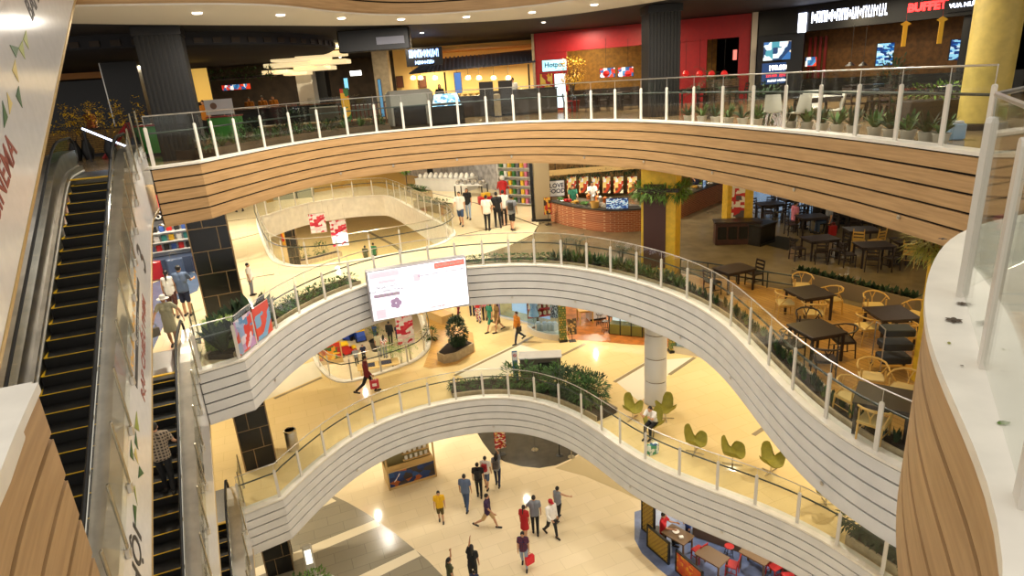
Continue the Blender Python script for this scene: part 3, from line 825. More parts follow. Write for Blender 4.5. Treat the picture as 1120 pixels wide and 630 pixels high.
    for sx in (-1, 1):
        hip, knee, ank, toe, heel = J[sx]; s = MB(); up_ = Vector((0, 0, .008))
        cap(s, heel + up_, toe + up_ * .3, .042, .037); cap(s, heel + up_, heel + (ank - heel) * .5, .042, .043)
        o = s.build('shoe', shoes, t, smooth=True)
    h = MB()
    if hat is None or hair != 'short':
        ell(h, hc + Vector((0, -.014, .022)), (.083, .096, .104))
        cut = h
    if hair in ('long', 'pony'):
        if hair == 'long': cap(h, hc + Vector((0, -.055, .02)), O(T((0, -.075, 1.36))), .075, .055); cap(h, hc + Vector((-.045, -.03, 0)), O(T((-.07, -.05, 1.42))), .04, .03); cap(h, hc + Vector((.045, -.03, 0)), O(T((.07, -.05, 1.42))), .04, .03)
        else: cap(h, hc + Vector((0, -.09, .04)), O(T((0, -.13, 1.36))), .035, .018)
    if h.v: remesh(h, 'hair', hairm, t, .013)
    if hat:
        m = MB(); m.lathe([(.09, .0), (.094, .04), (.085, .09), (.05, .115), (.001, .12)], hc + Vector((0, -.008, .02)), 16, .95, 1.1)
        if hat == 'cap': m.plate([hc + Vector((-.06, .07, .03)), hc + Vector((.06, .07, .03)), hc + Vector((.05, .16, .02)), hc + Vector((-.05, .16, .02))], (0, 0, .012))
        else: m.lathe([(.088, .02), (.17, .0), (.17, .008), (.088, .03)], hc + Vector((0, -.005, .01)), 20)
        m.build('hat', hatc, t, smooth=True)
    for sx in (-1, 1):
        ell(MB(), hc + Vector((sx * .03, .088, .012)), (.011, .006, .007), 8).build('eye', EYE, body)
    ell(MB(), hc + Vector((0, .086, -.05)), (.022, .006, .006), 8).build('mouth', LIP, body)
    if backpack is not None:
        m = MB(); cx = O(T((0, -.17, 1.2))); m.bb(cx, (.27, .16, .38), .05); m.bb(cx + Vector((0, -.09, -.06)), (.2, .06, .2), .025)
        bk_ = m.build('backpack', backpack, t, smooth=False)
        for sx in (-1, 1): MB().tube([O(T((sx * .1, -.12, 1.38))), O(T((sx * .11, 0, 1.485))), O(T((sx * .11, .11, 1.36))), O(T((sx * .12, .06, 1.12))), O(T((sx * .12, -.1, 1.06)))], .016, 6).build('shoulder_strap', backpack, bk_)
    t['hand'] = 0
    del t['hand']
    t2 = (A, zoff, k)
    return t, t2
def face(dx, dy): return atan2(dy, dx) - pi / 2     # heading whose front points along dx, dy
def hand_pos(t, info, sx):
    A, z, k = info; s0, e, wr = A[sx]; v = (wr + (wr - e).normalized() * .11) * k
    return t.location + Matrix.Rotation(t.rotation_euler.z, 3, 'Z') @ v
def shopping_bag(pos, label, m, w=.32, h=.34, d=.12, rz=0.0, m2=None, cat='bag', group=None):
    t = thing('shopping_bag', label, cat, (pos[0], pos[1], pos[2] - h - .16), rz, group); b = MB()
    q = [(-w / 2, 0), (w / 2, 0), (w / 2 * 1.04, h), (-w / 2 * 1.04, h)]
    b.plate([(x, -d / 2, z) for x, z in q], (0, d, 0)); b.build('bag_body', m, t)
    for s in (-1, 1): MB().tube([(-.08, s * d / 3, h - .01), (-.06, s * .02, h + .12), (0, 0, h + .155), (.06, s * .02, h + .12), (.08, s * d / 3, h - .01)], .006, 6).build('bag_handle', m2 or m, t)
    if m2: MB().box((0, -d / 2 - .002, h * .5), (w * .5, .004, h * .35)).build('bag_print', m2, t)
    return t
C = lambda n, c, **k: mat('cloth_' + n, c, .8, **k)
navy, blk, wht, grey = C('navy', (34, 40, 66)), C('black', (22, 22, 24)), C('white', (232, 228, 220)), C('grey', (128, 132, 140))
jean, beige, red_, yel = C('denim', (58, 78, 112)), C('beige', (190, 160, 112)), C('red', (176, 26, 34)), C('yellow', (226, 176, 24))
olive, purp, maroon, teal = C('olive', (92, 78, 40)), C('purple', (58, 34, 70)), C('maroon', (110, 22, 34)), C('teal', (40, 116, 92))
orng, brwn, blu, pink = C('mustard', (196, 120, 30)), C('brown', (120, 92, 50)), C('blue', (40, 74, 150)), C('pink', (206, 120, 140))
steelb, ltj, khaki = C('steel_blue', (92, 108, 136)), C('light_denim', (150, 164, 184)), C('khaki', (176, 170, 140))
def plaid(name, a, b, s):
    m = tilemat(name, a, a, b, s, s, .8, 0, s * .22, offset=0, plane='xz'); return m
plaidm = plaid('checked_shirt', (62, 52, 46), (156, 140, 118), .075); plaidr = plaid('red_checked_top', (120, 24, 40), (40, 40, 70), .06); florl = patmat('patterned_cloth', [(230, 225, 215), (60, 70, 110), (190, 60, 60), (230, 225, 215)], 22, .8)
def fp(x, y, z): return P(x, y, z)
G0 = 'shoppers crossing the ground floor'
WALKERS = [
 (483, 571, Z0, 'boy in a yellow shirt and olive shorts walking alone on the ground floor', 1.5, dict(top=yel, bot=olive, kind='shorts', stride=.2), (.1, -1)),
 (511, 557, Z0, 'man in a plain steel-blue shirt and jeans walking away behind the boy in yellow', 1.72, dict(top=steelb, bot=jean, stride=.5), (.2, 1)),
 (525, 543, Z0, 'man with a black backpack and black trousers, between the steel-blue shirt and the red sleeves', 1.68, dict(top=blk, bot=blk, stride=.15, backpack=mat('black_pack', (28, 27, 28), .7)), (.1, 1)),
 (533, 534, Z0, 'teenager in a white shirt with red pack straps next to the black backpack', 1.62, dict(top=wht, bot=steelb, kind='shorts', stride=.3, backpack=mat('red_pack', (170, 34, 40), .7)), (.3, 1)),
 (545, 531, Z0, 'long haired woman with grey backpack and dark jeans raising a hand to her head', 1.65, dict(top=grey, bot=navy, female=True, hair='long', stride=.3, armR=(150, 20, 60), backpack=mat('grey_pack', (84, 78, 76), .7)), (.2, 1)),
 (535, 578, Z0, 'man in a dark purple shirt and beige shorts taking a wide stride', 1.7, dict(top=purp, bot=beige, kind='shorts', stride=1.0, armL=(-25, 8, 25), armR=(25, 8, 25)), (1, -.25)),
 (575, 590, Z0, 'woman in a plain red dress standing beside the man in grey', 1.58, dict(top=red_, kind='dress', female=True, hair='pony', stride=.3), (.5, 1)),
 (586, 583, Z0, 'man in a grey shirt and black trousers between the red dress and the red cap', 1.74, dict(top=grey, bot=blk, stride=.2, armL=(10, 22, 45)), (.05, 1)),
 (604, 587, Z0, 'man wearing a red cap, white shirt and black trousers', 1.72, dict(top=wht, bot=blk, stride=.6, hat='cap', hatc=red_, sleeve='long', armR=(20, 10, 60)), (.4, -.6)),
 (611, 569, Z0, 'woman in a dark sleeveless top holding out one arm behind the red cap', 1.6, dict(top=grey, bot=blk, female=True, sleeve='none', stride=.4, armR=(35, 55, 20)), (.5, .6)),
 (574, 621, Z0, 'woman in a red checked top and pale jeans carrying a red bag', 1.6, dict(top=plaidr, bot=ltj, female=True, hair='short', stride=.4), (-.1, -1)),
 (519, 640, Z0, 'woman in black at the lower edge stretching one arm upward', 1.66, dict(top=blk, bot=blk, female=True, hair='long', armL=(165, 20, 10), lean=10), (.1, .9)),
 (495, 651, Z0, 'woman in a dark green top at the lower edge with a raised hand', 1.6, dict(top=C('dark_green', (60, 66, 40)), bot=blk, female=True, hair='pony', armL=(150, 15, 30)), (.8, .4)),
 (521, 652, Z0, 'small dark haired child in blue in front of the woman in black', 1.1, dict(top=navy, bot=blk), (.1, .6)),
 (500, 474, Z0, 'person in dark trousers far back under the lowest white balcony', 1.7, dict(top=blk, bot=blk, stride=.3), (.2, 1)),
 (428, 377, Z0, 'man in a black jacket standing far below beside the red white banner', 1.72, dict(top=blk, bot=blk, sleeve='long'), (.1, 1)),
 (437, 378, Z0, 'woman in a dark dress next to the man in the black jacket', 1.6, dict(top=navy, kind='dress', female=True, hair='long'), (.2, 1)),
 (411, 371, Z0, 'small child in blue walking alone in the play area', 1.15, dict(top=blu, bot=blu, stride=.5), (.2, -1)),
 (416, 390, Z0, 'man in a pale grey shirt standing behind the railing plants of the round opening', 1.7, dict(top=khaki, bot=grey), (.1, 1)),
 (422, 391, Z0, 'woman in a white and dark top beside the pale grey shirt', 1.6, dict(top=florl, bot=grey, female=True, hair='long'), (.1, 1)),
 (409, 330, Z0, 'visitor in pale clothes seen far below at the back of the play area', 1.6, dict(top=wht, bot=beige, stride=.3), (.4, -1)),
 (404, 430, Z1, 'man in a maroon shirt and black trousers striding with a red and white bag', 1.72, dict(top=maroon, bot=blk, sleeve='long', stride=.9, armR=(10, 5, 25)), (1, .25)),
 (567, 375, Z1, 'woman in a mustard jacket with dark jeans walking past the clothes shop', 1.62, dict(top=orng, bot=navy, female=True, hair='short', sleeve='long', stride=.8, hairm=HAIRB), (-.8, -.6)),
 (537, 362, Z1, 'woman in a teal top and bare legs walking with the woman in brown', 1.6, dict(top=teal, bot=teal, kind='shorts', female=True, hair='long', stride=.9), (-.6, -.5)),
 (545, 363, Z1, 'woman in a brown dress walking just behind the teal top', 1.6, dict(top=brwn, kind='dress', female=True, hair='long', stride=.6), (-.8, -.4)),
 (524, 352, Z1, 'person in a red top and patterned trousers at the corridor', 1.65, dict(top=red_, bot=florl, female=True, stride=.2), (.2, 1)),
 (517, 345, Z1, 'man in black behind the red top, partly hidden by the balcony', 1.72, dict(top=blk, bot=navy), (.2, 1)),
 (531, 350, Z1, 'woman in a pink top walking between the red top and the navy top', 1.6, dict(top=pink, bot=blk, female=True, hair='long'), (.1, 1)),
 (536, 346, Z1, 'person in a navy top, farthest of the corridor group', 1.62, dict(top=navy, bot=beige, kind='shorts', female=True), (.1, 1)),
 (502, 344, Z1, 'person in dark red trousers half hidden by the video screen', 1.6, dict(top=maroon, bot=maroon, stride=.4), (.5, 1)),
 (471, 330, Z1, 'person in dark clothes far back beside the long wooden bench', 1.6, dict(top=navy, bot=blk, stride=.3), (.5, 1)),
 (402, 292, Z1, 'person in a dark green top seen through the far opening beside the green shirt', 1.55, dict(top=C('moss', (70, 80, 50)), bot=blk), (.2, 1)),
 (411, 290, Z1, 'person in a bright green shirt seen through the far opening', 1.62, dict(top=C('bright_green', (40, 140, 96)), bot=blk), (.2, 1)),
 (193, 347, Z2, 'woman in a white top and dark flowered shorts with her back turned', 1.62, dict(top=wht, bot=C('dark_floral', (50, 40, 36), c2=(120, 60, 50), scale=30), kind='shorts', female=True, hair='pony', sleeve='none', stride=.2), (-.3, 1)),
 (207, 345, Z2, 'man in a grey-blue T-shirt and navy shorts beside the woman in white', 1.72, dict(top=steelb, bot=navy, kind='shorts', armR=(25, 15, 60)), (-.1, 1)),
 (192, 381, Z2, 'woman in a khaki belted dress and hat at the escalator landing', 1.62, dict(top=khaki, kind='dress', female=True, hair='short', hat='hat', hatc=wht, armL=(10, 45, 10), armR=(30, 30, 20), stride=.3), (.3, -.9)),
 (277, 323, Z2, 'small child in a white top standing behind the plant bed', 1.2, dict(top=wht, bot=grey), (1, .1)),
 (262, 232, Z2, 'person in dark trousers far away on the cream walkway', 1.7, dict(top=grey, bot=navy, stride=.6), (-.6, .6)),
 (246, 233, Z2, 'person in red shoes sitting far back on the cream walkway', 1.6, dict(top=maroon, bot=blk), (.6, .6)),
 (505, 247, Z2, 'man in a white shirt and denim shorts walking toward the balcony', 1.7, dict(top=wht, bot=jean, kind='shorts', stride=.4, armR=(20, 10, 50)), (-.1, -1)),
 (513, 240, Z2, 'woman in black top and pale jeans close behind the white shirt', 1.62, dict(top=blk, bot=ltj, female=True, hair='long', stride=.3), (-.1, -1)),
 (534, 252, Z2, 'man in a white shirt and black trousers, left of the standing group', 1.68, dict(top=wht, bot=blk, armR=(20, 15, 50)), (.3, 1)),
 (545, 249, Z2, 'man dressed all in black in the middle of the standing group', 1.72, dict(top=blk, bot=blk, stride=.3), (-.2, 1)),
 (552, 246, Z2, 'man in a white shirt farther back in the standing group', 1.7, dict(top=wht, bot=blk), (.1, 1)),
 (561, 252, Z2, 'person in a grey top and dark shorts with bare legs, right of the standing group', 1.66, dict(top=grey, bot=blk, kind='shorts', stride=.4, backpack=mat('dark_pack', (50, 48, 44), .7)), (.3, 1)),
 (337, 127, Z3, 'man in a navy shirt walking with the pale shirt on the top floor', 1.66, dict(top=blu, bot=blk, stride=.2), (.2, 1)),
 (346, 128, Z3, 'person in a pale shirt walking beside the navy shirt on the top floor', 1.7, dict(top=khaki, bot=blk, stride=.2), (.2, 1)),
]
PEOPLE = {}
for (x, y, z, lb, H, kw, (dx, dy)) in WALKERS:
    v = P(x, y, z); v.z = z
    PEOPLE[(x, y)] = person(v, face(dx, dy), lb, H, **kw)
t_, i_ = PEOPLE[(404, 430)]; shopping_bag(hand_pos(t_, i_, 1), 'red and white shopping bag held by the man in maroon', mat('red_bag', (190, 36, 60), .5), .36, .36, .16, t_.rotation_euler.z + pi / 2, mat('white_print', (235, 225, 225), .5))
t_, i_ = PEOPLE[(574, 621)]; shopping_bag(hand_pos(t_, i_, -1), 'plain red bag held by the woman in pale jeans', mat('red_bag2', (214, 26, 44), .5), .34, .32, .14, .6)
t_, i_ = PEOPLE[(567, 375)]; shopping_bag(hand_pos(t_, i_, -1) + Vector((0, 0, .35)), 'black handbag of the woman in the mustard jacket', mat('black_bag', (24, 22, 22), .4), .28, .26, .12, 1.0)
t_, i_ = PEOPLE[(192, 381)]; shopping_bag(hand_pos(t_, i_, 1) + Vector((0, 0, .05)), 'small cloth bag carried by the woman in the hat', mat('cloth_bag', (120, 112, 96), .8), .24, .24, .10, 1.0)
# man riding the second escalator
best = None
for kstep in range(3, 24):
    yl = -.12 - kstep * .39 + .18; v_ = E2(17.5 + yl, -3.12, Z2 + nz(-.12 - kstep * .39 + .1))
    e_ = abs(proj(v_)[1] - 541)
    if best is None or e_ < best[0]: best = (e_, v_)
vv = best[1]
person(vv, -EA + pi * .0, 'man in a black and white checked shirt riding the escalator with his back turned', 1.74, top=plaidm, bot=blk, stride=.25, armR=(15, 20, 40), armL=(10, 15, 30))
# ------------------------------------------------------------------ furniture, plants and other repeated kinds
LEAF = mat('leaf_green', (66, 100, 40), .75, var=.3, scale=9, c2=(46, 76, 28)); LEAFD = mat('leaf_dark', (36, 60, 28), .75, var=.3, scale=9)
LEAFL = mat('leaf_bright', (100, 134, 48), .7, var=.25, scale=9); LEAFY = mat('leaf_yellow', (158, 156, 62), .5, var=.2, scale=9)
STEM = mat('stem_brown', (74, 58, 38), .7); SOIL = mat('soil', (46, 34, 24), .9)
RATTAN = mat('pale_ash_wood', (206, 164, 84), .45); DKWOOD = mat('dark_walnut', (48, 34, 26), .4, var=.2, scale=5, stretch=(1, 5, 1)); DKCHAIR = mat('dark_stained_wood', (42, 30, 22), .45)
STONEP = mat('planter_stone', (178, 160, 128), .6, var=.08)
def rnd(a, b): return random.uniform(a, b)
def foliage(mb, c, r, n, ls, lw, droop=.3, up=.3):
    c = Vector(c)
    for _ in range(n):
        d = Vector((rnd(-1, 1), rnd(-1, 1), rnd(-1, 1)))
        if d.length < .1: continue
        d.normalize(); k = rnd(.35, 1) ** .5; b = c + Vector((d.x * r[0] * k, d.y * r[1] * k, d.z * r[2] * k))
        dd = (d + Vector((rnd(-.5, .5), rnd(-.5, .5), up + rnd(-.3, .3)))).normalized() * ls * rnd(.7, 1.2)
        mb.leaf(b, b + dd, lw * rnd(.8, 1.2), droop * ls, 2)
def shrub(name, label, loc, r, m, n=220, ls=.14, lw=.06, cat='shrub', group=None, stems=5, base=0.0, seed=None):
    t = thing(name, label, cat, loc, rnd(0, 6), group)
    mb = MB(); foliage(mb, (0, 0, base + r[2]), r, n, ls, lw); mb.build('foliage', m, t)
    s = MB()
    for i in range(stems):
        a = rnd(0, 6.28); s.tube([(r[0] * .2 * cos(a), r[1] * .2 * sin(a), 0), (r[0] * .45 * cos(a), r[1] * .45 * sin(a), base + r[2] * 1.2)], [.012, .006], 5)
    s.build('stem', STEM, t); return t
def rosette(name, label, loc, h, n, w, m, spread=.5, droop=.25, cat='plant', group=None, pot=None):
    t = thing(name, label, cat, loc, rnd(0, 6), group); mb = MB(); b0 = 0
    if pot:
        MB().lathe([(pot * .72, 0), (pot, pot * 1.5), (pot * 1.08, pot * 1.5), (pot * 1.08, pot * 1.62), (pot * .9, pot * 1.62), (pot * .88, pot * 1.4)], n=16).build('pot', mat('white_pot', (196, 188, 172), .5), t, smooth=True); b0 = pot * 1.45
    for i in range(n):
        a = rnd(0, 6.28); k = rnd(.3, 1); d = Vector((cos(a) * spread * k, sin(a) * spread * k, h * (1.1 - .45 * k)))
        mb.leaf(Vector((cos(a) * .03, sin(a) * .03, b0)), d + Vector((0, 0, b0)), w, droop * h * k, 4)
    mb.build('leaves', m, t)
    MB().lathe([(.05, -.0 + b0 * .6), (.035, .12 * h + b0)], n=8).build('stem', STEM, t); return t
def frond_palm(name, label, loc, h, n, L, m, cat='plant', group=None, pot=.2):
    """thin trunk with feather fronds"""
    t = thing(name, label, cat, loc, rnd(0, 6), group)
    if pot: MB().lathe([(pot * .75, 0), (pot, pot * 1.7), (pot * 1.08, pot * 1.75), (pot * .9, pot * 1.75), (pot * .88, pot * 1.5)], n=16).build('pot', mat('dark_pot', (44, 42, 40), .5), t, smooth=True)
    mb = MB(); st = MB()
    for k in range(3):
        a = k * 2.1; st.tube([(0.04 * cos(a), .04 * sin(a), (pot or 0) * 1.4), (.1 * cos(a), .1 * sin(a), h * .8)], [.018, .012], 6)
    for i in range(n):
        a = rnd(0, 6.28); e = rnd(.1, 1.1); b = Vector((.06 * cos(a), .06 * sin(a), h * rnd(.45, .85)))
        prev = b
        for j in range(1, 9):
            s = j / 8; p = b + Vector((cos(a) * L * s * cos(e), sin(a) * L * s * cos(e), L * s * sin(e) - .5 * L * s * s))
            sd = Vector((-sin(a), cos(a), 0)); mb.leaf(prev, prev + sd * L * .3 * (1.2 - s) + (p - prev) * 1.2, .03, .03, 2); mb.leaf(prev, prev - sd * L * .3 * (1.2 - s) + (p - prev) * 1.2, .03, .03, 2)
            prev = p
    mb.build('fronds', m, t); st.build('stem', STEM, t); return t
def box_planter(name, label, loc, rz, L, W, H, m=None, cat='planter', group=None, wall=.05):
    m = m or STONEP; t = thing(name, label, cat, loc, rz, group); mb = MB()
    for (c, d) in (((0, -W / 2 + wall / 2, H / 2), (L, wall, H)), ((0, W / 2 - wall / 2, H / 2), (L, wall, H)), ((-L / 2 + wall / 2, 0, H / 2), (wall, W - 2 * wall, H)), ((L / 2 - wall / 2, 0, H / 2), (wall, W - 2 * wall, H))): mb.box(c, d)
    mb.build('planter_wall', m, t); MB().box((0, 0, H * .45), (L - 2 * wall, W - 2 * wall, H * .85)).build('soil', SOIL, t); return t
def wishbone(label, wood, name='armchair'):
    t = thing(name, label, 'chair'); mb = MB().bb((0, 0, .44), (.46, .42, .035), .03); mb.build('seat', mat('woven_seat_' + wood.name, (212, 184, 118) if wood is RATTAN else (52, 38, 28), .8), t)
    fr = MB(); fr.box((0, .20, .415), (.42, .03, .04)); fr.box((0, -.20, .415), (.36, .03, .04)); fr.box((.22, 0, .415), (.03, .40, .04)); fr.box((-.22, 0, .415), (.03, .40, .04)); fr.build('seat_frame', wood, t)
    for sx in (-1, 1):
        MB().tube([(sx * .22, .21, 0), (sx * .215, .20, .68)], [.016, .019], 8).build('leg', wood, t, smooth=True)
        MB().tube([(sx * .20, -.23, 0), (sx * .20, -.20, .42), (sx * .245, -.06, .60), (sx * .25, .02, .685)], [.016, .02, .016, .014], 8).build('leg', wood, t, smooth=True)
        MB().tube([(sx * .215, .2, .2), (sx * .2, -.22, .22)], .01, 6).build('stretcher', wood, t)
    MB().tube([(-.28, .20, .685), (-.29, .05, .69), (-.25, -.14, .72), (-.13, -.25, .745), (0, -.28, .755), (.13, -.25, .745), (.25, -.14, .72), (.29, .05, .69), (.28, .20, .685)], [.014, .018, .02, .024, .024, .024, .02, .018, .014], 8).build('arm_rail', wood, t, smooth=True)
    MB().tube([(0, -.2, .44), (0, -.235, .56), (-.07, -.265, .745)], .014, 6).tube([(0, -.235, .56), (.07, -.265, .745)], .012, 6).build('back_splat', wood, t)
    return t
def ladder_chair(label, wood, name='dining_chair', h=.86):
    t = thing(name, label, 'chair'); MB().bb((0, 0, .44), (.42, .40, .04), .02).build('seat', wood, t)
    for sx in (-1, 1):
        MB().beam((sx * .19, .18, 0), (sx * .18, .17, .43), .032, .032, (0, 1, 0)).build('leg', wood, t)
        MB().beam((sx * .19, -.21, 0), (sx * .18, -.19, .44), .032, .032, (0, 1, 0)).beam((sx * .18, -.19, .44), (sx * .17, -.25, h), .03, .03, (0, 1, 0)).build('leg', wood, t)
    m = MB()
    for z in (.58, .70, .82): m.beam((-.17, -.2 - (z - .44) * .14, z), (.17, -.2 - (z - .44) * .14, z), .02, .06, (0, 0, 1))
    m.build('backrest', wood, t); MB().beam((-.18, 0, .2), (.18, 0, .2), .02, .02).beam((-.185, -.19, .2), (-.185, .17, .2), .02, .02).beam((.185, -.19, .2), (.185, .17, .2), .02, .02).build('stretcher', wood, t)
    return t
def table(label, L=.9, W=.9, h=.75, wood=None, name='dining_table'):
    wood = wood or DKWOOD; t = thing(name, label, 'table'); MB().bb((0, 0, h - .02), (L, W, .045), .012).build('tabletop', wood, t)
    MB().box((0, W / 2 - .08, h - .08), (L - .16, .025, .08)).box((0, -W / 2 + .08, h - .08), (L - .16, .025, .08)).box((L / 2 - .08, 0, h - .08), (.025, W - .16, .08)).box((-L / 2 + .08, 0, h - .08), (.025, W - .16, .08)).build('apron', wood, t)
    for sx in (-1, 1):
        for sy in (-1, 1): MB().bb((sx * (L / 2 - .07), sy * (W / 2 - .07), (h - .04) / 2), (.06, .06, h - .04), .008).build('leg', wood, t)
    return t
SWAN = mat('olive_fabric', (150, 142, 46), .75, var=.08)
def swan(label):
    t = thing('swan_chair', label, 'chair'); mb = MB()
    # folded shell: seat bowl flaring into two lobes
    R = 10; Cn = 36; grid = []
    def hp(a):
        d = (a + pi / 2 + pi) % (2 * pi) - pi            # 0 = centre of the back
        g = lambda c, w_: math.exp(-((abs(d) - c) / w_) ** 4)
        return .47 * g(0, .60) + .22 * g(1.75, .75)
    for i in range(R + 1):
        row = []
        for j in range(Cn):
            a = 2 * pi * j / Cn; k = i / R; d = abs((a + pi / 2 + pi) % (2 * pi) - pi)
            notch = 1 - .30 * math.exp(-((d - .86) / .22) ** 2) * k ** 2
            rr = (.31 * min(1, k * 1.3) + .06 * k * k) * notch
            z = .40 + hp(a) * max(0, (k - .35) / .65) ** 1.3 + .04 * k * k
            row.append((rr * cos(a) * 1.05, rr * sin(a), z))
        grid.append(row)
    o = 0
    for off in (0, -.035):
        for row in grid: mb.v += [(x * (1 + off * .5), y * (1 + off * .5), z + off) for x, y, z in row]
    M_ = (R + 1) * Cn
    for l in (0, 1):
        for i in range(R):
            for j in range(Cn):
                q = (j + 1) % Cn; f = (l * M_ + i * Cn + j, l * M_ + i * Cn + q, l * M_ + (i + 1) * Cn + q, l * M_ + (i + 1) * Cn + j); mb.f.append(f); mb.m.append(0)
    for j in range(Cn):
        q = (j + 1) % Cn; mb.f.append((R * Cn + j, R * Cn + q, M_ + R * Cn + q, M_ + R * Cn + j)); mb.m.append(0)
    mb.build('shell', SWAN, t, smooth=True)
    MB().lathe([(.035, .02), (.028, .06), (.022, .36), (.06, .385)], n=12).build('pedestal', CHROME, t, smooth=True)
    for k in range(4):
        a = k * pi / 2 + .4; MB().beam((0, 0, .035), (.3 * cos(a), .3 * sin(a), .012), .035, .02).build('foot', CHROME, t)
    return t
def stool(label, h=.62, m=None):
    t = thing('bar_stool', label, 'stool'); MB().lathe([(.15, h - .03), (.17, h - .02), (.17, h), (.15, h + .012)], n=16).build('seat', m or DKWOOD, t)
    for k in range(4):
        a = k * pi / 2 + .785; MB().tube([(.09 * cos(a), .09 * sin(a), h - .03), (.18 * cos(a), .18 * sin(a), 0)], .012, 6).build('leg', DARK, t)
    MB().tube([(.145 * cos(q * pi / 6), .145 * sin(q * pi / 6), .22) for q in range(12)], .008, 5, closed=True).build('foot_ring', DARK, t); return t
def white_chair(label):
    t = thing('shell_chair', label, 'chair'); m = mat('white_shell', (206, 202, 190), .4); mb = MB()
    n = 9; o = 0; prof = [(.22, .44), (.1, .43), (-.1, .43), (-.18, .46), (-.22, .56), (-.25, .72), (-.27, .86)]
    for sd in (0, 1):
        for (y, z) in prof:
            hw = .22 if z < .5 else .22 - (z - .5) * .12
            for k in range(n):
                q = -1 + 2 * k / (n - 1); mb.v.append((hw * q, y + .05 * q * q * (1 if z > .5 else 0) - sd * .006, z + .03 * q * q * (1 if z < .5 else 0) - sd * .012))
    M_ = len(prof) * n
    for sd in (0, 1):
        for i in range(len(prof) - 1):
            for k in range(n - 1): mb.f.append((sd * M_ + i * n + k, sd * M_ + i * n + k + 1, sd * M_ + (i + 1) * n + k + 1, sd * M_ + (i + 1) * n + k)); mb.m.append(0)
    mb.build('shell', m, t, smooth=True)
    for sx in (-1, 1):
        for sy in (-1, 1): MB().tube([(sx * .1, sy * .1, .42), (sx * .2, sy * .2, 0)], .01, 6).build('leg', CHROME, t)
    return t
def screen(label, w, h, loc, rz, m, name='menu_screen', cat='screen', tilt=0, frame_m=None, group=None, depth=.05):
    """flat display facing local -y"""
    t = thing(name, label, cat, loc, rz, group); t.rotation_euler[0] = tilt
    cs = MB().bb((0, depth / 2, h / 2), (w, depth, h), .008).build('casing', frame_m or DARK, t)
    MB().box((0, -.004, h / 2), (w - .04, .008, h - .04)).build('display', m, cs); return t
def facing(v): return atan2(v[1], v[0]) + pi / 2    # rz whose local -y points along v
def counter(label, L, W, h, loc, rz, m, top=None, name='counter', cat='counter', group=None):
    t = thing(name, label, cat, loc, rz, group)
    MB().box((0, 0, h / 2 - .03), (L, W, h - .06)).build('body', m, t)
    MB().bb((0, 0, h - .02), (L + .08, W + .08, .05), .01).build('countertop', top or mat('dark_stone_top', (46, 44, 42), .3), t)
    MB().box((0, -W / 2 - .002, .05), (L - .04, .03, .1)).build('plinth', DARK, t); return t
def sandwich(label, w, h, loc, rz, m, name='standing_sign', cat='sign'):
    t = thing(name, label, cat, loc, rz); MB().bb((0, 0, .012), (w * .8, .3, .024), .01).build('base', DARK, t)
    MB().tube([(0, .0, .02), (0, 0, .5)], .014, 6).build('stand_pole', DARK, t)
    pn = MB().box((0, -.02, .35 + h / 2), (w, .03, h)).build('panel', m, t); MB().tube([(-w / 2, -.02, .35), (-w / 2, -.02, .35 + h), (w / 2, -.02, .35 + h), (w / 2, -.02, .35)], .012, 6, closed=True).build('panel_frame', DARK, pn)
    return t
def column_tiled(label, base, w, d, h, rz):
    """black stone slabs with brass joints in a running bond"""
    t = thing('tiled_column', label, 'column', base, rz); mb = MB().box((0, 0, h / 2), (w, d, h)); core = mb.build('stone_core', BLACKT, t)
    j = MB(); z = 0.75; i = 0; L = .012
    while z < h:
        j.box((0, 0, z), (w + L, d + L, .022))
        for (cx, cy, ww, dd) in ((w * (.22 if i % 2 else -.12), -d / 2, .022, L), (w * (.22 if i % 2 else -.12), d / 2, .022, L)): j.box((cx, cy, z - .375), (ww, dd, .75))
        for sx in (-1, 1): j.box((sx * w / 2, d * (.2 if i % 2 else -.15), z - .375), (L, .022, .75))
        z += .75; i += 1
    j.build('brass_joints', BRASS, core)
    for sx in (-1, 1):
        for sy in (-1, 1): MB().box((sx * w / 2, sy * d / 2, h / 2), (.04, .04, h)).build('corner_trim', BRASS, t)
    return t
def patch(name, label, cat, pix, z, m, th=.006, kind=None):
    """floor inlay or mat laid on a floor from its outline"""
    poly = [tuple(P(x, y, z)[:2]) for x, y in pix]; o = slab(name, [poly], z - .0 + .001, z + th, [m, m]); return o
# ------------------------------------------------------------------ ground floor
def inlay(pix, z, m, th=.006): struct(patch('floor', None, None, pix, z, m, th))
inlay([(250, 470), (330, 520), (360, 540), (381, 550), (400, 561), (417, 573), (434, 585), (450, 598), (468, 613), (490, 636), (490, 700), (150, 700), (150, 500)], Z0, GREYF, .004)
STRIPE = mat('cream_stripe', (236, 222, 190), .15)
for q in ([(220, 645), (412, 568), (416, 575), (222, 655)], [(384, 634), (454, 601), (460, 608), (390, 643)], [(335, 556), (360, 543), (368, 548), (340, 560)], [(520, 690), (480, 640), (480, 700), (500, 720)][:0] or [(300, 700), (330, 680), (332, 688), (304, 708)]): inlay(q, Z0, STRIPE, .007)
inlay([(470, 452), (500, 458), (520, 470), (528, 484), (538, 497), (552, 505), (570, 510), (590, 512), (608, 509), (624, 502), (640, 492), (660, 478), (690, 460), (640, 430), (540, 425)], Z0, CHAR, .006)
inlay([(607, 512), (640, 521), (680, 538), (720, 557), (760, 572), (800, 540), (760, 470), (700, 450), (662, 479), (640, 493), (625, 503)], Z0, mat('tan_floor', (196, 178, 138), .12), .004)
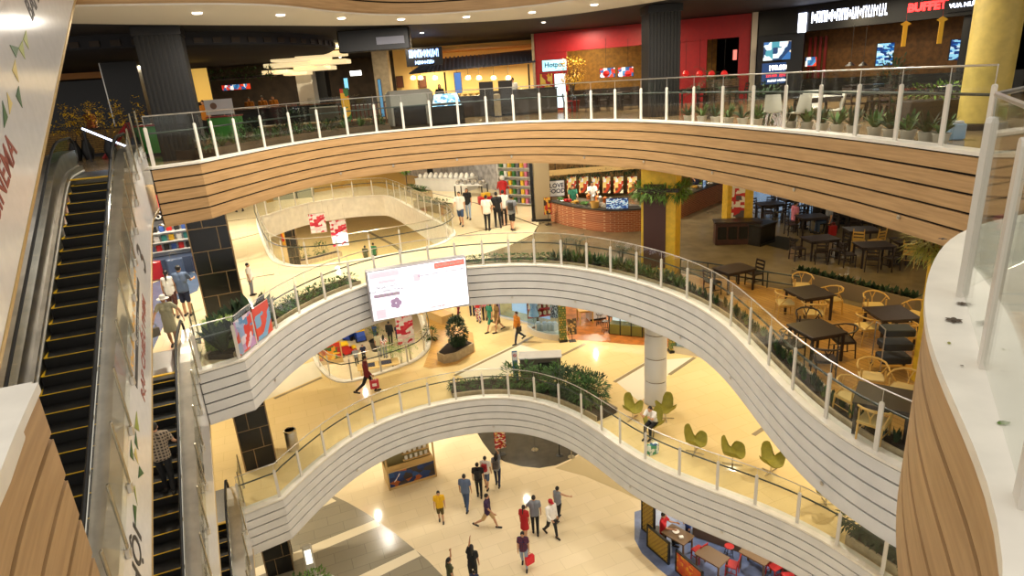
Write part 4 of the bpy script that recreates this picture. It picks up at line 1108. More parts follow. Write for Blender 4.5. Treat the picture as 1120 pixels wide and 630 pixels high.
# information kiosk
a, b = P(426, 537, 0), P(478, 521, 0); mid = (a + b) / 2; ang = atan2(b.y - a.y, b.x - a.x); L = (b - a).length
FRAMEW = mat('pine_frame', (206, 172, 112), .5)
t = thing('travel_kiosk', 'wood framed booth with a blue picture front and white brochure shelves', 'kiosk', mid, ang)
ocean = patmat('ocean_picture', [(22, 58, 120), (16, 44, 96), (30, 80, 140), (60, 50, 50), (170, 90, 40), (24, 60, 120), (40, 40, 50)], 3.0, .4, stretch=(1, 1, 1.6), kind='E')
MB().box((0, .05, .5), (L - .12, .06, .78)).build('picture_front', ocean, t)
for sx in (-1, 1):
    MB().box((sx * (L / 2 - .03), .03, 1.15), (.07, .07, 2.3)).build('frame_post', FRAMEW, t); MB().box((sx * (L / 2 - .03), 1.0, 1.15), (.07, .07, 2.3)).build('frame_post', FRAMEW, t)
    MB().box((sx * (L / 2 - .03), .5, .45), (.05, 1.0, .9)).build('side_panel', FRAMEW, t)
MB().box((0, .02, .07), (L, .05, .1)).box((0, .02, .92), (L, .06, .06)).build('front_rail', FRAMEW, t)
MB().box((0, .03, 2.27), (L, .07, .07)).box((0, 1.0, 2.27), (L, .07, .07)).build('roof_frame', FRAMEW, t)
MB().box((0, .22, .93), (L - .1, .4, .04)).build('countertop', FRAMEW, t)
MB().box((0, 1.0, 1.15), (L - .1, .04, 2.1)).build('back_panel', mat('green_panel', (170, 160, 110), .6), t)
MB().box((-L * .27, .9, 1.75), (L * .36, .06, .7)).build('display_screen', mat('dark_blue_screen', (40, 52, 80), .2, emit=.15), t)
for k in range(4): MB().box((L * .17, .50 + k * .14, 1.0 + k * .26), (L * .56, .16, .03)).build('shelf', FRAMEW, t)
white_p = mat('white_paper', (236, 232, 220), .6)
lst = []
for k in range(3):
    for i in range(5):
        lst.append((k, i))
R2m = Matrix.Rotation(ang, 3, 'Z')
proto = None
for k, i in lst:
    p = mid + R2m @ Vector((L * (-.04 + i * .105), .50 + k * .14, 1.02 + k * .26))
    if proto is None: proto = o = tag(MB().box((0, 0, .1), (.13, .03, .2)).build('brochure', white_p, loc=p, rz=ang), 'white brochure standing on the pine shelves of the kiosk', 'brochure', 'brochures on the kiosk shelves')
    else: o = proto.copy(); COL.objects.link(o); o.location = p
    o['label'] = 'white brochure standing on the pine shelves of the kiosk'
J = Matrix.Rotation(0, 3, 'Z')
# Japan shaped white print on the picture front
MB().plate([(-L * .38, .015, .35), (-L * .33, .015, .42), (-L * .30, .015, .55), (-L * .27, .015, .60), (-L * .24, .015, .74), (-L * .265, .015, .72), (-L * .29, .015, .62), (-L * .33, .015, .5), (-L * .37, .015, .42)], (0, -.004, 0)).build('island_print', mat('white_print', (235, 225, 225), .5), t)
# sign stand and chrome queue posts on the charcoal floor
v = P(548, 497, 0); t = sandwich('tall red menu sign standing at the edge of the charcoal floor', .55, 1.35, v, face(v.x * -1, -v.y) + pi + .25, patmat('red_menu', [(176, 22, 26), (196, 30, 30), (230, 200, 120), (150, 16, 20), (240, 230, 220)], 9, .5, stretch=(1, 1, 2)))
for i, (x, y) in enumerate([(585, 492), (612, 498), (625, 500)]):
    v = P(x, y, 0); t = thing('queue_post', ['chrome queue post on the charcoal floor nearest the red menu sign', 'black queue post on the charcoal floor, middle one of three', 'chrome queue post at the right rim of the charcoal floor'][i], 'post', v)
    MB().lathe([(.17, 0), (.17, .02), (.04, .04), (.025, .06)], n=16).build('base', DARK if i == 1 else CHROME, t, smooth=True); MB().lathe([(.025, .05), (.025, .92), (.04, .94), (.04, 1.0), (.0, 1.02)], n=12).build('pole', DARK if i == 1 else CHROME, t, smooth=True)
# lower left: column, lit pillar, planter
column_tiled('black stone column at the lower edge under the lowest balcony', P(306, 640, 0) + Vector((-.3, 1.0, 0)), .95, .95, Z1 - .4, R_(21))
v = P(344, 640, 0); t = thing('information_totem', 'slim pale totem with a lit face at the lower left edge', 'totem', v, R_(21))
MB().bb((0, 0, .9), (.34, .16, 1.8), .04).build('casing', mat('pale_casing', (206, 200, 184), .3), t); MB().box((0, -.085, 1.35), (.22, .008, .6)).build('lit_face', mat('lit_white', (255, 250, 236), .3, emit=1.6), t)
v = P(350, 655, 0); t = thing('oval_planter', 'white oval planter tub at the lower left edge', 'planter', v, .4)
MB().lathe([(.42, 0), (.5, .55), (.52, .6), (.46, .6), (.44, .5), (.01, .5)], n=20, sx=1.3).build('tub', WHITE, t, smooth=True); MB().lathe([(.44, .5), (.01, .54)], n=20, sx=1.3).build('soil', SOIL, t)
shrub('leafy_shrub', 'green shrub growing in the white oval tub', v + Vector((0, 0, .5)), (.55, .45, .32), LEAFL, 160, .16, .07, 'plant')
shrub('leafy_shrub', 'dark leafy shrub left of the white oval tub', P(330, 652, 0), (.5, .5, .45), LEAF, 200, .18, .08, 'plant')
# blue floored restaurant below the lowest balcony, right
BLUEF = mat('blue_grey_floor', (104, 120, 160), .35, var=.12, scale=3)
inlay([(694, 560), (694, 590), (702, 605), (720, 622), (745, 642), (900, 700), (1010, 700), (1010, 600), (880, 560), (760, 540)], Z0, BLUEF, .008)
LATT = tilemat('yellow_lattice', (206, 170, 52), (190, 150, 40), (90, 66, 20), .16, .1, .5, 0, .02, plane='xz')
def panel(label, x0, y0, x1, y1, h, m, name='lattice_screen', d=.08):
    a, b = P(x0, y0, 0), P(x1, y1, 0); t = thing(name, label, 'partition', (a + b) / 2, atan2(b.y - a.y, b.x - a.x)); L = (b - a).length
    MB().box((0, 0, h / 2), (L - .08, d * .5, h - .08)).build('lattice_panel', m, t)
    f = MB()
    for z in (.03, h - .03): f.box((0, 0, z), (L, d, .06))
    for sx in (-1, 1): f.box((sx * (L / 2 - .03), 0, h / 2), (.06, d, h))
    f.build('panel_frame', DARK, t); return t
panel('tall yellow lattice partition at the back corner of the blue floored restaurant', 702, 578, 716, 590, 1.9, LATT)
panel('low yellow lattice partition in front of the seated man in red', 708, 597, 732, 618, 1.0, LATT)
panel('low orange lettered partition at the bottom edge of the restaurant', 739, 624, 768, 650, .95, patmat('orange_board', [(200, 84, 20), (214, 100, 24), (200, 60, 30), (226, 160, 40)], 7, .5))
CTAB = mat('brown_laminate', (112, 88, 62), .4)
def put(o, x, y, z, rz): v = P(x, y, z); v.z = z; o.location = v; o.rotation_euler = (0, 0, rz); return o
TB = table('brown cafe table with a white plate and phone in front of the man in red', 1.0, .7, .75, CTAB); put(TB, 741, 602, Z0, R_(-50))
for (x, y, lb) in ((778, 626, 'brown cafe table beside the orange lettered partition'), (826, 624, 'brown cafe table at the lower edge between two red chairs'), (872, 632, 'dark cafe table farthest right in the blue floored restaurant')):
    o = dup(TB, label=lb); put(o, x, y, Z0, R_(-50))
SOFA = mat('red_seat', (172, 32, 30), .5)
t = thing('curved_banquette', 'long curved brown and red banquette running under the lowest balcony', 'sofa'); 
bp = cr(pl([(762, 578), (800, 591), (840, 606), (885, 628)], Z0), 6)
MB().strip(bp, .0, .42, -.5, .05).build('base', CTAB, t); MB().strip(bp, .42, .52, -.48, 0).build('cushion', SOFA, t); MB().strip(bp, .42, 1.0, -.02, .12).build('backrest', mat('dark_red_back', (130, 30, 28), .6), t)
for i, (x, y, lb) in enumerate([(797, 608, 'red round stool under the banquette, left one'), (844, 618, 'red round stool under the banquette, right one')]):
    t = stool(lb, .45, SOFA); put(t, x, y, Z0, 0)
RCH = ladder_chair('red slatted cafe chair beside the orange partition', SOFA, 'cafe_chair'); put(RCH, 800, 628, Z0, 1)
for (x, y, r, lb) in ((846, 630, 2, 'red slatted cafe chair, middle of the lower edge'), (862, 642, 1.5, 'red slatted cafe chair, right of the lower edge'), (764, 612, .5, 'red slatted cafe chair behind the orange partition')):
    put(dup(RCH, label=lb), x, y, Z0, r)
v = P(725, 592, 0); v.z = -.0
ms, _i = person(v, face(1, -.6), 'man in a red T-shirt sitting at the cafe table by the yellow lattice', 1.68, top=C('tee_red', (186, 24, 34)), bot=blk, sit=1, armL=(45, 5, 50), armR=(45, 5, 50))
t = thing('bench', 'small dark bench under the man in red', 'bench', v, face(1, -.6)); MB().box((0, -.12, .42), (.5, .45, .05)).build('seat', DKWOOD, t)
for sx in (-1, 1): MB().box((sx * .2, -.12, .2), (.05, .4, .4)).build('leg', DKWOOD, t)
v = P(752, 592, 0)
person(v, face(-1, -.2), 'child in a blue outfit with a yellow bag standing by the cafe table', 1.45, top=blu, bot=navy, sleeve='long', backpack=mat('yellow_pack', (226, 180, 30), .6))
for (dx, dy, nm, lb, m, sz) in ((-.12, .05, 'plate', 'white plate on the brown cafe table', white_p, 0), (.2, -.08, 'paper_box', 'white food box next to the plate', white_p, 1)):
    p = TB.location + Matrix.Rotation(R_(-50), 3, 'Z') @ Vector((dx, dy, .755))
    if sz == 0: tag(MB().lathe([(.06, 0), (.13, .02), (.135, .025), (.06, .008)], n=16).build(nm, m, loc=p), lb, 'plate')
    else: tag(MB().bb((0, 0, .03), (.16, .12, .06), .01).build(nm, m, loc=p), lb, 'box')
# play area seen through the round opening
DKP = mat('dark_pot', (44, 42, 40), .5)
frond_palm('potted_palm', 'potted palm in the play area behind the kiddie cars', P(412, 383, 0), 2.3, 16, 1.1, LEAF, pot=.42)
def kcar(label, x, y, rz, c1, c2):
    t = thing('kiddie_car', label, 'toy car', P(x, y, 0), rz); m1 = mat('toy_' + c1[0], c1[1], .3); m2 = mat('toy_' + c2[0], c2[1], .3)
    MB().plate([(-.6, -.3, .15), (.6, -.3, .15), (.65, -.3, .4), (.25, -.3, .45), (.12, -.3, .75), (-.4, -.3, .8), (-.6, -.3, .5)], (0, .6, 0)).build('body', m1, t)
    MB().box((-.15, 0, .86), (.6, .66, .08)).build('roof', m2, t); MB().bb((.5, 0, .48), (.3, .5, .12), .05).build('bonnet', m2, t)
    for sx in (-.38, .38):
        for sy in (-.33, .33): MB().tube([(sx, sy - .05, .16), (sx, sy + .05, .16)], .16, 14).build('wheel', DARK, t)
    for sy in (-.27, .27): MB().tube([(.2, sy, .45), (.1, sy, .85)], .02, 6).build('roof_post', m2, t)
    return t
RD, BL, YL = ('red', (200, 30, 30)), ('blue', (30, 70, 170)), ('yellow', (236, 190, 30))
kcar('red and yellow kiddie car left of the potted palm', 380, 388, .4, RD, YL); kcar('blue and yellow kiddie car right of the potted palm', 394, 372, 2.0, BL, YL); kcar('small blue kiddie car behind the palm', 384, 370, 1.2, BL, RD)
v = P(360, 398, 0); t = thing('picture_booth', 'booth wall with a red and yellow food picture in the play area', 'booth', v, R_(12)); MB().box((0, 0, 1.0), (1.9, .1, 2.0)).build('board', FRAMEW, t); MB().box((0, -.06, 1.1), (1.75, .02, 1.6)).build('food_picture', patmat('food_picture', [(196, 40, 24), (224, 150, 30), (170, 24, 20), (236, 190, 60), (60, 100, 40)], 3, .4), t)
t = thing('activity_table', 'cream craft table with dark blue tray in the play area', 'table', P(415, 408, 0), R_(15)); MB().bb((0, 0, .62), (2.6, 1.0, .08), .03).build('tabletop', FRAMEW, t); MB().box((-.6, 0, .67), (.8, .6, .03)).build('tray', navy, t); MB().box((.45, 0, .67), (.8, .6, .03)).build('tray', navy, t)
for sx in (-1, 1): MB().box((sx * 1.1, 0, .3), (.1, .8, .6)).build('leg', FRAMEW, t)
for (x, y, lb, c) in ((391, 400, 'child in grey sitting at the craft table, left', grey), (399, 396, 'child in dark clothes at the craft table, right', navy)):
    person(P(x, y, 0), face(.3, -1), lb, 1.25, top=c, bot=blk)
for i, (x, y) in enumerate([(430, 402), (440, 400), (450, 397)]):
    frond_palm('bamboo_palm', ['left', 'middle', 'right'][i] + ' bamboo palm of three growing from the bed by the round opening', P(x, y, 0), 2.1, 14, .9, LEAFL, pot=None)
# ------------------------------------------------------------------ first floor
ACC = mat('grey_accent_strip', (150, 136, 106), .15)
def strip(pts, z, w, m=ACC):
    q = pl(pts, z); mb = []
    a = offset(q, w / 2); b = offset(q, -w / 2); o = slab('floor', [a + b[::-1]], z + .001, z + .006, [m, m]); struct(o)
for p in ([(497, 411), (565, 378), (583, 368)], [(610, 391), (640, 376)], [(672, 418), (709, 396)], [(732, 410), (760, 391)], [(824, 476), (836, 468)], [(300, 436), (352, 413)]): strip(p, Z1, .16)
PALEB = mat('pale_marble', (240, 232, 208), .07)
inlay([(672, 416), (707, 395), (758, 391), (732, 409), (700, 440)], Z1, PALEB, .004); inlay([(497, 408), (565, 376), (610, 389), (590, 400), (520, 420)], Z1, PALEB, .004); inlay([(290, 438), (352, 411), (346, 394), (280, 416)], Z1, PALEB, .004)
inlay([(452, 325), (490, 352), (497, 358), (517, 364), (520, 385), (500, 398), (488, 401), (470, 403), (463, 401), (471, 380), (468, 352), (458, 330)], Z1, tilemat('oak_deck_first', (206, 160, 84), (192, 144, 70), (140, 100, 48), 1.3, .14, .3, R_(30), .006), .005)
ORF = mat('terracotta_floor', (192, 118, 56), .3, var=.2, scale=3)
inlay([(622, 371), (650, 373), (680, 376), (710, 378), (735, 380), (790, 384), (790, 310), (560, 310), (612, 345)], Z1, ORF, .005)
v = (P(269, 516, Z1) + P(303, 506, Z1)) / 2; ang = atan2((P(303, 506, Z1) - P(269, 516, Z1)).y, (P(303, 506, Z1) - P(269, 516, Z1)).x)
column_tiled('black tiled column with brass joints on the first floor beside the steel bin', v + Matrix.Rotation(ang, 3, 'Z') @ Vector((0, .5, 0)), (P(303, 506, Z1) - P(269, 516, Z1)).length, 1.0, Z2 - Z1 - .4, ang)
t = thing('litter_bin', 'cylindrical steel litter bin beside the black tiled column', 'bin', P(321, 491, Z1)); MB().lathe([(.20, 0), (.20, .04), (.21, .05), (.21, .7), (.2, .74)], n=24).build('body', STEEL, t, smooth=True); MB().lathe([(.215, .73), (.215, .78), (.17, .79), (.16, .74)], n=24).build('rim', CHROME, t, smooth=True); MB().lathe([(.16, .72), (.001, .70)], n=20).build('opening', BLACK, t)
# white round column in segments
v = P(719, 444, Z1) + Vector((0, .33, 0)); t = thing('round_column', 'white round column of stacked shells between the egg chairs and the shop', 'column', v)
for k in range(5):
    MB().lathe([(.40, .03 + k * .95), (.41, .04 + k * .95), (.41, .93 + k * .95), (.40, .945 + k * .95)], n=28).build('shell_segment', mat('pale_grey_shell', (206, 204, 198), .35), t, smooth=True)
MB().lathe([(.385, 0), (.385, 4.8)], n=20).build('joint_core', mat('joint_grey', (120, 104, 80), .5), t)
MB().lathe([(.43, 0), (.43, .05)], n=28).build('base_ring', STEEL, t)
# egg chairs
SW = swan('olive green swan chair nearest the white column, left of it')
for i, (x, y, r, lb) in enumerate([(692, 458, R_(200), None), (728, 458, R_(150), 'olive green swan chair right behind the seated woman'), (715, 474, R_(140), 'olive green swan chair the woman in white sits on'), (760, 495, R_(215), 'empty olive green swan chair right of the seated woman'),
        (801, 508, R_(225), 'olive green swan chair with wide back, second from the right in the row'), (843, 517, R_(190), 'low olive green swan chair at the edge of the upper balcony'), (903, 552, R_(240), 'dark olive swan chair half hidden at the far right end')]):
    o = SW if lb is None else dup(SW, label=lb); o['group'] = 'swan chairs on the first floor'; put(o, x, y, Z1, r)
v = P(715, 474, Z1); hd = R_(140); v2 = v + Matrix.Rotation(hd, 3, 'Z') @ Vector((0, .05, .0))
person(v2, hd, 'woman in a white top and black trousers bent forward on a swan chair', 1.6, top=wht, bot=blk, female=True, hair='pony', sit=1, armL=(60, 5, 70), armR=(60, 5, 80), lean=22, sleeve='short')
shopping_bag(P(714, 496, Z1) + Vector((0, 0, .52)), 'white and green shopping bag on the floor by the seated woman', patmat('white_green_bag', [(225, 230, 225), (60, 150, 110), (225, 230, 225), (40, 90, 150)], 9, .5), .36, .36, .16, .4)
# planting beds beside the balcony railing
def bed(label, path, z, w, h, m=STONEP, off=.30):
    t = thing('planting_bed', label, 'planter', (path[0][0], path[0][1], z)); q = [(a - path[0][0], b - path[0][1]) for a, b in path]
    MB().strip(q, 0, h, off, off + .05).strip(q, 0, h, off + w, off + w + .05).build('bed_wall', m, t); MB().strip(q, .0, h - .04, off + .05, off + w).build('soil', SOIL, t); return t
def along(path, z, xs): return s_for_px(path, z, xs)
sb = along(R1, Z1, [497, 645]); bed('long bed of shrubs behind the lowest balcony railing', simplify(sub_path(R1, *sb), 2), Z1, 1.0, .22)
def plant_row(path, z, specs, off):
    out = []
    for (x, f) in specs:
        s = s_for_px(path, z, [x])[0]; (p, a, i) = path_at(path, s); k = off + rnd(-.12, .12); out.append(f(Vector((p[0] - sin(a) * k, p[1] + cos(a) * k, z)))); 
    return out
g = 'shrubs in the lowest balcony bed'
low = lambda v: shrub('ground_cover', 'low leafy plant at the left end of the lowest balcony bed', v + Vector((0, 0, .16)), (.38, .36, .14), LEAF, 110, .14, .05, 'plant', g, 3)
tall = lambda v: shrub('leafy_shrub', 'tall dark leafy shrub in the right half of the lowest balcony bed', v + Vector((0, 0, .16)), (.55, .5, .55), LEAFD if rnd(0,1)<.5 else LEAF, 300, .22, .05, 'shrub', g, 6)
mid_ = lambda v: shrub('leafy_shrub', 'loose mid-height shrub beside the grey desk behind the lowest balcony', v + Vector((0, 0, .16)), (.45, .45, .5), LEAF, 170, .26, .06, 'shrub', g, 6)
plant_row(R1, Z1, [(502, low), (513, low), (525, low), (538, low), (550, low), (556, mid_), (568, mid_), (580, mid_), (594, mid_), (604, tall), (612, tall), (619, tall), (626, tall), (632, tall)], .85)
plant_row(R1, Z1, [(596, tall), (608, tall), (618, tall), (626, tall)], 1.2)
t = thing('reception_desk', 'grey desk with a pale top behind the balcony shrubs', 'desk', P(592, 412, Z1), R_(-3)); MB().box((0, 0, .5), (1.7, .6, 1.0)).build('body', mat('mid_grey_panel', (92, 88, 78), .4), t); MB().bb((0, 0, 1.02), (1.8, .7, .06), .02).build('desktop', WHITE, t); MB().box((.3, -.31, .6), (.8, .02, .4)).build('front_recess', DARK, t)
t = thing('notice_post', 'slim blue notice post with a round red symbol near the grey desk', 'sign', P(565, 420, Z1), R_(5)); MB().bb((0, 0, .75), (.22, .06, 1.5), .01).build('panel', mat('blue_notice', (60, 104, 140), .4), t); MB().box((0, -.033, 1.28), (.19, .008, .36)).build('white_field', WHITE, t); MB().tube([(.06 * cos(q), -.042, 1.32 + .06 * sin(q)) for q in [k * pi / 8 for k in range(16)]], .012, 6, closed=True).beam((-.04, -.042, 1.36), (.04, -.042, 1.28), .02, .02).build('red_symbol', SOFA, t)
# planter with a bushy tree and the bench on the deck
a, b = P(486, 398, Z1), P(519, 384, Z1); t = thing('corner_planter', 'angular cream planter on the oak deck holding the bushy tree', 'planter', (a + b) / 2, atan2(b.y - a.y, b.x - a.x)); L = (b - a).length
MB().prism([(-L / 2, .5), (-L / 2, -.0), (-L * .2, -.25), (L / 2, 0), (L / 2, .9), (0, 1.0)], 0, .42).build('planter_wall', STONEP, t); MB().prism([(-L / 2 + .08, .45), (-L / 2 + .08, .05), (-L * .2, -.15), (L / 2 - .08, .05), (L / 2 - .08, .82), (0, .9)], .4, .45).build('soil', SOIL, t)
shrub('bushy_tree', 'bushy dark green tree in the angular cream planter', (a + b) / 2 + Vector((-.05, .35, .45)), (.5, .45, .75), LEAFD, 1300, .14, .08, 'tree')
a, b = P(470, 345, Z1), P(487, 356, Z1); t = thing('bench', 'long solid oak bench at the far end of the deck', 'bench', (a + b) / 2 + Vector((-.2, .5, 0)), atan2(b.y - a.y, b.x - a.x) + R_(8)); MB().bb((0, 0, .2), (2.6, .7, .4), .02).build('body', FRAMEW, t); MB().bb((0, 0, .43), (2.66, .76, .06), .02).build('seat', RATTAN, t)
shrub('leafy_shrub', 'small shrub at the left rim of the oak deck', P(471, 371, Z1), (.4, .35, .35), LEAF, 130, .2, .07)
# hanging banners
def banner(label, x, y, Y, w, h, m, rz=0):
    c = PY(x, y, Y); t = thing('hanging_banner', label, 'banner', (c.x, c.y, c.z), rz)
    MB().box((0, 0, 0), (w, .012, h)).build('cloth', m, t); MB().tube([(-w / 2 - .03, 0, h / 2), (w / 2 + .03, 0, h / 2)], .018, 8).build('top_rod', CHROME, t); MB().tube([(-w / 2 - .03, 0, -h / 2), (w / 2 + .03, 0, -h / 2)], .018, 8).build('bottom_rod', CHROME, t)
    for sx in (-1, 1): MB().tube([(sx * w * .45, 0, h / 2), (sx * w * .45, 0, h / 2 + .8)], .004, 4).build('cord', CHROME, t)
    return t
bann = patmat('red_white_banner', [(236, 226, 226), (214, 60, 80), (240, 232, 232), (196, 30, 60), (236, 200, 206)], 4.5, .6, stretch=(1, 1, 1.6))
banner('red and white banner hanging in the opening below the video screen', 443, 361, 27.6, .8, 1.45, bann, .2)
banner('left of the two banners seen through the far opening', 347.5, 244, 36.0, .9, 1.15, bann, .2); banner('right of the two banners seen through the far opening', 371, 255, 33.0, .85, 1.45, bann, .2)
# shops on the first floor
REDS = mat('red_shelf_paint', (186, 30, 36), .5); SHOPW = mat('shop_wall_white', (226, 216, 196), .6)
t = thing('shop_window', 'pale blue lit glass shopfront left of the clothes shop', 'window', P(567, 352, Z1), R_(-42)); MB().box((0, 0, 1.5), (2.6, .03, 3.0)).build('pane', glassmat('shop_glass', (220, 236, 248), .5, .05), t); MB().box((1.32, 0, 1.5), (.08, .1, 3.0)).build('frame_post', DARK, t); MB().box((-1.32, 0, 1.5), (.06, .1, 3.0)).build('frame_post', mat('lilac_frame', (196, 160, 200), .4), t); MB().box((0, .02, .05), (2.7, .14, .1)).build('sill', WHITE, t)
t = thing('backlit_wall', 'glowing pale blue wall behind the glass shopfront', 'panel', P(567, 352, Z1) + Vector((.7, .9, 0)), R_(-42)); MB().box((0, 0, 1.5), (2.6, .06, 3.0)).build('panel', mat('pale_blue_lit', (206, 226, 244), .4, emit=.5), t); MB().box((.9, -.05, 2.0), (.5, .02, 1.2)).build('poster', patmat('orange_poster', [(226, 90, 40), (240, 230, 220), (214, 60, 40)], 4, .5), t)
wp = pl([(577, 362), (583, 367), (592, 370), (602, 372), (613, 373)], Z1); t = thing('display_window_base', 'curved white display plinth of the clothes shop window', 'plinth', (wp[0][0], wp[0][1], Z1)); q = [(a - wp[0][0], b - wp[0][1]) for a, b in cr(wp, 4)]
MB().strip(q, 0, .28, 0, 1.3).build('plinth', SHOPW, t); MB().strip(q, .28, 3.4, .03, .05).build('curved_glass', glassmat('shop_glass', (220, 236, 248), .5, .05), t); MB().strip(q, .26, .32, -.01, .05).build('edge_rail', WHITE, t)
def mannequin(label, x, y, m, z=Z1 + .28, sc=1, dy=.8):
    v = P(x, y, Z1); v.y += dy; v.z = z; t = thing('mannequin', label, 'mannequin', v, face(-.2, -1)); MB().lathe([(.14, 0), (.14, .02), (.015, .03), (.015, .75)], n=16).build('stand', CHROME, t)
    mb = MB(); mb.lathe([(.24, .62), (.2, .8), (.13, 1.05), (.15, 1.2), (.17, 1.32), (.10, 1.42), (.05, 1.45)], n=16, sx=1.15, sy=.75); mb.build('dress', m, t, smooth=True); MB().lathe([(.045, 1.43), (.045, 1.5), (.055, 1.56), (.07, 1.66), (.05, 1.75), (0, 1.78)], n=12).build('head', WHITE, t, smooth=True)
    for sx in (-1, 1): cap(MB(), (sx * .17, 0, 1.36), (sx * .23, .02, 1.0), .04, .03).build('arm', WHITE, t)
    return t
mannequin('mannequin in a pale blue dress at the left of the shop window', 586, 371, mat('cloth_pale_blue', (120, 160, 190), .8, c2=(150, 190, 210), scale=20)); mannequin('mannequin in a dark spotted dress at the right of the shop window', 610, 372, patmat('dark_spots', [(34, 40, 60), (34, 40, 60), (200, 200, 200)], 26, .8))
a = P(598, 362, Z1); t = thing('display_shelf', 'slanted red shelf stocked with small goods in the shop window', 'shelf', a + Vector((0, 1.0, .28)), R_(12)); 
MB().box((0, .3, .9), (1.7, .05, 1.8)).build('back_panel', REDS, t)
for k in range(5): MB().box((0, .1, .2 + k * .38), (1.7, .4, .04)).build('shelf_board', REDS, t)
gp = None
for k in range(4):
    for i in range(7):
        p = t.location + Matrix.Rotation(R_(12), 3, 'Z') @ Vector((-.72 + i * .24, .02, .23 + k * .38))
        if gp is None: gp = o = tag(MB().bb((0, 0, .09), (.14, .14, .18), .03).build('gift_box', mat('cream_gift', (226, 200, 160), .5), loc=p, rz=R_(12)), 'small cream box on the red display shelf', 'box', 'boxes on the red display shelf')
        else: o = gp.copy(); COL.objects.link(o); o.location = p
for i, (x, c) in enumerate(((590, (214, 208, 196)), (597, (226, 220, 210)), (603, (196, 190, 180)), (608, (226, 214, 200)))):
    v = P(x, 371, Z1) + Vector((0, .45, .28)); t = thing('display_box', 'white display box on the shop plinth, ' + ['farthest left', 'second from left', 'third from left', 'nearest the green pillar'][i], 'box', v, .2 * i); MB().bb((0, 0, .18), (.3, .26, .36), .02).build('box', mat('display_%d' % c[0], c, .5), t); MB().bb((0, 0, .4), (.2, .2, .1), .03).build('lid', WHITE, t)
GPAT = tilemat('green_gold_pattern', (70, 110, 50), (180, 150, 60), (40, 70, 40), .12, .12, .4, 0, .015, plane='xz')
def pil(label, x, y, w, h=4.2): v = P(x, y, Z1); t = thing('patterned_pillar', label, 'pillar', v + Vector((0, .12, 0)), R_(5)); MB().box((0, 0, h / 2), (w, w, h)).build('shaft', GPAT, t); MB().box((0, 0, .06), (w + .06, w + .06, .12)).build('foot', DARK, t); return t
pil('green and gold patterned pillar right of the clothes shop', 616, 374, .34); pil('green and gold patterned pillar right of the white column', 736, 386, .28)
sandwich('small dark framed menu stand before the orange floored restaurant', .42, .8, P(626, 373, Z1), .1, patmat('menu_card', [(60, 50, 40), (190, 150, 90), (90, 70, 50)], 10, .5), 'menu_stand')
ST0 = stool('bar stool at the restaurant counter, left of the glass display'); put(ST0, 662, 364, Z1, .3)
for (x, y, lb) in ((668, 358, 'bar stool behind the first one at the restaurant counter'), (656, 356, 'bar stool farthest back at the restaurant counter')): put(dup(ST0, label=lb), x, y, Z1, 1)
# glass counter with bottles
a, b = P(669, 366, Z1), P(706, 370, Z1); L = (b - a).length; ang = atan2(b.y - a.y, b.x - a.x); t = thing('glass_counter', 'black framed glass counter lit from inside in the orange floored restaurant', 'counter', (a + b) / 2 + Vector((0, .3, 0)), ang)
MB().box((0, 0, .3), (L, .55, .5)).build('base', mat('olive_front', (120, 116, 50), .5), t); MB().box((0, 0, 1.12), (L, .6, .05)).build('top', DARK, t); MB().box((0, -.27, .82), (L - .1, .012, .5)).build('pane', GLASS, t); MB().box((0, .2, .82), (L - .1, .02, .5)).build('lit_back', mat('lit_counter', (214, 232, 240), .4, emit=.8), t)
for k in range(4): MB().box((-L / 2 + .02 + k * (L - .04) / 3, -.27, .6), (.04, .04, 1.15)).build('frame_post', DARK, t)
R2m = Matrix.Rotation(ang, 3, 'Z'); bp_ = None
for i in range(16):
    p = t.location + R2m @ Vector((-L / 2 + .12 + i * (L - .24) / 15, 0.0, 1.145))
    if bp_ is None: bp_ = o = tag(MB().lathe([(.035, 0), (.035, .16), (.012, .22), (.012, .28)], n=8).build('bottle', mat('dark_bottle', (40, 30, 26), .2), loc=p), 'dark bottle standing on the black framed glass counter', 'bottle', 'bottles on the glass counter')
    else: o = bp_.copy(); COL.objects.link(o); o.location = p
TBR = table('round-edged pale table inside the orange floored restaurant', .8, .8, .75, RATTAN); put(TBR, 690, 350, Z1, .2); put(dup(TBR, label='pale table at the back left of the orange floored restaurant'), 640, 352, Z1, .1)
t = counter('white host desk inside the restaurant behind the menu stand', .9, .6, 1.0, P(652, 348, Z1), .2, WHITE)
wall('wall_shopback', tuple((P(560, 340, Z1) + Vector((1, 4, 0)))[:2]), (22, 38), Z1, Z2 - .36, SHOPW)
# second shop on the right: white stock on shelves
wp = pl([(735, 386), (750, 388), (770, 392), (790, 398), (806, 404)], Z1); t = thing('display_window_base', 'low white display plinth of the shop right of the white column', 'plinth', (wp[0][0], wp[0][1], Z1)); q = [(a - wp[0][0], b - wp[0][1]) for a, b in cr(wp, 4)]
MB().strip(q, 0, .3, 0, 1.2).build('plinth', SHOPW, t); MB().strip(q, .28, .34, -.01, .05).build('edge_rail', STEEL, t); MB().strip(q, .3, 3.2, .03, .05).build('curved_glass', glassmat('shop_glass', (220, 236, 248), .5, .05), t)
for i, (x, y, c) in enumerate(((745, 386, (230, 226, 216)), (756, 388, (200, 190, 170)), (766, 390, (90, 84, 80)), (776, 393, (236, 232, 224)), (786, 396, (210, 200, 186)))):
    v = P(x, y, Z1) + Vector((0, .5, .3)); tag(MB().bb((0, 0, .2), (.34, .28, .4), .03).build('display_box', mat('stock_%d' % c[1], c, .5), loc=v, rz=.2 * i), ['white', 'beige', 'dark grey', 'bright white', 'greige'][i] + ' box on the plinth of the right hand shop', 'box', 'boxes on the right hand shop plinth')
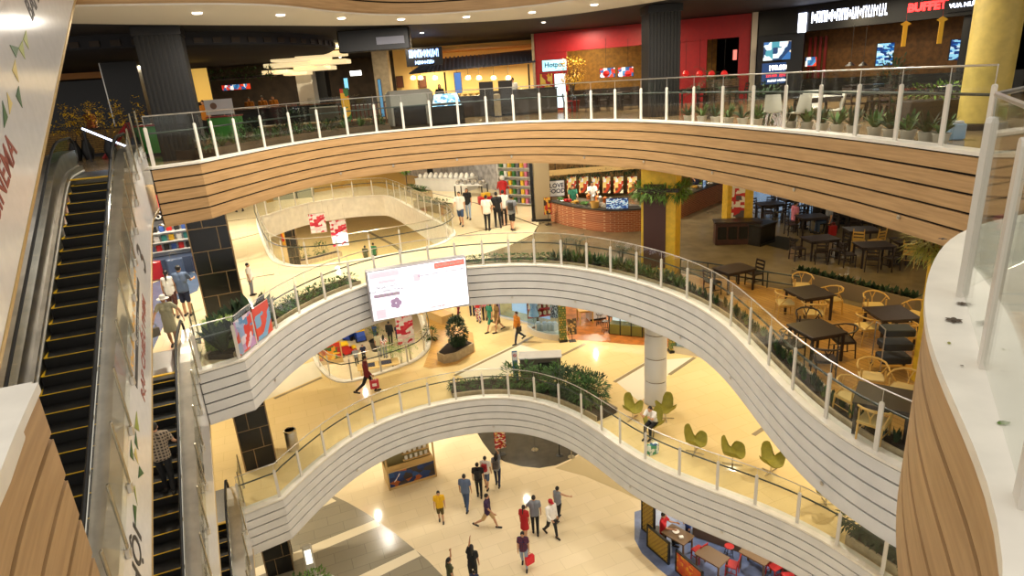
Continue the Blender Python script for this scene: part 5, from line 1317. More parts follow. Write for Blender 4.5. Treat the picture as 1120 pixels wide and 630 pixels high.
t = thing('litter_bin', 'small black bin with a blue front at the right shop corner', 'bin', P(790, 398, Z1)); MB().bb((0, 0, .35), (.3, .3, .7), .03).build('body', BLACK, t); MB().box((0, -.155, .4), (.2, .01, .3)).build('front_label', BLUEF, t)
# bed at the far right of the lowest balcony
sb = along(R1, Z1, [916, 974]); bed('bed of dark shrubs at the right end of the lowest balcony', simplify(sub_path(R1, *sb), 2), Z1, .9, .3)
ss_ = [sb[0] + k * (sb[1] - sb[0]) / 5 for k in range(6)]
for s in ss_:
    (p, a, i) = path_at(R1, s); shrub('leafy_shrub', 'dark shrub in the bed at the right end of the lowest balcony', Vector((p[0] - sin(a) * .75, p[1] + cos(a) * .75, Z1 + .22)), (.5, .45, .42), LEAFD, 230, .16, .06, 'shrub', 'shrubs at the right end of the lowest balcony')
# seen through the far opening
v = P(322, 292, Z1); column_tiled('black column standing on the first floor seen through the far opening', v + Vector((0, .4, 0)), .75, .75, 4.6, R_(15))
for (x, y, lb) in ((330, 286, 'left round shrub in the bed seen through the far opening'), (352, 280, 'right round shrub in the bed seen through the far opening')): shrub('leafy_shrub', lb, P(x, y, Z1), (.7, .6, .6), LEAF, 220, .22, .08)
bed('long bed of low plants seen through the far opening', pl([(326, 290), (345, 286), (372, 279)], Z1)[::1], Z1, .7, .35, off=-.4)
v = P(316, 268, Z1); t = screen('red poster board at the left of the far opening', 1.0, 1.5, v, R_(10), patmat('red_poster', [(200, 40, 30), (230, 170, 40), (180, 30, 30)], 4, .5), 'poster_board', 'poster')
strip([(460, 290), (430, 268), (400, 252)], Z1, .3)
# ------------------------------------------------------------------ second floor
LINE2 = mat('dark_floor_line', (96, 84, 62), .2)
for p in ([(455, 207), (520, 222), (589, 247)], [(589, 247), (584, 256), (560, 268), (527, 279)], [(245, 265), (285, 255)], [(232, 244), (281, 238)], [(232, 310), (300, 300)], [(500, 258), (560, 245)]): strip(p, Z2, .09, LINE2)
inlay([(589, 247), (586, 254), (575, 262), (560, 268), (540, 275), (527, 279), (560, 286), (640, 290), (720, 310), (770, 330), (800, 350), (830, 330), (1100, 345), (1150, 250), (1100, 200), (860, 172), (700, 168), (592, 178), (590, 215)], Z2, CONC, .008)
DK = [(744, 300), (800, 307), (878, 322), (940, 337), (1012, 352), (1030, 430), (1010, 560), (985, 512), (940, 487), (900, 460), (875, 433), (850, 405), (822, 374), (795, 345), (770, 325)]
inlay(DK, Z2, DECK, .03)
t = thing('floor_guard_rail', 'low dark double rail at the upper edge of the oak deck', 'rail', P(744, 300, Z2)); a = P(744, 302, Z2); b = P(876, 324, Z2)
for z in (.25, .55): MB().tube([(0, 0, z), b - a + Vector((0, 0, z))], .025, 8).build('rail_bar', RAILG, t, smooth=True)
for k in range(5): MB().tube([(b - a) * (k / 4), (b - a) * (k / 4) + Vector((0, 0, .58))], .02, 6).build('post', RAILG, t)
# columns
a, b = P(230, 352, Z2), P(263, 340, Z2); ang = R_(24)
column_tiled('tall black tiled column on the second floor beside the blue floored shop', (a + b) / 2 + Matrix.Rotation(ang, 3, 'Z') @ Vector((.05, .3, 0)), 1.18, .5, Z3 - Z2 - .4, ang)
YC = mat('yellow_column', (222, 178, 44), .5, var=.08)
a = P(700, 303, Z2); b = P(723, 306, Z2); c = P(743, 292, Z2)
t = thing('square_column', 'large yellow square column with a hanging plant ring and brown inset panel', 'column', (a + c) / 2 + Vector((.05, .1, 0)), atan2(b.y - a.y, b.x - a.x) + R_(12)); 
MB().box((0, 0, 2.3), (1.15, 1.15, 4.6)).build('shaft', YC, t); MB().box((-.12, -.585, 1.75), (.75, .03, 2.9)).build('inset_panel', mat('brown_panel', (70, 36, 26), .5), t); MB().lathe([(.5, 4.4), (.52, 4.8)], n=24).build('capital', WHITE, t)
yc1 = t.location.copy()
MB().box((0, -.0, 3.0), (1.35, 1.35, .12)).build('plant_ring', DKWOOD, t)
for k in range(12):
    q = k * pi / 6; r = .72; shrub('trailing_plant', 'leafy trailing plant in the ring round the yellow column', yc1 + Vector((r * cos(q), r * sin(q), 2.72)), (.3, .3, .24), LEAFL, 150, .24, .04, 'plant', 'plants round the yellow column')
a = P(797, 262, Z2); t = thing('square_column', 'second yellow square column with a red white poster behind the wooden cabinet', 'column', P(810, 262, Z2) + Vector((0, .55, 0)), R_(-8)); MB().box((0, 0, 2.3), (1.0, 1.0, 4.6)).build('shaft', YC, t); MB().box((-.08, -.51, 1.7), (.5, .02, 1.6)).build('poster', patmat('menu_poster', [(236, 226, 214), (196, 40, 44), (236, 230, 220), (90, 80, 80)], 5, .5, stretch=(1, 1, 1.5)), t); MB().box((.51, 0, 1.9), (.02, .7, 1.5)).build('side_panel', mat('brown_panel', (70, 36, 26), .5), t)
t = thing('service_cabinet', 'dark wooden service cabinet with open shelves at the second yellow column', 'cabinet', P(805, 266, Z2), R_(-10)); MB().box((0, 0, .45), (1.7, .6, .86)).build('body', mat('mahogany', (66, 34, 24), .45, var=.15), t); MB().bb((0, 0, .92), (1.8, .7, .05), .01).build('top', DKWOOD, t)
for k in range(4): MB().box((-.6 + k * .4, -.305, .5), (.34, .02, .5)).build('shelf_recess', BLACKT, t)
t = counter('black side table of plates right of the wooden cabinet', 1.0, .6, .85, P(838, 268, Z2) + Vector((-.1, .3, 0)), R_(35), BLACKT)
# brick food counters
BRICK = tilemat('brick_counter', (176, 96, 54), (150, 76, 42), (196, 150, 110), .24, .08, .7, 0, .012, plane='xz')
bp = pl([(603, 242), (620, 247), (640, 251), (662, 254), (685, 254), (702, 253)], Z2); q0 = bp[0]; q = [(x - q0[0], y - q0[1]) for x, y in cr(bp, 4)]
t = thing('brick_counter', 'curved brick food counter with a dark stone top', 'counter', (q0[0], q0[1], Z2)); MB().strip(q, 0, .98, 0, .7).build('brick_front', BRICK, t); MB().strip(q, .98, 1.04, -.06, .75).build('countertop', mat('dark_stone_top', (46, 44, 42), .3), t)
bq = pl([(742, 240), (765, 230), (798, 216)], Z2); q0 = bq[0]; q = [(x - q0[0], y - q0[1]) for x, y in cr(bq, 4)]
t = thing('brick_counter', 'straight brick counter receding between the two yellow columns', 'counter', (q0[0], q0[1], Z2)); MB().strip(q, 0, .98, 0, .7).build('brick_front', BRICK, t); MB().strip(q, .98, 1.04, -.06, .75).build('countertop', mat('dark_stone_top', (46, 44, 42), .3), t)
def on_counter(path, s, d, z): (p, a, i) = path_at(path, s); return Vector((p[0] - sin(a) * d, p[1] + cos(a) * d, z)), a
bc = cr(bp, 4); Lb = path_len(bc)
PROD = [('leafy_heap', 'heap of green vegetables on the curved brick counter', (60, 110, 40)), ('red_tray', 'tray of red produce on the curved brick counter', (180, 30, 30)), ('yellow_tray', 'tray of yellow pastry on the curved brick counter', (210, 160, 60)), ('green_tray', 'tray of salad on the curved brick counter', (90, 140, 60)), ('brown_tray', 'tray of roasted food on the curved brick counter', (130, 80, 40)), ('white_tray', 'white tray of buns on the curved brick counter', (226, 220, 204))]
for i, (nm, lb, c) in enumerate(PROD):
    v, a = on_counter(bc, Lb * (.08 + .115 * i), .35, Z2 + 1.04); t = thing('food_tray', lb, 'tray', v, a); MB().bb((0, 0, .025), (.42, .34, .05), .01).build('tray', CHROME, t); mb = MB()
    for k in range(22): ell(mb, (rnd(-.15, .15), rnd(-.12, .12), .07 + rnd(0, .08)), (.05, .045, .04), 6)
    mb.build('food', mat('food_' + nm, c, .5, var=.3, scale=30), t)
v, a = on_counter(bc, Lb * .80, .12, Z2 + 1.04); screen('wide blue-lit menu screen standing on the curved brick counter', 1.0, .5, v, a, patmat('blue_menu', [(40, 70, 120), (180, 210, 230), (60, 100, 160), (210, 225, 235), (30, 50, 100)], 12, .3, emit=.7, stretch=(1, 1, 2)), 'counter_screen')
v, a = on_counter(bc, Lb * .58, .15, Z2 + 1.04); t = thing('bread_basket', 'woven basket on the brick counter left of the menu screen', 'basket', v, 0); MB().lathe([(.16, 0), (.2, .3), (.21, .3), (.17, 0.02)], n=16).build('basket', RATTAN, t)
# framed LOVE FOOD sign and pillar
t = thing('framed_sign', 'white framed sign reading LOVE FOOD at the end of the brick counter', 'sign', P(608, 240, Z2) + Vector((.12, .2, 1.15)), R_(5)); MB().bb((0, 0, .38), (.78, .05, .78), .01).build('board', WHITE, t); MB().tube([(-.4, -.02, -.01), (-.4, -.02, .77), (.4, -.02, .77), (.4, -.02, -.01)], .02, 6, closed=True).build('frame', mat('navy_frame', (40, 50, 80), .5), t)
for k, (w_, yy_) in enumerate((('LOVE', .52), ('FOOD', .24))): textobj('lettering', w_, .3, navy, t, M=frame((0, -.03, yy_), (1, 0, 0), (0, 0, 1)), depth=.003, bold=.008)
MB().box((0, .04, -.55), (.5, .04, 1.2)).build('support', STONEP, t)
t = thing('square_pillar', 'greige square pillar between the toy shop and the food counter', 'pillar', P(593, 243, Z2) + Vector((.1, .6, 0)), R_(0)); MB().box((0, 0, 2.3), (.75, .9, 4.6)).build('shaft', mat('greige_pillar', (158, 140, 108), .6), t); MB().box((0, 0, .06), (.8, .95, .12)).build('foot', DARK, t)
sandwich('black stand with a red and yellow notice by the food counter', .36, .55, P(600, 246, Z2), .1, patmat('notice_red', [(190, 40, 30), (220, 170, 60), (60, 40, 30)], 9, .5), 'notice_stand').scale = (1, 1, 1.5)
# menus and hanging greenery behind the brick counter
kb = (P(640, 228, Z2) + Vector((0, 2.2, 0))).y; kx0 = P(600, 228, Z2).x - .2
MENU = patmat('menu_lights', [(240, 226, 180), (180, 60, 30), (230, 190, 110), (90, 60, 40), (246, 240, 220)], 5, .4, emit=.7)
wb = wall('wall_kitchen', (kx0, kb + 1.2), (kx0 + 13, kb + 4.4), Z2, Z3 - .36, mat('kitchen_wall', (150, 112, 60), .6, var=.2))
for i, (x0, x1) in enumerate(((620, 631), (633, 644), (647, 656), (659, 668), (671, 682), (686, 697))):
    a, b = PY(x0, 212, kb + .5), PY(x1, 212, kb + .5); zt = PY((x0 + x1) / 2, 193, kb + .5).z
    mbd = screen('lit menu board over the brick counter, ' + ['first', 'second', 'third', 'fourth', 'fifth', 'sixth'][i] + ' from the left', b.x - a.x, zt - a.z, ((a.x + b.x) / 2, kb + .5, a.z), 0, MENU, 'menu_board', group='menu boards over the brick counter')
    MB().tube([(-.2, .03, zt - a.z), (-.2, .03, Z3 - .4 - a.z)], .01, 5).tube([(.2, .03, zt - a.z), (.2, .03, Z3 - .4 - a.z)], .01, 5).build('hanger', DARK, mbd)
CZ = PY(645, 189, kb - .2).z - Z2
v = PY(645, 200, kb - .2); t = thing('canopy_shelf', 'wooden canopy over the brick counter carrying trailing greenery', 'canopy', (v.x, v.y, Z2 + CZ), .1); MB().box((0, 0, .12), (5.6, .5, .1)).box((0, -.25, .2), (5.6, .06, .3)).build('shelf_board', FRAMEW, t)
for k in range(8): MB().tube([(-2.7 + k * .77, 0, .2), (-2.7 + k * .77, 0, 1.6)], .02, 6).build('hanger', DARK, t)
for k in range(11):
    shrub('trailing_plant', 'dark trailing plant on the wooden canopy over the counter', (v.x - 2.6 + k * .52, v.y - .25 + k * .05, Z2 + CZ - .15 + rnd(-.1, .1)), (.34, .2, .22), LEAFD, 90, .26, .05, 'plant', 'plants on the canopy')
# shelving behind the counter with pots
for i in range(12):
    s = Lb * (.1 + .075 * i); p2, a2 = on_counter(bc, s, 1.9, Z2 + .9); tag(MB().lathe([(.10, 0), (.13, .2), (.12, .24), (.04, .28), (0, .3)], n=10).build('cooking_pot', STEEL if i % 2 else mat('copper', (190, 110, 60), .3, .9), loc=p2), ['copper', 'steel'][i % 2] + ' pot on the work bench behind the brick counter', 'pot', ['copper', 'steel'][i % 2] + ' pots behind the brick counter')
p2, a2 = on_counter(bc, Lb * .5, 1.9, Z2); counter('long steel work bench behind the brick counter', Lb * .95, .5, .9, p2, a2, STEEL, STEEL, 'work_bench', 'bench')
for (x, y, lb, m, hh) in ((630, 243, 'cook in a green top behind the brick counter', teal, 1.6), (652, 240, 'cook in white behind the lit menu screen', wht, 1.65), (768, 222, 'server in dark clothes behind the receding counter', navy, 1.65), (778, 219, 'server in green behind the receding counter', teal, 1.65)):
    v = P(x, y, Z2) + Vector((0, 1.15, 0)); person(v, face(0, -1), lb, hh, top=m, bot=blk, armL=(35, 8, 40), armR=(35, 8, 40))
cq = cr(bq, 4); Lq = path_len(cq)
v, a = on_counter(cq, Lq * .5, .1, Z2 + 1.04); screen('tilted lit screen on the receding brick counter', .55, .42, v, a + .2, MATS['blue_menu'], 'counter_screen')
for i in range(5):
    v, a = on_counter(cq, Lq * (.1 + .16 * i), .4, Z2 + 1.04); t = thing('food_tray', 'tray on the receding brick counter, ' + ['nearest', 'second', 'third', 'fourth', 'farthest'][i], 'tray', v, a); MB().bb((0, 0, .025), (.42, .34, .05), .01).build('tray', CHROME, t); mb = MB()
    for k in range(16): ell(mb, (rnd(-.15, .15), rnd(-.12, .12), .07 + rnd(0, .05)), (.05, .045, .04), 6)
    mb.build('food', mat('food_y%d' % (i % 2), ((200, 150, 50), (120, 150, 50))[i % 2], .5, var=.3, scale=30), t)
# dining sets: deck tables
DT = table('dark table on the deck nearest the railing, under it the dark armchairs', .95, .95, .75, DKWOOD)
TBL = [(893, 360, R_(12), None), (885, 320, R_(10), 'dark square table on the deck nearest the low planter, four pale armchairs around'), (975, 343, R_(-2), 'dark square table on the deck in front of the plastic trolley'), (967, 435, R_(-35), 'dark square table on the deck farthest down beside the railing')]
TP = []
for (x, y, r, lb) in TBL:
    v = P(x, y, Z2 + .75); o = DT if lb is None else dup(DT, label=lb); o.location = (v.x, v.y, Z2 + .03); o.rotation_euler = (0, 0, r); o['group'] = 'tables on the oak deck'; TP.append(Vector((v.x, v.y, 0)))
PALE = wishbone('pale ash armchair', RATTAN); DKW = wishbone('dark armchair', DKCHAIR); used = {'p': False, 'd': False}
def arm(kind, x, y, ti, lb, g):
    v = P(x, y, Z2 + .46); proto = PALE if kind == 'p' else DKW
    o = proto if not used[kind] else dup(proto); used[kind] = True; o['label'] = lb; o['group'] = g
    d = TP[ti] - Vector((v.x, v.y, 0)); o.location = (v.x, v.y, Z2 + .03); o.rotation_euler = (0, 0, face(d.x, d.y)); return o
gs = ['dark armchairs', 'armchairs by the low planter', 'armchairs by the trolley', 'armchairs at the nearest table']
for (k, x, y, ti, lb) in (('d', 866, 376, 0, 'dark armchair left of the railing-side table'), ('d', 883, 353, 0, 'dark armchair behind the railing-side table'), ('d', 902, 392, 0, 'dark armchair in front of the railing-side table'), ('d', 922, 371, 0, 'dark armchair right of the railing-side table'),
    ('p', 859, 331, 1, 'pale armchair left of the table by the low planter'), ('p', 877, 312, 1, 'pale armchair behind the table by the low planter'), ('p', 890, 342, 1, 'pale armchair in front of the table by the low planter'), ('p', 909, 327, 1, 'pale armchair right of the table by the low planter'),
    ('p', 949, 357, 2, 'pale armchair left of the table before the trolley'), ('p', 956, 334, 2, 'pale armchair behind the table before the trolley'), ('p', 988, 366, 2, 'pale armchair in front of the table before the trolley'), ('p', 1002, 344, 2, 'pale armchair right of the table before the trolley, at the yellow column'),
    ('p', 931, 433, 3, 'pale armchair left of the lowest deck table'), ('p', 953, 412, 3, 'pale armchair behind the lowest deck table'), ('p', 956, 460, 3, 'pale armchair in front of the lowest deck table by the railing'), ('p', 989, 425, 3, 'pale armchair right of the lowest deck table')):
    arm(k, x, y, ti, lb, gs[ti])
# plastic trolley
v = P(981, 410, Z2); t = thing('service_trolley', 'steel trolley with dark plastic bins before the yellow column', 'trolley', (v.x, v.y + .2, Z2 + .03), R_(-8))
for k in range(3): MB().bb((0, 0, .3 + k * .33), (.62, .42, .16), .03).build('plastic_bin', mat('dark_blue_plastic', (34, 42, 48), .4), t)
for sx in (-1, 1):
    for sy in (-1, 1): MB().tube([(sx * .35, sy * .23, .06), (sx * .35, sy * .23, 1.08)], .014, 6).build('upright', STEEL, t); MB().tube([(sx * .35, sy * .23 - .02, .04), (sx * .35, sy * .23 + .02, .04)], .04, 10).build('castor', BLACK, t)
MB().tube([(-.35, -.23, 1.08), (-.38, 0, 1.12), (-.35, .23, 1.08)], .014, 6).build('push_handle', STEEL, t)
# yellow column by the near ledge
v = P(992, 432, Z2); t = thing('square_column', 'bright yellow column half hidden by the near ledge with a plant box', 'column', (v.x + 1.0, v.y + .3, Z2), R_(0)); MB().box((0, 0, 2.3), (1.1, .6, 4.6)).build('shaft', YC, t); MB().box((-.0, 0, 3.05), (1.3, .8, .3)).build('plant_box', mat('ochre_box', (150, 110, 40), .6), t)
yc3 = t.location.copy()
for k in range(9):
    q = k * pi / 8 + pi * .55; shrub('trailing_plant', 'yellow green spiky plant spilling from the box on the near yellow column', yc3 + Vector((.72 * cos(q), .5 * sin(q), 3.0)), (.3, .3, .3), LEAFY, 110, .4, .03, 'plant', 'plants on the near yellow column')
# low planter wall
a, b = P(874, 312, Z2), P(1010, 348, Z2); L = (b - a).length; ang = atan2(b.y - a.y, b.x - a.x)
t = box_planter('low_planter', 'long low grey planter dividing the oak deck from the dark dining room', (a + b) / 2 + Vector((0, .25, 0)), ang, L, .5, .5, mat('grey_render', (128, 112, 84), .7))
for k in range(14):
    p = a + (b - a) * ((k + .5) / 14) + Vector((0, .25, .38)); rosette('broad_leaf_plant', 'broad leaved dark plant in the low grey planter', p, .34, 12, .11, LEAFD, .3, .35, 'plant', 'plants in the low grey planter')
# planting strip behind the upper balcony railing
sb = along(R2, Z2, [500, 1000]); s_end = min(sb[1], path_len(R2) - .5)
bed('long narrow bed behind the upper balcony railing', simplify(sub_path(R2, sb[0], s_end), 2), Z2, .42, .18, STONEP, .22)
n_ = 70; i = 0
for k in range(n_):
    s = sb[0] + (s_end - sb[0]) * (k + .5) / n_; (p, a, _) = path_at(R2, s); v = Vector((p[0] - sin(a) * (.43 + rnd(-.06, .06)), p[1] + cos(a) * .43, Z2 + .14)); px = proj(v)[0]
    if v.y < 8.6: continue
    if px < 600: shrub('ground_cover', 'low leafy plant at the left of the upper balcony bed', v, (.24, .22, .12), LEAF, 60, .13, .05, 'plant', 'low plants in the upper balcony bed', 2)
    elif px < 745: rosette('fern', 'fern in the upper balcony bed before the yellow column', v, .6, 26, .07, LEAFD if k % 2 else LEAF, .5, .4, 'plant', 'ferns in the upper balcony bed')
    elif k % 1 == 0: rosette('snake_plant', 'upright snake plant in the bed beside the oak deck', v, .38, 11, .06, LEAFD if k % 3 else LEAF, .12, .06, 'plant', 'snake plants beside the oak deck')
for (x, y, lb) in ((618, 278, 'arching palm left in the upper balcony bed'), (632, 280, 'arching palm middle in the upper balcony bed'), (680, 290, 'fan palm before the yellow column')): frond_palm('bed_palm', lb, P(x, y, Z2), .8, 13, .7, LEAFD, pot=None)
# dark dining room
DD = table('dark table in the dining room before the fan of chairs, left', 1.1, .8, .75, DKWOOD); LC = ladder_chair('dark dining chair', DKCHAIR, h=.85); LP2 = ladder_chair('pale ladder-back chair', RATTAN, h=.95); u2 = {'a': False, 'b': False, 'c': False}
def dset(x, y, r, lb, chairs, pale=False):
    v = P(x, y, Z2 + .75); o = DD if not u2['a'] else dup(DD); u2['a'] = True; o['label'] = lb + ' table'; o.location = (v.x, v.y, Z2); o.rotation_euler = (0, 0, r); R3m = Matrix.Rotation(r, 3, 'Z')
    for i, (cx, cy) in enumerate(chairs):
        k = 'c' if pale else 'b'; pr = LP2 if pale else LC; c = pr if not u2[k] else dup(pr); u2[k] = True
        q = R3m @ Vector((cx, cy, 0)); c.location = (v.x + q.x, v.y + q.y, Z2); c.rotation_euler = (0, 0, face(-q.x, -q.y)); c['label'] = lb.replace('dining', '').strip() + ' chair, ' + {(-1, 0): 'left side', (1, 0): 'right side', (0, -1): 'front side', (0, 1): 'back side'}[(0 if abs(cx) < abs(cy) else (1 if cx > 0 else -1), 0 if abs(cx) >= abs(cy) else (1 if cy > 0 else -1))] + (' near' if cy < 0 and abs(cx) < abs(cy) and cx < -.05 else '') + (' far' if abs(cx) < abs(cy) and cx > .05 else ''); c['group'] = 'chairs at the ' + lb + ' table'
four = [(-.3, -.62), (.3, -.62), (-.3, .62), (.3, .62)]; two = [(-.8, 0), (.8, 0)]
dset(897, 260, R_(5), 'dark dining room left', four[:2] + [(-.8, 0), (.8, 0)]); dset(956, 267, R_(-5), 'dark dining room middle', four[:2] + [(-.8, 0), (.8, 0)])
dset(888, 236, R_(0), 'dark dining room rear', two + [(0, .62)])
dset(803, 293, R_(20), 'shadowed railing side', two)
dset(942, 250, R_(-8), 'booth side left', [(-.3, -.62), (.3, -.62)], True); dset(996, 262, R_(-8), 'booth side right', [(-.3, -.62), (.3, -.62)], True)
for i, (x, y) in enumerate([(842, 222), (866, 216), (915, 224), (935, 232), (900, 214), (960, 226)]): dset(x, y, R_(10 * (i % 3)), 'far background ' + ['left', 'second', 'window', 'fourth', 'rear', 'right'][i], four)
t = thing('booth_sofa', 'long black booth sofa at the back of the dark dining room', 'sofa', P(975, 247, Z2) + Vector((0, .8, 0)), R_(-12)); MB().bb((0, 0, .22), (5.2, .7, .44), .03).build('seat', BLACKT, t); MB().bb((0, .36, .6), (5.2, .18, 1.2), .04).build('backrest', mat('dark_leather', (26, 22, 22), .4), t)
patch_ = patch('floor_mat', '', '', [(838, 268), (850, 258), (874, 262), (862, 274)], Z2 + .01, mat('black_mat', (26, 25, 25), .9), .012); tag(patch_, 'black doormat on the concrete floor behind the wooden cabinet', 'mat')
person(P(868, 252, Z2), face(1, .2), 'person in a pink top sitting at the rear dark table', 1.6, top=pink, bot=blk, female=True, hair='short', sit=1); person(P(905, 255, Z2), face(-1, .1), 'person in grey with a red bag sitting between the dark tables', 1.65, top=grey, bot=jean, sit=1)
shopping_bag(P(910, 258, Z2) + Vector((0, 0, .57)), 'red bag hanging at the seated person in grey', SOFA, .3, .4, .12, .3)
for (x, y, r, lb) in ((866, 253, face(1, .2), 'stool under the person in the pink top'), (904, 256, face(-1, .1), 'stool under the person in grey')):
    s_ = stool(lb, .44, DKWOOD); put(s_, x, y, Z2, r)
wall('wall_dining', tuple(P(800, 205, Z2)[:2]), (16, 62), Z2, Z3 - .36, DARKW)
for i, (x, y) in enumerate([(850, 196), (880, 200), (908, 207)]):
    v = P(x, y, Z2); screen('cool blue lit window at the back of the dining room, ' + ['left', 'middle', 'right'][i], 3.0, 1.6, (v.x, v.y + 3.0, Z2 + .6), R_(-10), mat('blue_daylight', (150, 190, 230), .4, emit=1.5), 'lit_window', 'window')
# left side: shop, posters, hedge
BLF = mat('blue_shop_floor', (96, 116, 148), .2, var=.06)
inlay([(120, 330), (200, 296), (222, 300), (216, 318), (190, 330), (172, 372), (150, 420), (120, 420)], Z2, BLF, .006)
v = P(206, 308, Z2); 
fx = P(176, 305, Z2); gx = P(212, 299, Z2); ang = atan2(gx.y - fx.y, gx.x - fx.x); t = thing('shop_stand', 'promotional shop stand with red posts and a COOKBOOKS banner', 'stand', (fx + gx) / 2 + Vector((0, .8, 0)), ang); L = 3.0
MB().box((L / 2 - .06, -.45, 1.7), (.14, .14, 3.4)).build('red_post', REDS, t); MB().box((-L / 2, -.45, 1.7), (.14, .14, 3.4)).build('red_post', REDS, t)
MB().box((0, -.4, 3.1), (L, .1, .5)).build('red_header', REDS, t); MB().box((0, .5, 1.6), (L, .08, 3.2)).build('back_wall', mat('stand_back', (190, 200, 214), .5), t); MB().box((0, -.2, 2.45), (L - .5, .06, .34)).build('black_banner', BLACK, t)
textobj('lettering', 'COOKBOOKS', .26, WHITE, t, M=frame((0, -.235, 2.45), (1, 0, 0), (0, 0, 1)), depth=.003, bold=.006)
for k in range(3): MB().box((0, .25 - k * .15, .95 + k * .42), (L - .4, .4, .04)).build('shelf_board', WHITE, t)
MB().box((0, 0, .35), (L - .2, .9, .7)).build('base_cabinet', mat('slate_cabinet', (60, 72, 98), .5), t)
R2m = Matrix.Rotation(ang, 3, 'Z'); gcol = [('blue', (50, 80, 150)), ('yellow', (226, 180, 40)), ('red', (190, 30, 34)), ('white', (226, 226, 226)), ('black', (26, 26, 28)), ('teal', (40, 130, 130))]; gpr = {}
for k in range(3):
    for i in range(9):
        c = gcol[(i * 2 + k) % 6]; p = t.location + R2m @ Vector((-L / 2 + .4 + i * .28, .2 - k * .15, .97 + k * .42))
        if c[0] not in gpr: gpr[c[0]] = o = MB().bb((0, 0, .12), (.2, .16, .24), .02).build('boxed_cookware', mat('pack_' + c[0], c[1], .4), loc=p, rz=ang)
        else: o = gpr[c[0]].copy(); COL.objects.link(o); o.location = p
        tag(o, c[0] + ' boxed cookware on the promotional shop stand', 'box', c[0] + ' boxes on the promotional stand')
for i, (dx, c, lb) in enumerate(((-1.1, (170, 30, 40), 'red suitcase standing left in front of the promotional stand'), (-.3, (70, 86, 116), 'large slate suitcase standing in front of the promotional stand'), (.65, (44, 54, 90), 'navy suitcase standing right in front of the promotional stand'))):
    p = t.location + R2m @ Vector((dx, -.85, 0)); s_ = thing('suitcase', lb, 'suitcase', p, ang + .1); MB().bb((0, 0, .42), (.62, .3, .72), .05).build('shell', mat('suitcase_%d' % i, c, .35), s_); MB().tube([(-.12, .1, .78), (-.12, .1, 1.0), (.12, .1, 1.0), (.12, .1, .78)], .01, 6).build('pull_handle', CHROME, s_)
    for sx in (-1, 1):
        for sy in (-1, 1): MB().tube([(sx * .22, sy * .1 - .02, .04), (sx * .22, sy * .1 + .02, .04)], .04, 8).build('castor', BLACK, s_)
# clipped hedge and posters on the glass
v = P(238, 392, Z2) + Vector((0, .45, 0)); t = thing('clipped_hedge', 'clipped block hedge inside the corner of the upper balcony', 'hedge', v, R_(18)); mb = MB()
for _ in range(900):
    p = Vector((rnd(-.42, .42), rnd(-.25, .25), rnd(.1, 1.0))); 
    if rnd(0, 1) < .7: ax = random.choice((0, 1, 2)); p[ax] = ((-.42, .42)[rnd(0, 1) > .5], (-.25, .25)[rnd(0, 1) > .5], 1.0)[ax]
    d = Vector((rnd(-1, 1), rnd(-1, 1), rnd(-.2, 1))).normalized() * .09; mb.leaf(p, p + d, .05, .02, 1)
mb.build('foliage', mat('hedge_green', (136, 160, 70), .7, var=.3, scale=20), t); MB().box((0, 0, .5), (.8, .46, .94)).build('inner_mass', MATS['hedge_green'], t); MB().bb((0, 0, .06), (.95, .6, .12), .01).build('planter_base', STONEP, t)
def glass_poster(label, pix, s0, m):
    s = s_for_px(R2, Z2 + .1, [pix])[0]; (p, a, i) = path_at(R2, s); (p2, a2, i2) = path_at(R2, s + .95); a = atan2(p2[1] - p[1], p2[0] - p[0]); L = hypot(p2[0] - p[0], p2[1] - p[1])
    t = thing('glass_poster', label, 'poster', ((p[0] + p2[0]) / 2, (p[1] + p2[1]) / 2, Z2 + .16), a); MB().box((0, -.03, .5), (L * .94, .012, 1.0)).build('sheet', m, t); MB().tube([(-L * .47, -.038, 1.0), (L * .47, -.038, 1.0)], .008, 6).build('fixing_rail', CHROME, t); return t
glass_poster('pink, blue and red poster fixed to the balcony glass, left one', 262, 0, patmat('pink_poster', [(196, 150, 200), (214, 60, 50), (150, 170, 214), (226, 210, 226), (220, 80, 60), (90, 140, 190)], 4, .4)); glass_poster('orange red and blue poster fixed to the balcony glass, right one', 281, 0, patmat('orange_blue_poster', [(226, 84, 50), (220, 70, 50), (120, 170, 210), (230, 110, 70)], 2.4, .4))
sb = along(R2, Z2, [268, 400]); bed('bed of plants behind the left part of the upper balcony', simplify(sub_path(R2, *sb), 2), Z2, .8, .2, STONEP, .25)
for k in range(16):
    s = sb[0] + (sb[1] - sb[0]) * (k + .5) / 16; (p, a, _) = path_at(R2, s); v = Vector((p[0] - sin(a) * .68, p[1] + cos(a) * .68, Z2 + .16))
    if k < 6: rosette('large_leaf_plant', 'large leaved dark plant at the black column', v, 1.3, 15, .38, LEAFD, .8, .3, 'plant', 'large leaved plants by the black column')
    else: shrub('ground_cover', 'low leafy plant in the left upper balcony bed', v, (.34, .34, .14), LEAF, 110, .14, .05, 'plant', 'low plants in the left upper balcony bed', 2)
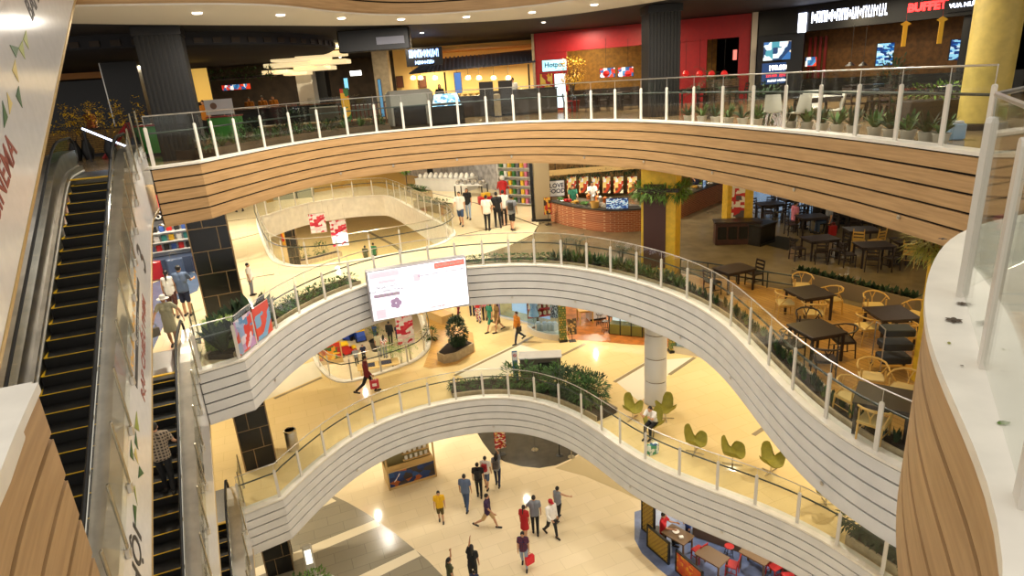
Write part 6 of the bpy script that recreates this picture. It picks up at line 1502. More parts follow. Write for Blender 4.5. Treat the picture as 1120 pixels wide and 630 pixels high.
# big video screen hung in front of the upper balcony
tl, tr, bl, br = (402, 301), (508, 280), (406, 354), (511, 330)
sx = s_for_px(R2, Z2, [398])[0]; sy = s_for_px(R2, Z2, [512])[0]; p1 = path_at(R2, sx)[0]; p2 = path_at(R2, sy)[0]
n_ = Vector((p2[1] - p1[1], -(p2[0] - p1[0]), 0)).normalized(); dist = .55
A_ = Vector((p1[0], p1[1], 0)) + n_ * dist; B_ = Vector((p2[0], p2[1], 0)) + n_ * (dist + .15)
def onpl(x, y):
    d = ray(x, y); nn = Vector((B_.y - A_.y, -(B_.x - A_.x), 0)).normalized(); k = (A_ - CAM).dot(nn) / d.dot(nn); return CAM + d * k
c0, c1, c2_, c3_ = onpl(*tl), onpl(*tr), onpl(*br), onpl(*bl)
W = (Vector((c1.x, c1.y, 0)) - Vector((c0.x, c0.y, 0))).length; zt = (c0.z + c1.z) / 2; zb = (c2_.z + c3_.z) / 2; H = zt - zb
ang = atan2(c1.y - c0.y, c1.x - c0.x); t = thing('video_screen', 'large glowing white video screen hung on the upper white balcony', 'screen', ((c0.x + c1.x) / 2, (c0.y + c1.y) / 2, zb), ang)
MB().bb((0, .2, H / 2), (W + .12, .36, H + .1), .02).build('casing', mat('grey_casing', (166, 164, 170), .35, .4), t)
LITW = mat('screen_white', (250, 248, 252), .3, emit=1.1); MB().box((0, .0, H / 2), (W, .05, H)).build('display', LITW, t)
def sc(x, z, w, h, m, nm='printed_block'): MB().box((x, -.03, z), (w, .004, h)).build(nm, m, t)
LIL = mat('screen_lilac', (176, 150, 186), .3, emit=.35); LIL2 = mat('screen_pale_lilac', (226, 206, 222), .3, emit=.6); LREDS = mat('screen_red', (222, 120, 110), .3, emit=.6)
sc(-W * .34, H * .93, W * .30, H * .12, LIL2); sc(W * .33, H * .93, W * .32, H * .12, LREDS); sc(-W * .32, H * .78, W * .18, H * .06, LIL2); sc(-W * .34, H * .5, W * .26, H * .07, LIL); sc(-W * .02, H * .76, W * .07, H * .16, LIL2)
sc(-W * .42, H * .12, W * .1, H * .2, LIL2)
for k in range(5): q = k * 2 * pi / 5; MB().lathe([(.0, -.002), (.10, -.002), (.10, .002), (0, .002)], n=12).build('flower_petal', LIL, t).matrix_local = frame((-W * .26 + .12 * cos(q), -.032, H * .3 + .12 * sin(q)), (1, 0, 0), (0, 0, 1))
SGR = mat('screen_grey', (96, 96, 130), .3, emit=.1); SRD = mat('screen_crimson', (200, 50, 60), .3, emit=.4)
for (tx, sz, x, z, m) in (('NGÀY HỘI', .16, -.33, .67, SGR), ('KHÁCH HÀNG THÁNG', .12, -.33, .59, SGR), ('ƯU ĐÃI ĐẶC BIỆT', .11, -.34, .50, WHITE), ('KHUYẾN MÃI HOT', .12, .33, .93, WHITE), ('CHƯƠNG TRÌNH ƯU ĐÃI THÀNH VIÊN', .10, .24, .78, SGR), ('VAN HANH', .12, .16, .07, SRD)): textobj('lettering', tx, sz, m, t, M=frame((W * x, -.036, H * z), (1, 0, 0), (0, 0, 1)), depth=.001, bold=.002)
for sx_ in (-1, 1): MB().box((sx_ * W * .3, .62, H * .6), (.08, .55, .08)).build('bracket', DARK, t)
# far second floor: goods tables, shelves, planters
def stock_table(label, x, y, rz, L, W, n, m, gl, cloth=True):
    v = P(x, y, Z2); t = thing('goods_table', label, 'table', v, rz)
    if cloth: MB().box((0, 0, .38), (L, W, .76)).build('table_skirt', WHITE, t); MB().bb((0, 0, .79), (L + .06, W + .06, .05), .01).build('tabletop', WHITE, t)
    else:
        MB().bb((0, 0, .72), (L, W, .06), .01).build('tabletop', WHITE, t)
        for sx in (-1, 1):
            for sy in (-1, 1): MB().box((sx * (L / 2 - .05), sy * (W / 2 - .05), .35), (.06, .06, .7)).build('leg', DARK, t)
    pr = None; zt = .82 if cloth else .75
    for i in range(n):
        p = v + Matrix.Rotation(rz, 3, 'Z') @ Vector((-L / 2 + .2 + (i % (n // 2)) * (L - .4) / max(1, n // 2 - 1), -W / 4 if i < n // 2 else W / 4, zt))
        if pr is None: pr = o = tag(MB().lathe([(.10, 0), (.15, .08), (.12, .2), (.05, .26), (0, .28)], n=10).build('ceramic_jar', m, loc=p), gl[0], 'jar', gl[1])
        else: o = pr.copy(); COL.objects.link(o); o.location = p
    return t
stock_table('long white draped table of crockery at the far shop', 489, 207, R_(-30), 4.2, 1.4, 20, mat('white_china', (240, 238, 232), .25), ('white ceramic jar on the long draped table', 'jars on the long draped table')); stock_table('bare legged white table in front of the crockery shop', 516, 214, R_(-25), 2.0, .9, 8, mat('silver_ware', (190, 186, 180), .25, .8), ('silver jar on the bare legged table', 'jars on the bare legged table'), False)
def shelf_wall(label, x, y, rz, L, H, rows, n, pal, g):
    v = P(x, y, Z2); t = thing('shelf_rack', label, 'shelf', v, rz); MB().box((0, .2, H / 2), (L, .05, H)).build('back_panel', WHITE, t); R4 = Matrix.Rotation(rz, 3, 'Z'); pr = {}
    for sx in (-1, 1): MB().box((sx * L / 2, 0, H / 2), (.04, .44, H)).build('side_panel', WHITE, t)
    for k in range(rows): MB().box((0, 0, .1 + k * (H - .1) / rows), (L, .42, .03)).build('shelf_board', WHITE, t)
    for k in range(rows):
        for i in range(n):
            c = pal[(i * 3 + k * 5 + i // 2) % len(pal)]; p = v + R4 @ Vector((-L / 2 + .16 + i * (L - .32) / (n - 1), -.02, .12 + k * (H - .1) / rows))
            if c[0] not in pr: pr[c[0]] = o = MB().bb((0, 0, .14), (.17, .2, .28), .02).build('packaged_item', mat('item_' + c[0], c[1], .45), loc=p, rz=rz)
            else: o = pr[c[0]].copy(); COL.objects.link(o); o.location = p
            tag(o, c[0] + ' package ' + g[0], 'package', c[0] + ' ' + g[1])
    return t
pal = [('blue', (50, 90, 160)), ('white', (230, 230, 226)), ('navy', (30, 40, 70)), ('white', (230, 230, 226)), ('orange', (220, 120, 40)), ('red', (200, 34, 40))]
shelf_wall('tall white rack of small packages behind the crockery', 541, 203, R_(-28), 2.6, 3.0, 6, 10, pal, ('on the tall white rack behind the crockery', 'packages on the tall white rack'))
pal2 = [('green', (60, 120, 60)), ('pink', (220, 120, 150)), ('yellow', (230, 190, 60)), ('white', (230, 230, 226)), ('grey', (110, 110, 120))]
shelf_wall('wide rack of toys beside the dark shop post', 571, 224, R_(-35), 2.8, 2.6, 5, 10, pal2, ('on the toy rack by the dark post', 'packages on the toy rack'))
v = P(584, 242, Z2); t = thing('shop_post', 'dark glossy post at the corner of the toy shop', 'post', v, 0); MB().box((0, .1, 2.3), (.16, .3, 4.6)).build('shaft', BLACKT, t); MB().box((0, .1, .05), (.22, .36, .1)).build('foot', DARK, t)
v = P(551, 224, Z2); t = thing('shop_figure', 'red and white life-size shop figure standing among the shelves', 'statue', v, face(-.3, -1)); mb = MB(); mb.lathe([(.22, 0), (.2, .3), (.16, .8), (.24, 1.1), (.2, 1.35), (.08, 1.42)], n=16); mb.build('body', REDS, t, smooth=True); ell(MB(), (0, 0, 1.55), (.14, .14, .16)).build('head', WHITE, t, smooth=True); MB().box((0, 0, .02), (.5, .5, .04)).build('base', DARK, t)
for sx in (-1, 1): cap(MB(), (sx * .22, 0, 1.3), (sx * .34, -.1, .95), .06, .05).build('arm', REDS, t)
v = P(531, 222, Z2); t = thing('gift_stack', 'red and yellow stack of gift boxes on the shop floor', 'boxes', v, .3); MB().bb((0, 0, .2), (.8, .5, .4), .02).build('lower_box', REDS, t); MB().bb((.05, 0, .5), (.5, .4, .2), .02).build('upper_box', MATS['pack_yellow'], t)
v = P(472, 201, Z2); t = thing('shop_post', 'black square post at the left end of the crockery table', 'post', v, 0); MB().box((0, 0, 1.1), (.4, .4, 2.2)).build('shaft', BLACKT, t); MB().box((0, 0, .05), (.46, .46, .1)).build('foot', DARK, t)
wall('wall_shops', tuple((P(440, 193, Z2) + Vector((0, 1.5, 0)))[:2]), tuple((P(586, 236, Z2) + Vector((1.0, 4.6, 0)))[:2]), Z2, Z3 - .36, mat('shop_back', (170, 168, 170), .5, var=.2, scale=3))
for (x, y, L, r, lb) in ((447, 217, 2.6, R_(-55), 'cream planter with a small tree beside the far opening'), (462, 232, 3.0, R_(-50), 'cream planter of low plants beside the far opening')):
    p = P(x, y, Z2) + Vector((.6, .3, 0)); box_planter('cream_planter', lb, p, r, L, .7, .5); R4 = Matrix.Rotation(r, 3, 'Z')
    for k in range(6): shrub('ground_cover', 'low plant in the cream planters beside the far opening', p + R4 @ Vector((-L / 2 + .25 + k * (L - .5) / 5, 0, .4)), (.3, .26, .16), LEAF, 80, .15, .05, 'plant', 'plants in the cream planters', 2)
p = P(440, 218, Z2) + Vector((.3, .6, .4)); t = thing('small_tree', 'small round-headed tree in the cream planter', 'tree', p); MB().tube([(0, 0, 0), (.03, 0, 1.2)], .03, 8).build('trunk', STEM, t); mb = MB(); foliage(mb, (0, 0, 1.6), (.45, .45, .4), 260, .2, .09); mb.build('crown', LEAFL, t)
t = thing('glazed_kiosk', 'grey glazed lift box behind the far railing', 'booth', P(322, 216, Z2), R_(8)); MB().box((0, 0, 1.0), (2.6, 1.2, 2.0)).build('box', mat('grey_glazing', (150, 150, 130), .3), t); MB().box((.3, -.62, 1.0), (.06, .04, 2.0)).build('door_joint', DARK, t)
inlay([(292, 222), (330, 213), (372, 206), (410, 203), (430, 208), (470, 196), (400, 180), (280, 196)], Z2, mat('golden_floor', (220, 176, 84), .2), .004)
# ------------------------------------------------------------------ third floor
def FY(px, Y, z=Z3): v = PY(px, 100, Y); return Vector((v.x, Y, z))      # floor point under photo column px at distance Y
def ZY(px, py, Y): return PY(px, py, Y).z
def wpanel(t, nm, px0, px1, y0, y1, Ya, Yb, m, d=.08, back=0.0):
    """upright panel on the facade plane between photo columns, from height z(y1) up to z(y0)"""
    a, b = PY(px0, y1, Ya), PY(px1, y1, Yb); za = PY((px0 + px1) / 2, y0, (Ya + Yb) / 2).z; zb = (a.z + b.z) / 2
    c = Vector(((a.x + b.x) / 2, (Ya + Yb) / 2 + back, (za + zb) / 2)) - t.location; L = hypot(b.x - a.x, Yb - Ya)
    return MB().box(c, (L, d, za - zb), atan2(Yb - Ya, b.x - a.x)).build(nm, m, t)
REDW = mat('red_facade', (164, 18, 24), .5, var=.05); MUST = mat('mustard_interior', (150, 108, 40), .7, var=.15)
# red hotpot shop
t = thing('hotpot_shopfront', 'bright red hotpot restaurant front right of the tiled canopy', 'shopfront', FY(600, 33))
FA = lambda px: 33.4 - (px - 585) / 233 * 3.6
def F(px0, px1, z0, z1, nm, m, d=.1, back=0.0, tt=None):
    tt = tt or t; Ya, Yb = FA(px0), FA(px1); a, b = FY(px0, Ya), FY(px1, Yb); c = (a + b) / 2 + Vector((0, back, 0)); c.z = (z0 + z1) / 2
    return MB().box(c - tt.location, ((b - a).length, d, z1 - z0), atan2(b.y - a.y, b.x - a.x)).build(nm, m, tt)
F(585, 818, Z3 + 2.75, Z3 + 3.69, 'header', REDW, .3); F(585, 621, Z3, Z3 + 2.75, 'pier', REDW, .3); F(743, 772, Z3, Z3 + 2.75, 'pier', REDW, .3); F(806, 818, Z3, Z3 + 2.75, 'pier', REDW, .3)
F(621, 806, Z3, Z3 + 2.9, 'back_wall', MUST, .1, 3.0); F(585, 587.5, Z3, Z3 + 3.69, 'edge_trim', STONEP, .4, -.05); F(818, 824, Z3, Z3 + 3.7, 'edge_trim', mat('pale_trim', (206, 196, 180), .5), .5, -.1)
F(621, 700, Z3, Z3 + .9, 'low_wall', DKWOOD, .12, .1); F(772, 806, Z3, Z3 + 1.0, 'low_wall', tilemat('brown_brick', (110, 84, 60), (94, 70, 50), (60, 46, 34), .3, .1, .7, 0, .012, plane='xz'), .14, -.2)
WL = mat('lit_sign_white', (255, 250, 240), .3, emit=5.0)
F(652, 672, Z3 + 3.0, Z3 + 3.2, 'lit_logo', WL, .04, -.2); F(692, 704, Z3 + 3.08, Z3 + 3.18, 'lit_logo', WL, .04, -.2); F(770, 786, Z3 + 3.0, Z3 + 3.25, 'wall_logo', mat('dark_red', (120, 16, 20), .5), .04, -.18)
def led(label, px0, px1, py0, py1, Y, m, name='menu_screen', cat='screen', group=None):
    a, b = PY(px0, py1, Y), PY(px1, py1, Y); zt = PY((px0 + px1) / 2, py0, Y).z; zb = (a.z + b.z) / 2
    return screen(label, (b.x - a.x), zt - zb, (a.x / 2 + b.x / 2, Y, zb), 0, m, name, cat, group=group)
SCR1 = patmat('food_screen', [(210, 60, 30), (40, 80, 130), (230, 220, 210), (60, 120, 160), (170, 40, 30), (30, 50, 90)], 6, .3, emit=1.3)
led('left lit food screen inside the red restaurant', 656, 673, 74, 85, 32.0, SCR1); led('right lit food screen inside the red restaurant', 675.5, 693, 73, 84, 31.8, SCR1)
CY = mat('cyan_sign', (160, 224, 240), .3, emit=1.2)
s_ = led('pale blue board reading Hotpot on the red pier', 593, 620, 65, 78, 31.9, CY, 'shop_sign', 'sign'); textobj('lettering', 'Hotpot', .32, mat('sign_ink', (30, 70, 110), .5), s_, M=frame((0, -.015, .30), (1, 0, 0), (0, 0, 1)), depth=.002, bold=.01)
led('tall white lit totem beside the blossom tree', 607.5, 620, 80, 118, 31.0, mat('totem_white', (226, 240, 250), .3, emit=1.3), 'lit_totem', 'sign')
led('red and gold festive figure board at the red pier', 592, 606, 80, 119, 31.3, patmat('festive', [(200, 30, 24), (226, 170, 40), (180, 20, 20), (240, 200, 80)], 5, .5), 'festive_board', 'sign')
GOLD2 = mat('blossom_yellow', (226, 180, 30), .6); v = FY(626, 30.5); t = thing('blossom_tree', 'yellow blossom tree in a pot in front of the red restaurant', 'tree', v); MB().lathe([(.25, 0), (.35, .5), (.3, .5)], n=16).build('pot', REDW, t, smooth=True)
tr = MB()
for k in range(9):
    q = k * .7; tr.tube([(0, 0, .45), (.12 * cos(q), .12 * sin(q), 1.2), (.55 * cos(q), .45 * sin(q), 1.7 + .12 * k)], [.03, .02, .006], 5)
tr.build('branches', STEM, t); mb = MB(); foliage(mb, (0, 0, 1.85), (.75, .6, .65), 520, .09, .07); mb.build('blossoms', GOLD2, t)
# tiled canopy food stall
t = thing('tiled_canopy_stall', 'food stall under a dark tiled canopy with warm slatted ceiling', 'stall', FY(520, 35)); Yc = 34.0
SLAT = tilemat('warm_slats', (196, 132, 56), (170, 106, 40), (60, 34, 14), 6, .16, .5, 0, .03)
a, b = PY(432, 80, 36.5), PY(585, 80, 36.5); wz = Z3 + 3.6
MB().box(Vector(((a.x + b.x) / 2, 36.5, Z3 + 1.8)) - t.location, (b.x - a.x, .1, 3.6)).build('back_wall', mat('cream_stall_wall', (226, 192, 120), .6), t)
pts = [(PY(458, 75, 33.2).x, 33.2), (PY(585, 75, 33.2).x, 33.2)]
x0, x1 = pts[0][0] - t.location.x, pts[1][0] - t.location.x
MB().plate([(x0 - .5, -1.9, 2.2), (x1, -1.9, 2.35), (x1, -.6, 2.95), (x0 - .5 + 1.4, -.6, 2.8)], (0, 0, .07)).build('tiled_canopy', mat('dark_roof_tile', (40, 44, 56), .4), t)
mb = MB()
for k in range(30): xx = x0 - .4 + k * (x1 - x0 + .4) / 29; mb.tube([(xx, -1.95, 2.27 + .004 * k), (xx + (.0 if k > 6 else 1.0 - k * .15), -.6, 2.92)], .05, 6)
mb.build('roof_ribs', mat('roof_rib', (54, 60, 78), .4), t)
for k in range(12): MB().box(((x0 + x1) / 2, -.55 + k * .22, 3.25 + .03 * (k % 2)), (x1 - x0 + .8, .08, .06)).build('ceiling_slat', mat('slat_wood', (196, 132, 56), .5), t)
MB().box((x0 + 1.2, -1.0, 1.1), (.08, .08, 2.2)).build('canopy_post', DARK, t); MB().box((x1 - .3, -1.4, 1.15), (.08, .08, 2.3)).build('canopy_post', DARK, t)
for i, px in enumerate((438, 463)): led(('left', 'right')[i] + ' framed picture on the cream wall of the stall', px - 4, px + 4, 83, 96, 36.3, mat('brown_picture', (90, 50, 30), .5), 'wall_picture', 'picture')
for i, px in enumerate((452, 460, 476, 500, 512, 524, 540, 556)):
    c = PY(px, 86, 34.6); g_ = tag(MB().lathe([(.0, .16), (.12, .12), (.15, 0), (.12, -.05), (0, -.07)], n=14).build('pendant_lamp', mat('lamp_glow', (255, 214, 140), .4, emit=6), loc=c), 'small warm pendant lamp glowing under the stall canopy', 'lamp', 'pendant lamps of the stall'); MB().tube([(0, 0, .16), (0, 0, 1.1)], .008, 4).build('cord', DARK, g_)
led('blue lit price column in the stall', 498, 506, 79, 102, 33.0, mat('blue_column', (60, 100, 170), .4, emit=.8), 'lit_column', 'sign')
c = FY(515, 32.0); counter('food counter with glowing bowls under the canopy', 2.2, .7, 1.0, c, .05, DKWOOD)
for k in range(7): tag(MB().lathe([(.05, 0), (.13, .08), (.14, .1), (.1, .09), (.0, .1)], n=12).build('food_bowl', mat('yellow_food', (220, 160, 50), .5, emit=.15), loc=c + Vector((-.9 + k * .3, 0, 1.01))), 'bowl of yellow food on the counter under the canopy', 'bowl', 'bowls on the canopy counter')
c = FY(572, 31.2); counter('long dark counter at the right end of the stall', 3.2, .8, 1.15, c, -.05, mat('grey_brown_panel', (74, 64, 54), .5))
for i, (px, nm) in enumerate(((532, 'left'), (553, 'right'))): c = FY(px, 30.6); t = thing('menu_easel', nm + ' dark menu easel in front of the stall', 'sign', c, .1); MB().box((0, 0, .85), (.65, .05, 1.5)).build('board', mat('easel_board', (54, 48, 44), .5), t); MB().beam((-.28, .25, 0), (-.28, 0, 1.5), .03, .03).beam((.28, .25, 0), (.28, 0, 1.5), .03, .03).build('leg', DARK, t)
v = FY(543, 30.4); t = thing('post_bin', 'pale cylindrical post between the two menu easels', 'post', v); MB().lathe([(.16, 0), (.16, 1.0), (.1, 1.04)], n=16).build('body', STONEP, t, smooth=True); MB().lathe([(.18, 0), (.18, .05)], n=16).build('base', DARK, t)
t = thing('display_lectern', 'black stand with a tilted glowing menu screen at the railing', 'screen', FY(487, 26.2), .1); MB().bb((0, 0, .45), (1.35, .6, .9), .03).build('body', BLACKT, t); mb = MB(); mb.plate([(-.62, -.32, .78), (.62, -.32, .78), (.5, .28, 1.25), (-.5, .28, 1.25)], (0, .03, -.04)).build('screen_back', DARK, t); MB().plate([(-.58, -.31, .80), (.58, -.31, .80), (.46, .26, 1.245), (-.46, .26, 1.245)], (0, -.012, .012)).build('display', patmat('cyan_menu', [(150, 210, 230), (200, 230, 240), (90, 150, 190), (230, 240, 244)], 8, .3, emit=1.0), t)
t = thing('curved_service_pod', 'grey rounded service pod with a dark grille behind the railing', 'pod', FY(447, 27.0), .05); MB().bb((0, 0, .75), (1.9, 1.0, 1.5), .22).build('shell', mat('pod_grey', (150, 146, 134), .4), t); MB().bb((0, -.52, .5), (1.3, .06, .8), .02).build('dark_grille', BLACKT, t)
person(FY(561, 32.2) , face(-.2, -1), 'server in black with a white apron strap behind the long dark counter', 1.66, top=wht, bot=blk, sleeve='short'); person(FY(481, 33.2), face(0, -1), 'dark clothed server at the left end of the stall', 1.6, top=blk, bot=blk, female=True, hair='long')
def glyphs(t, L, h, n, m, z):
    """row of glowing strokes: a sign too blurred to read"""
    rs = random.Random(n)
    for i in range(n):
        x = -L / 2 + (i + .5) * L / n; w_ = L / n * .72; mb = MB(); k = rs.choice((0, 1, 2, 3))
        mb.box((x - w_ * .4, -.05, z), (w_ * .28, .04, h)); mb.box((x + w_ * .35, -.05, z), (w_ * .26, .04, h * (1, .6, 1, .8)[k]))
        mb.box((x, -.05, z + h * (.4, 0, -.4, .1)[k]), (w_ * .7, .04, h * .2)); mb.build('glowing_stroke', m, t)
# black restaurant on the right
t = thing('grill_shopfront', 'black fronted grill and buffet restaurant at the upper right', 'shopfront', FY(930, 26)); KB = mat('black_facade', (11, 11, 15), .4)
FB = lambda px: 29.6 - (px - 824) / 290 * 7.5
def F2(px0, px1, z0, z1, nm, m, d=.1, back=0.0):
    a, b = FY(px0, FB(px0)), FY(px1, FB(px1)); c = (a + b) / 2 + Vector((0, back, 0)); c.z = (z0 + z1) / 2; return MB().box(c - t.location, ((b - a).length, d, z1 - z0), atan2(b.y - a.y, b.x - a.x)).build(nm, m, t)
F2(824, 1118, Z3 + 2.7, Z3 + 3.69, 'header', KB, .25); F2(824, 876, Z3, Z3 + 2.7, 'pier', KB, .25); F2(1044, 1062, Z3, Z3 + 2.7, 'pier', KB, .25); F2(876, 1118, Z3, Z3 + 2.75, 'back_wall', mat('brown_interior', (110, 74, 34), .7, var=.2), .1, 2.6); F2(876, 1118, Z3, Z3 + .8, 'low_wall', BLACKT, .12)
for px in (900, 906, 912, 918): F2(px, px + 3, Z3 + .8, Z3 + 2.5, 'red_slat', mat('red_slat', (130, 24, 20), .5), .05, 1.6)
c = FB(930); a, b = PY(876, 20, FB(876) - .3), PY(988, 12, FB(988) - .3); mid = (a + b) / 2; ang = atan2(b.y - a.y, b.x - a.x)
t2 = thing('lit_name_sign', 'glowing white shop name sign on the black restaurant front', 'sign', mid, ang); glyphs(t2, (b - a).length - .9, .42, 15, mat('sign_glow', (226, 234, 255), .3, emit=3.5), .05); MB().box((0, .05, .05), ((b - a).length, .06, .75)).build('sign_backing', KB, t2); MB().bb((-(b - a).length / 2 + .1, -.06, -.1), (.35, .08, .75), .06).build('logo_tile', MATS['sign_glow'], t2)
a, b = PY(990, 9, FB(990) - .3), PY(1040, 5, FB(1040) - .3); t3 = thing('lit_name_sign', 'red glowing BUFFET sign at the upper right', 'sign', (a + b) / 2, ang); textobj('lettering', 'BUFFET', .38, mat('red_glow', (255, 40, 40), .3, emit=5), t3, M=frame((0, 0, 0), (1, 0, 0), (0, 0, 1)), depth=.03, bold=.02); MB().box((0, .06, 0), (2.0, .05, .55)).build('sign_backing', KB, t3)
a, b = PY(1042, 6, FB(1042) - .3), PY(1078, 3, FB(1078) - .3); t3 = thing('lit_name_sign', 'white glowing VUA NƯỚNG sign right of the BUFFET sign', 'sign', (a + b) / 2, ang); textobj('lettering', 'VUA NƯỚNG', .19, MATS['sign_glow'], t3, M=frame((0, 0, 0), (1, 0, 0), (0, 0, 1)), depth=.02, bold=.006); MB().box((0, .06, 0), (1.5, .05, .4)).build('sign_backing', KB, t3)
s_ = led('blue price board reading 199.000 on the black front', 832, 868, 68, 92, 28.6, mat('price_blue', (24, 54, 100), .3, emit=.9), 'price_board', 'sign'); textobj('lettering', '199.000', .27, WL, s_, M=frame((0, -.015, .68), (1, 0, 0), (0, 0, 1)), depth=.002, bold=.012); textobj('lettering', '229.000  329.000', .15, mat('price_red', (230, 60, 60), .4, emit=1.5), s_, M=frame((0, -.015, .36), (1, 0, 0), (0, 0, 1)), depth=.002, bold=.005); textobj('lettering', 'BUFFET NƯỚNG', .12, WL, s_, M=frame((0, -.015, .15), (1, 0, 0), (0, 0, 1)), depth=.002)
led('blue video screen with a cook above the price board', 834, 870, 45, 66, 28.5, patmat('cook_video', [(40, 90, 150), (190, 210, 220), (60, 130, 150), (20, 50, 90), (210, 200, 190)], 3.2, .3, emit=1.1), 'video_wall'); led('small colourful television inside the black restaurant', 880, 893, 62, 73, 28.2, SCR1); led('tall blue lit screen inside the black restaurant, left', 957, 976, 47, 72, 25.5, patmat('blue_lines', [(30, 90, 160), (140, 200, 230), (20, 50, 110), (190, 220, 235)], 5, .3, emit=1.0, stretch=(1, 1, 3))); led('tall blue white lit screen inside the black restaurant, right', 1037, 1048, 43, 66, 23.4, MATS['blue_lines'])
for i, (px, y0, y1, Y) in enumerate(((991, 24, 52, 24.6), (1031, 19, 49, 23.4))):
    c = PY(px, y0, Y); zb = PY(px, y1, Y).z; t = thing('hanging_lantern', ('left', 'right')[i] + ' long yellow festive tassel hanging at the black restaurant', 'lantern', (c.x, c.y, zb)); h_ = c.z - zb; MB().box((0, 0, h_ * .45), (.16, .03, h_ * .8)).build('tassel_body', mat('festive_yellow', (226, 170, 50), .5, emit=.25), t); MB().plate([(0, -.02, h_ * .8), (.2, -.02, h_ * .92), (0, -.02, h_ * 1.04), (-.2, -.02, h_ * .92)], (0, .03, 0)).build('knot', MATS['festive_yellow'], t); MB().tube([(0, 0, h_ * 1.04), (0, 0, h_ * 1.04 + .4)], .008, 4).build('cord', SOFA, t)
for i, px in enumerate((930, 944)): c = PY(px, 72, 23.5); t = tag(MB().lathe([(0, .14), (.05, .12), (.17, 0), (.15, 0), (.03, .1)], n=16).build('pendant_lamp', DARK, loc=c), 'black pendant lamp in the black restaurant, ' + ('left' if i == 0 else 'right'), 'lamp'); MB().tube([(0, 0, .12), (0, 0, 1.4)], .008, 4).build('cord', DARK, t)
# columns
RIB = mat('black_ribbed', (17, 15, 13), .5)
def ribcol(label, c, w, h, rz, n=9):
    t = thing('ribbed_column', label, 'column', c, rz); MB().box((0, 0, h / 2), (w, w, h)).build('core', RIB, t); mb = MB()
    for i in range(n):
        x = -w / 2 + (i + .5) * w / n
        for (a, b) in ((x, -w / 2), (x, w / 2), (-w / 2, x), (w / 2, x)): mb.box((a, b, h / 2), (w / n * .55, w / n * .55, h))
    mb.build('ribs', RIB, t); MB().box((0, 0, h - .12), (w + .14, w + .14, .24)).build('capital', KB, t); return t
ribcol('huge ribbed black column at the left end of the top railing', FY(188, 19.6), 1.12, 3.7, R_(20)); ribcol('ribbed black column in the middle of the top floor', FY(722, 23.6), 1.05, 3.7, R_(2))
t = thing('flat_column', 'plain black slab column left of the huge ribbed one', 'column', FY(139, 26), R_(15)); MB().box((0, 0, 1.85), (1.25, .6, 3.7)).build('shaft', mat('slate_column', (24, 24, 25), .4), t); MB().box((-.64, -.28, 1.85), (.04, .04, 3.7)).build('edge_trim', STEEL, t)
t = thing('round_column', 'tall yellow-lit round column at the upper right', 'column', FY(1078, 13.2)); MB().lathe([(.42, 0), (.42, 4.0)], n=32).build('shaft', mat('lit_yellow_column', (200, 176, 90), .5, var=.06), t, smooth=True); MB().lathe([(.47, 0), (.47, .12), (.43, .14)], n=32).build('base_ring', DARK, t, smooth=True)
for i, (px, Y, w, m) in enumerate(((421, 33, .75, STONEP), (337, 38, .9, WHITE), (352, 40, .9, KB), (506, 39, .5, WHITE))): t = thing('square_pillar', ['greige', 'white', 'black', 'slim white'][i] + ' pillar standing among the food court counters', 'pillar', FY(px, Y)); MB().box((0, 0, 1.85), (w, w, 3.7)).build('shaft', m, t); MB().box((0, 0, .08), (w + .06, w + .06, .16)).build('foot', DARK, t)
# stacked lit ceiling panels, drop ceiling, dark hanging box
GLOW = mat('lamp_panel', (250, 224, 170), .4, emit=.85)
for i, (px, py, w_, Y) in enumerate(((345, 52, 70, 30), (352, 60, 60, 31), (330, 64, 70, 32), (362, 68, 45, 33), (318, 71, 60, 34), (345, 75, 48, 35), (304, 79, 32, 36), (326, 80, 30, 37))):
    c = PY(px, py, Y); L = w_ * .8 / 682 * Y; t = tag(MB().bb((0, 0, 0), (L, 1.2, .2), .04).build('ceiling_lamp', GLOW, loc=(c.x, c.y, c.z)), 'stepped glowing ceiling lamp, ' + ['front', 'second', 'third', 'fourth', 'fifth', 'sixth', 'rear left', 'rear right'][i] + ' of the cloud of panels', 'lamp', 'stepped ceiling lamps'); MB().tube([(0, 0, .1), (0, 0, max(.15, 19.35 - c.z))], .012, 5).build('hanger', DARK, t)
v = FY(190, 27, 19.32); t = thing('drop_ceiling', 'round dark dropped ceiling above the left food counters', 'ceiling panel', (v.x, v.y, 18.85)); MB().lathe([(6.4, .0), (6.6, .08), (6.6, .47)], n=48).build('disc', CEILD, t, smooth=True); mb = MB()
for k in range(72): q = k * pi / 36; mb.box((6.62 * cos(q), 6.62 * sin(q), .22), (.04, .28, .16), q)
mb.build('edge_slots', mat('bronze_slot', (60, 50, 42), .5, .5), t)
t = thing('hanging_box', 'black hanging box under the top floor ceiling', 'bulkhead', PY(410, 44, 24.5)); MB().bb((0, 0, 0), (2.6, .5, .75), .05).build('box', KB, t); MB().box((.6, -.27, -.05), (1.0, .03, .25)).build('dim_plate', mat('dim_plate', (110, 110, 120), .4, emit=.3), t)  # dark box with a dim plate, set where an unclear black blur hangs
for sx in (-1, 1): MB().tube([(sx, 0, .3), (sx, 0, 19.4 - t.location.z)], .02, 6).build('hanger', DARK, t)
c = PY(464, 62, 31); t = thing('lit_name_sign', 'blue white glowing sign hanging left of the tiled canopy', 'sign', (c.x, c.y, c.z)); glyphs(t, 1.4, .34, 10, mat('blue_glow', (170, 204, 255), .3, emit=2.6), .14); glyphs(t, .9, .16, 8, MATS['blue_glow'], -.24); MB().box((0, .02, 0), (1.7, .04, .8)).build('sign_backing', KB, t)
pd = None
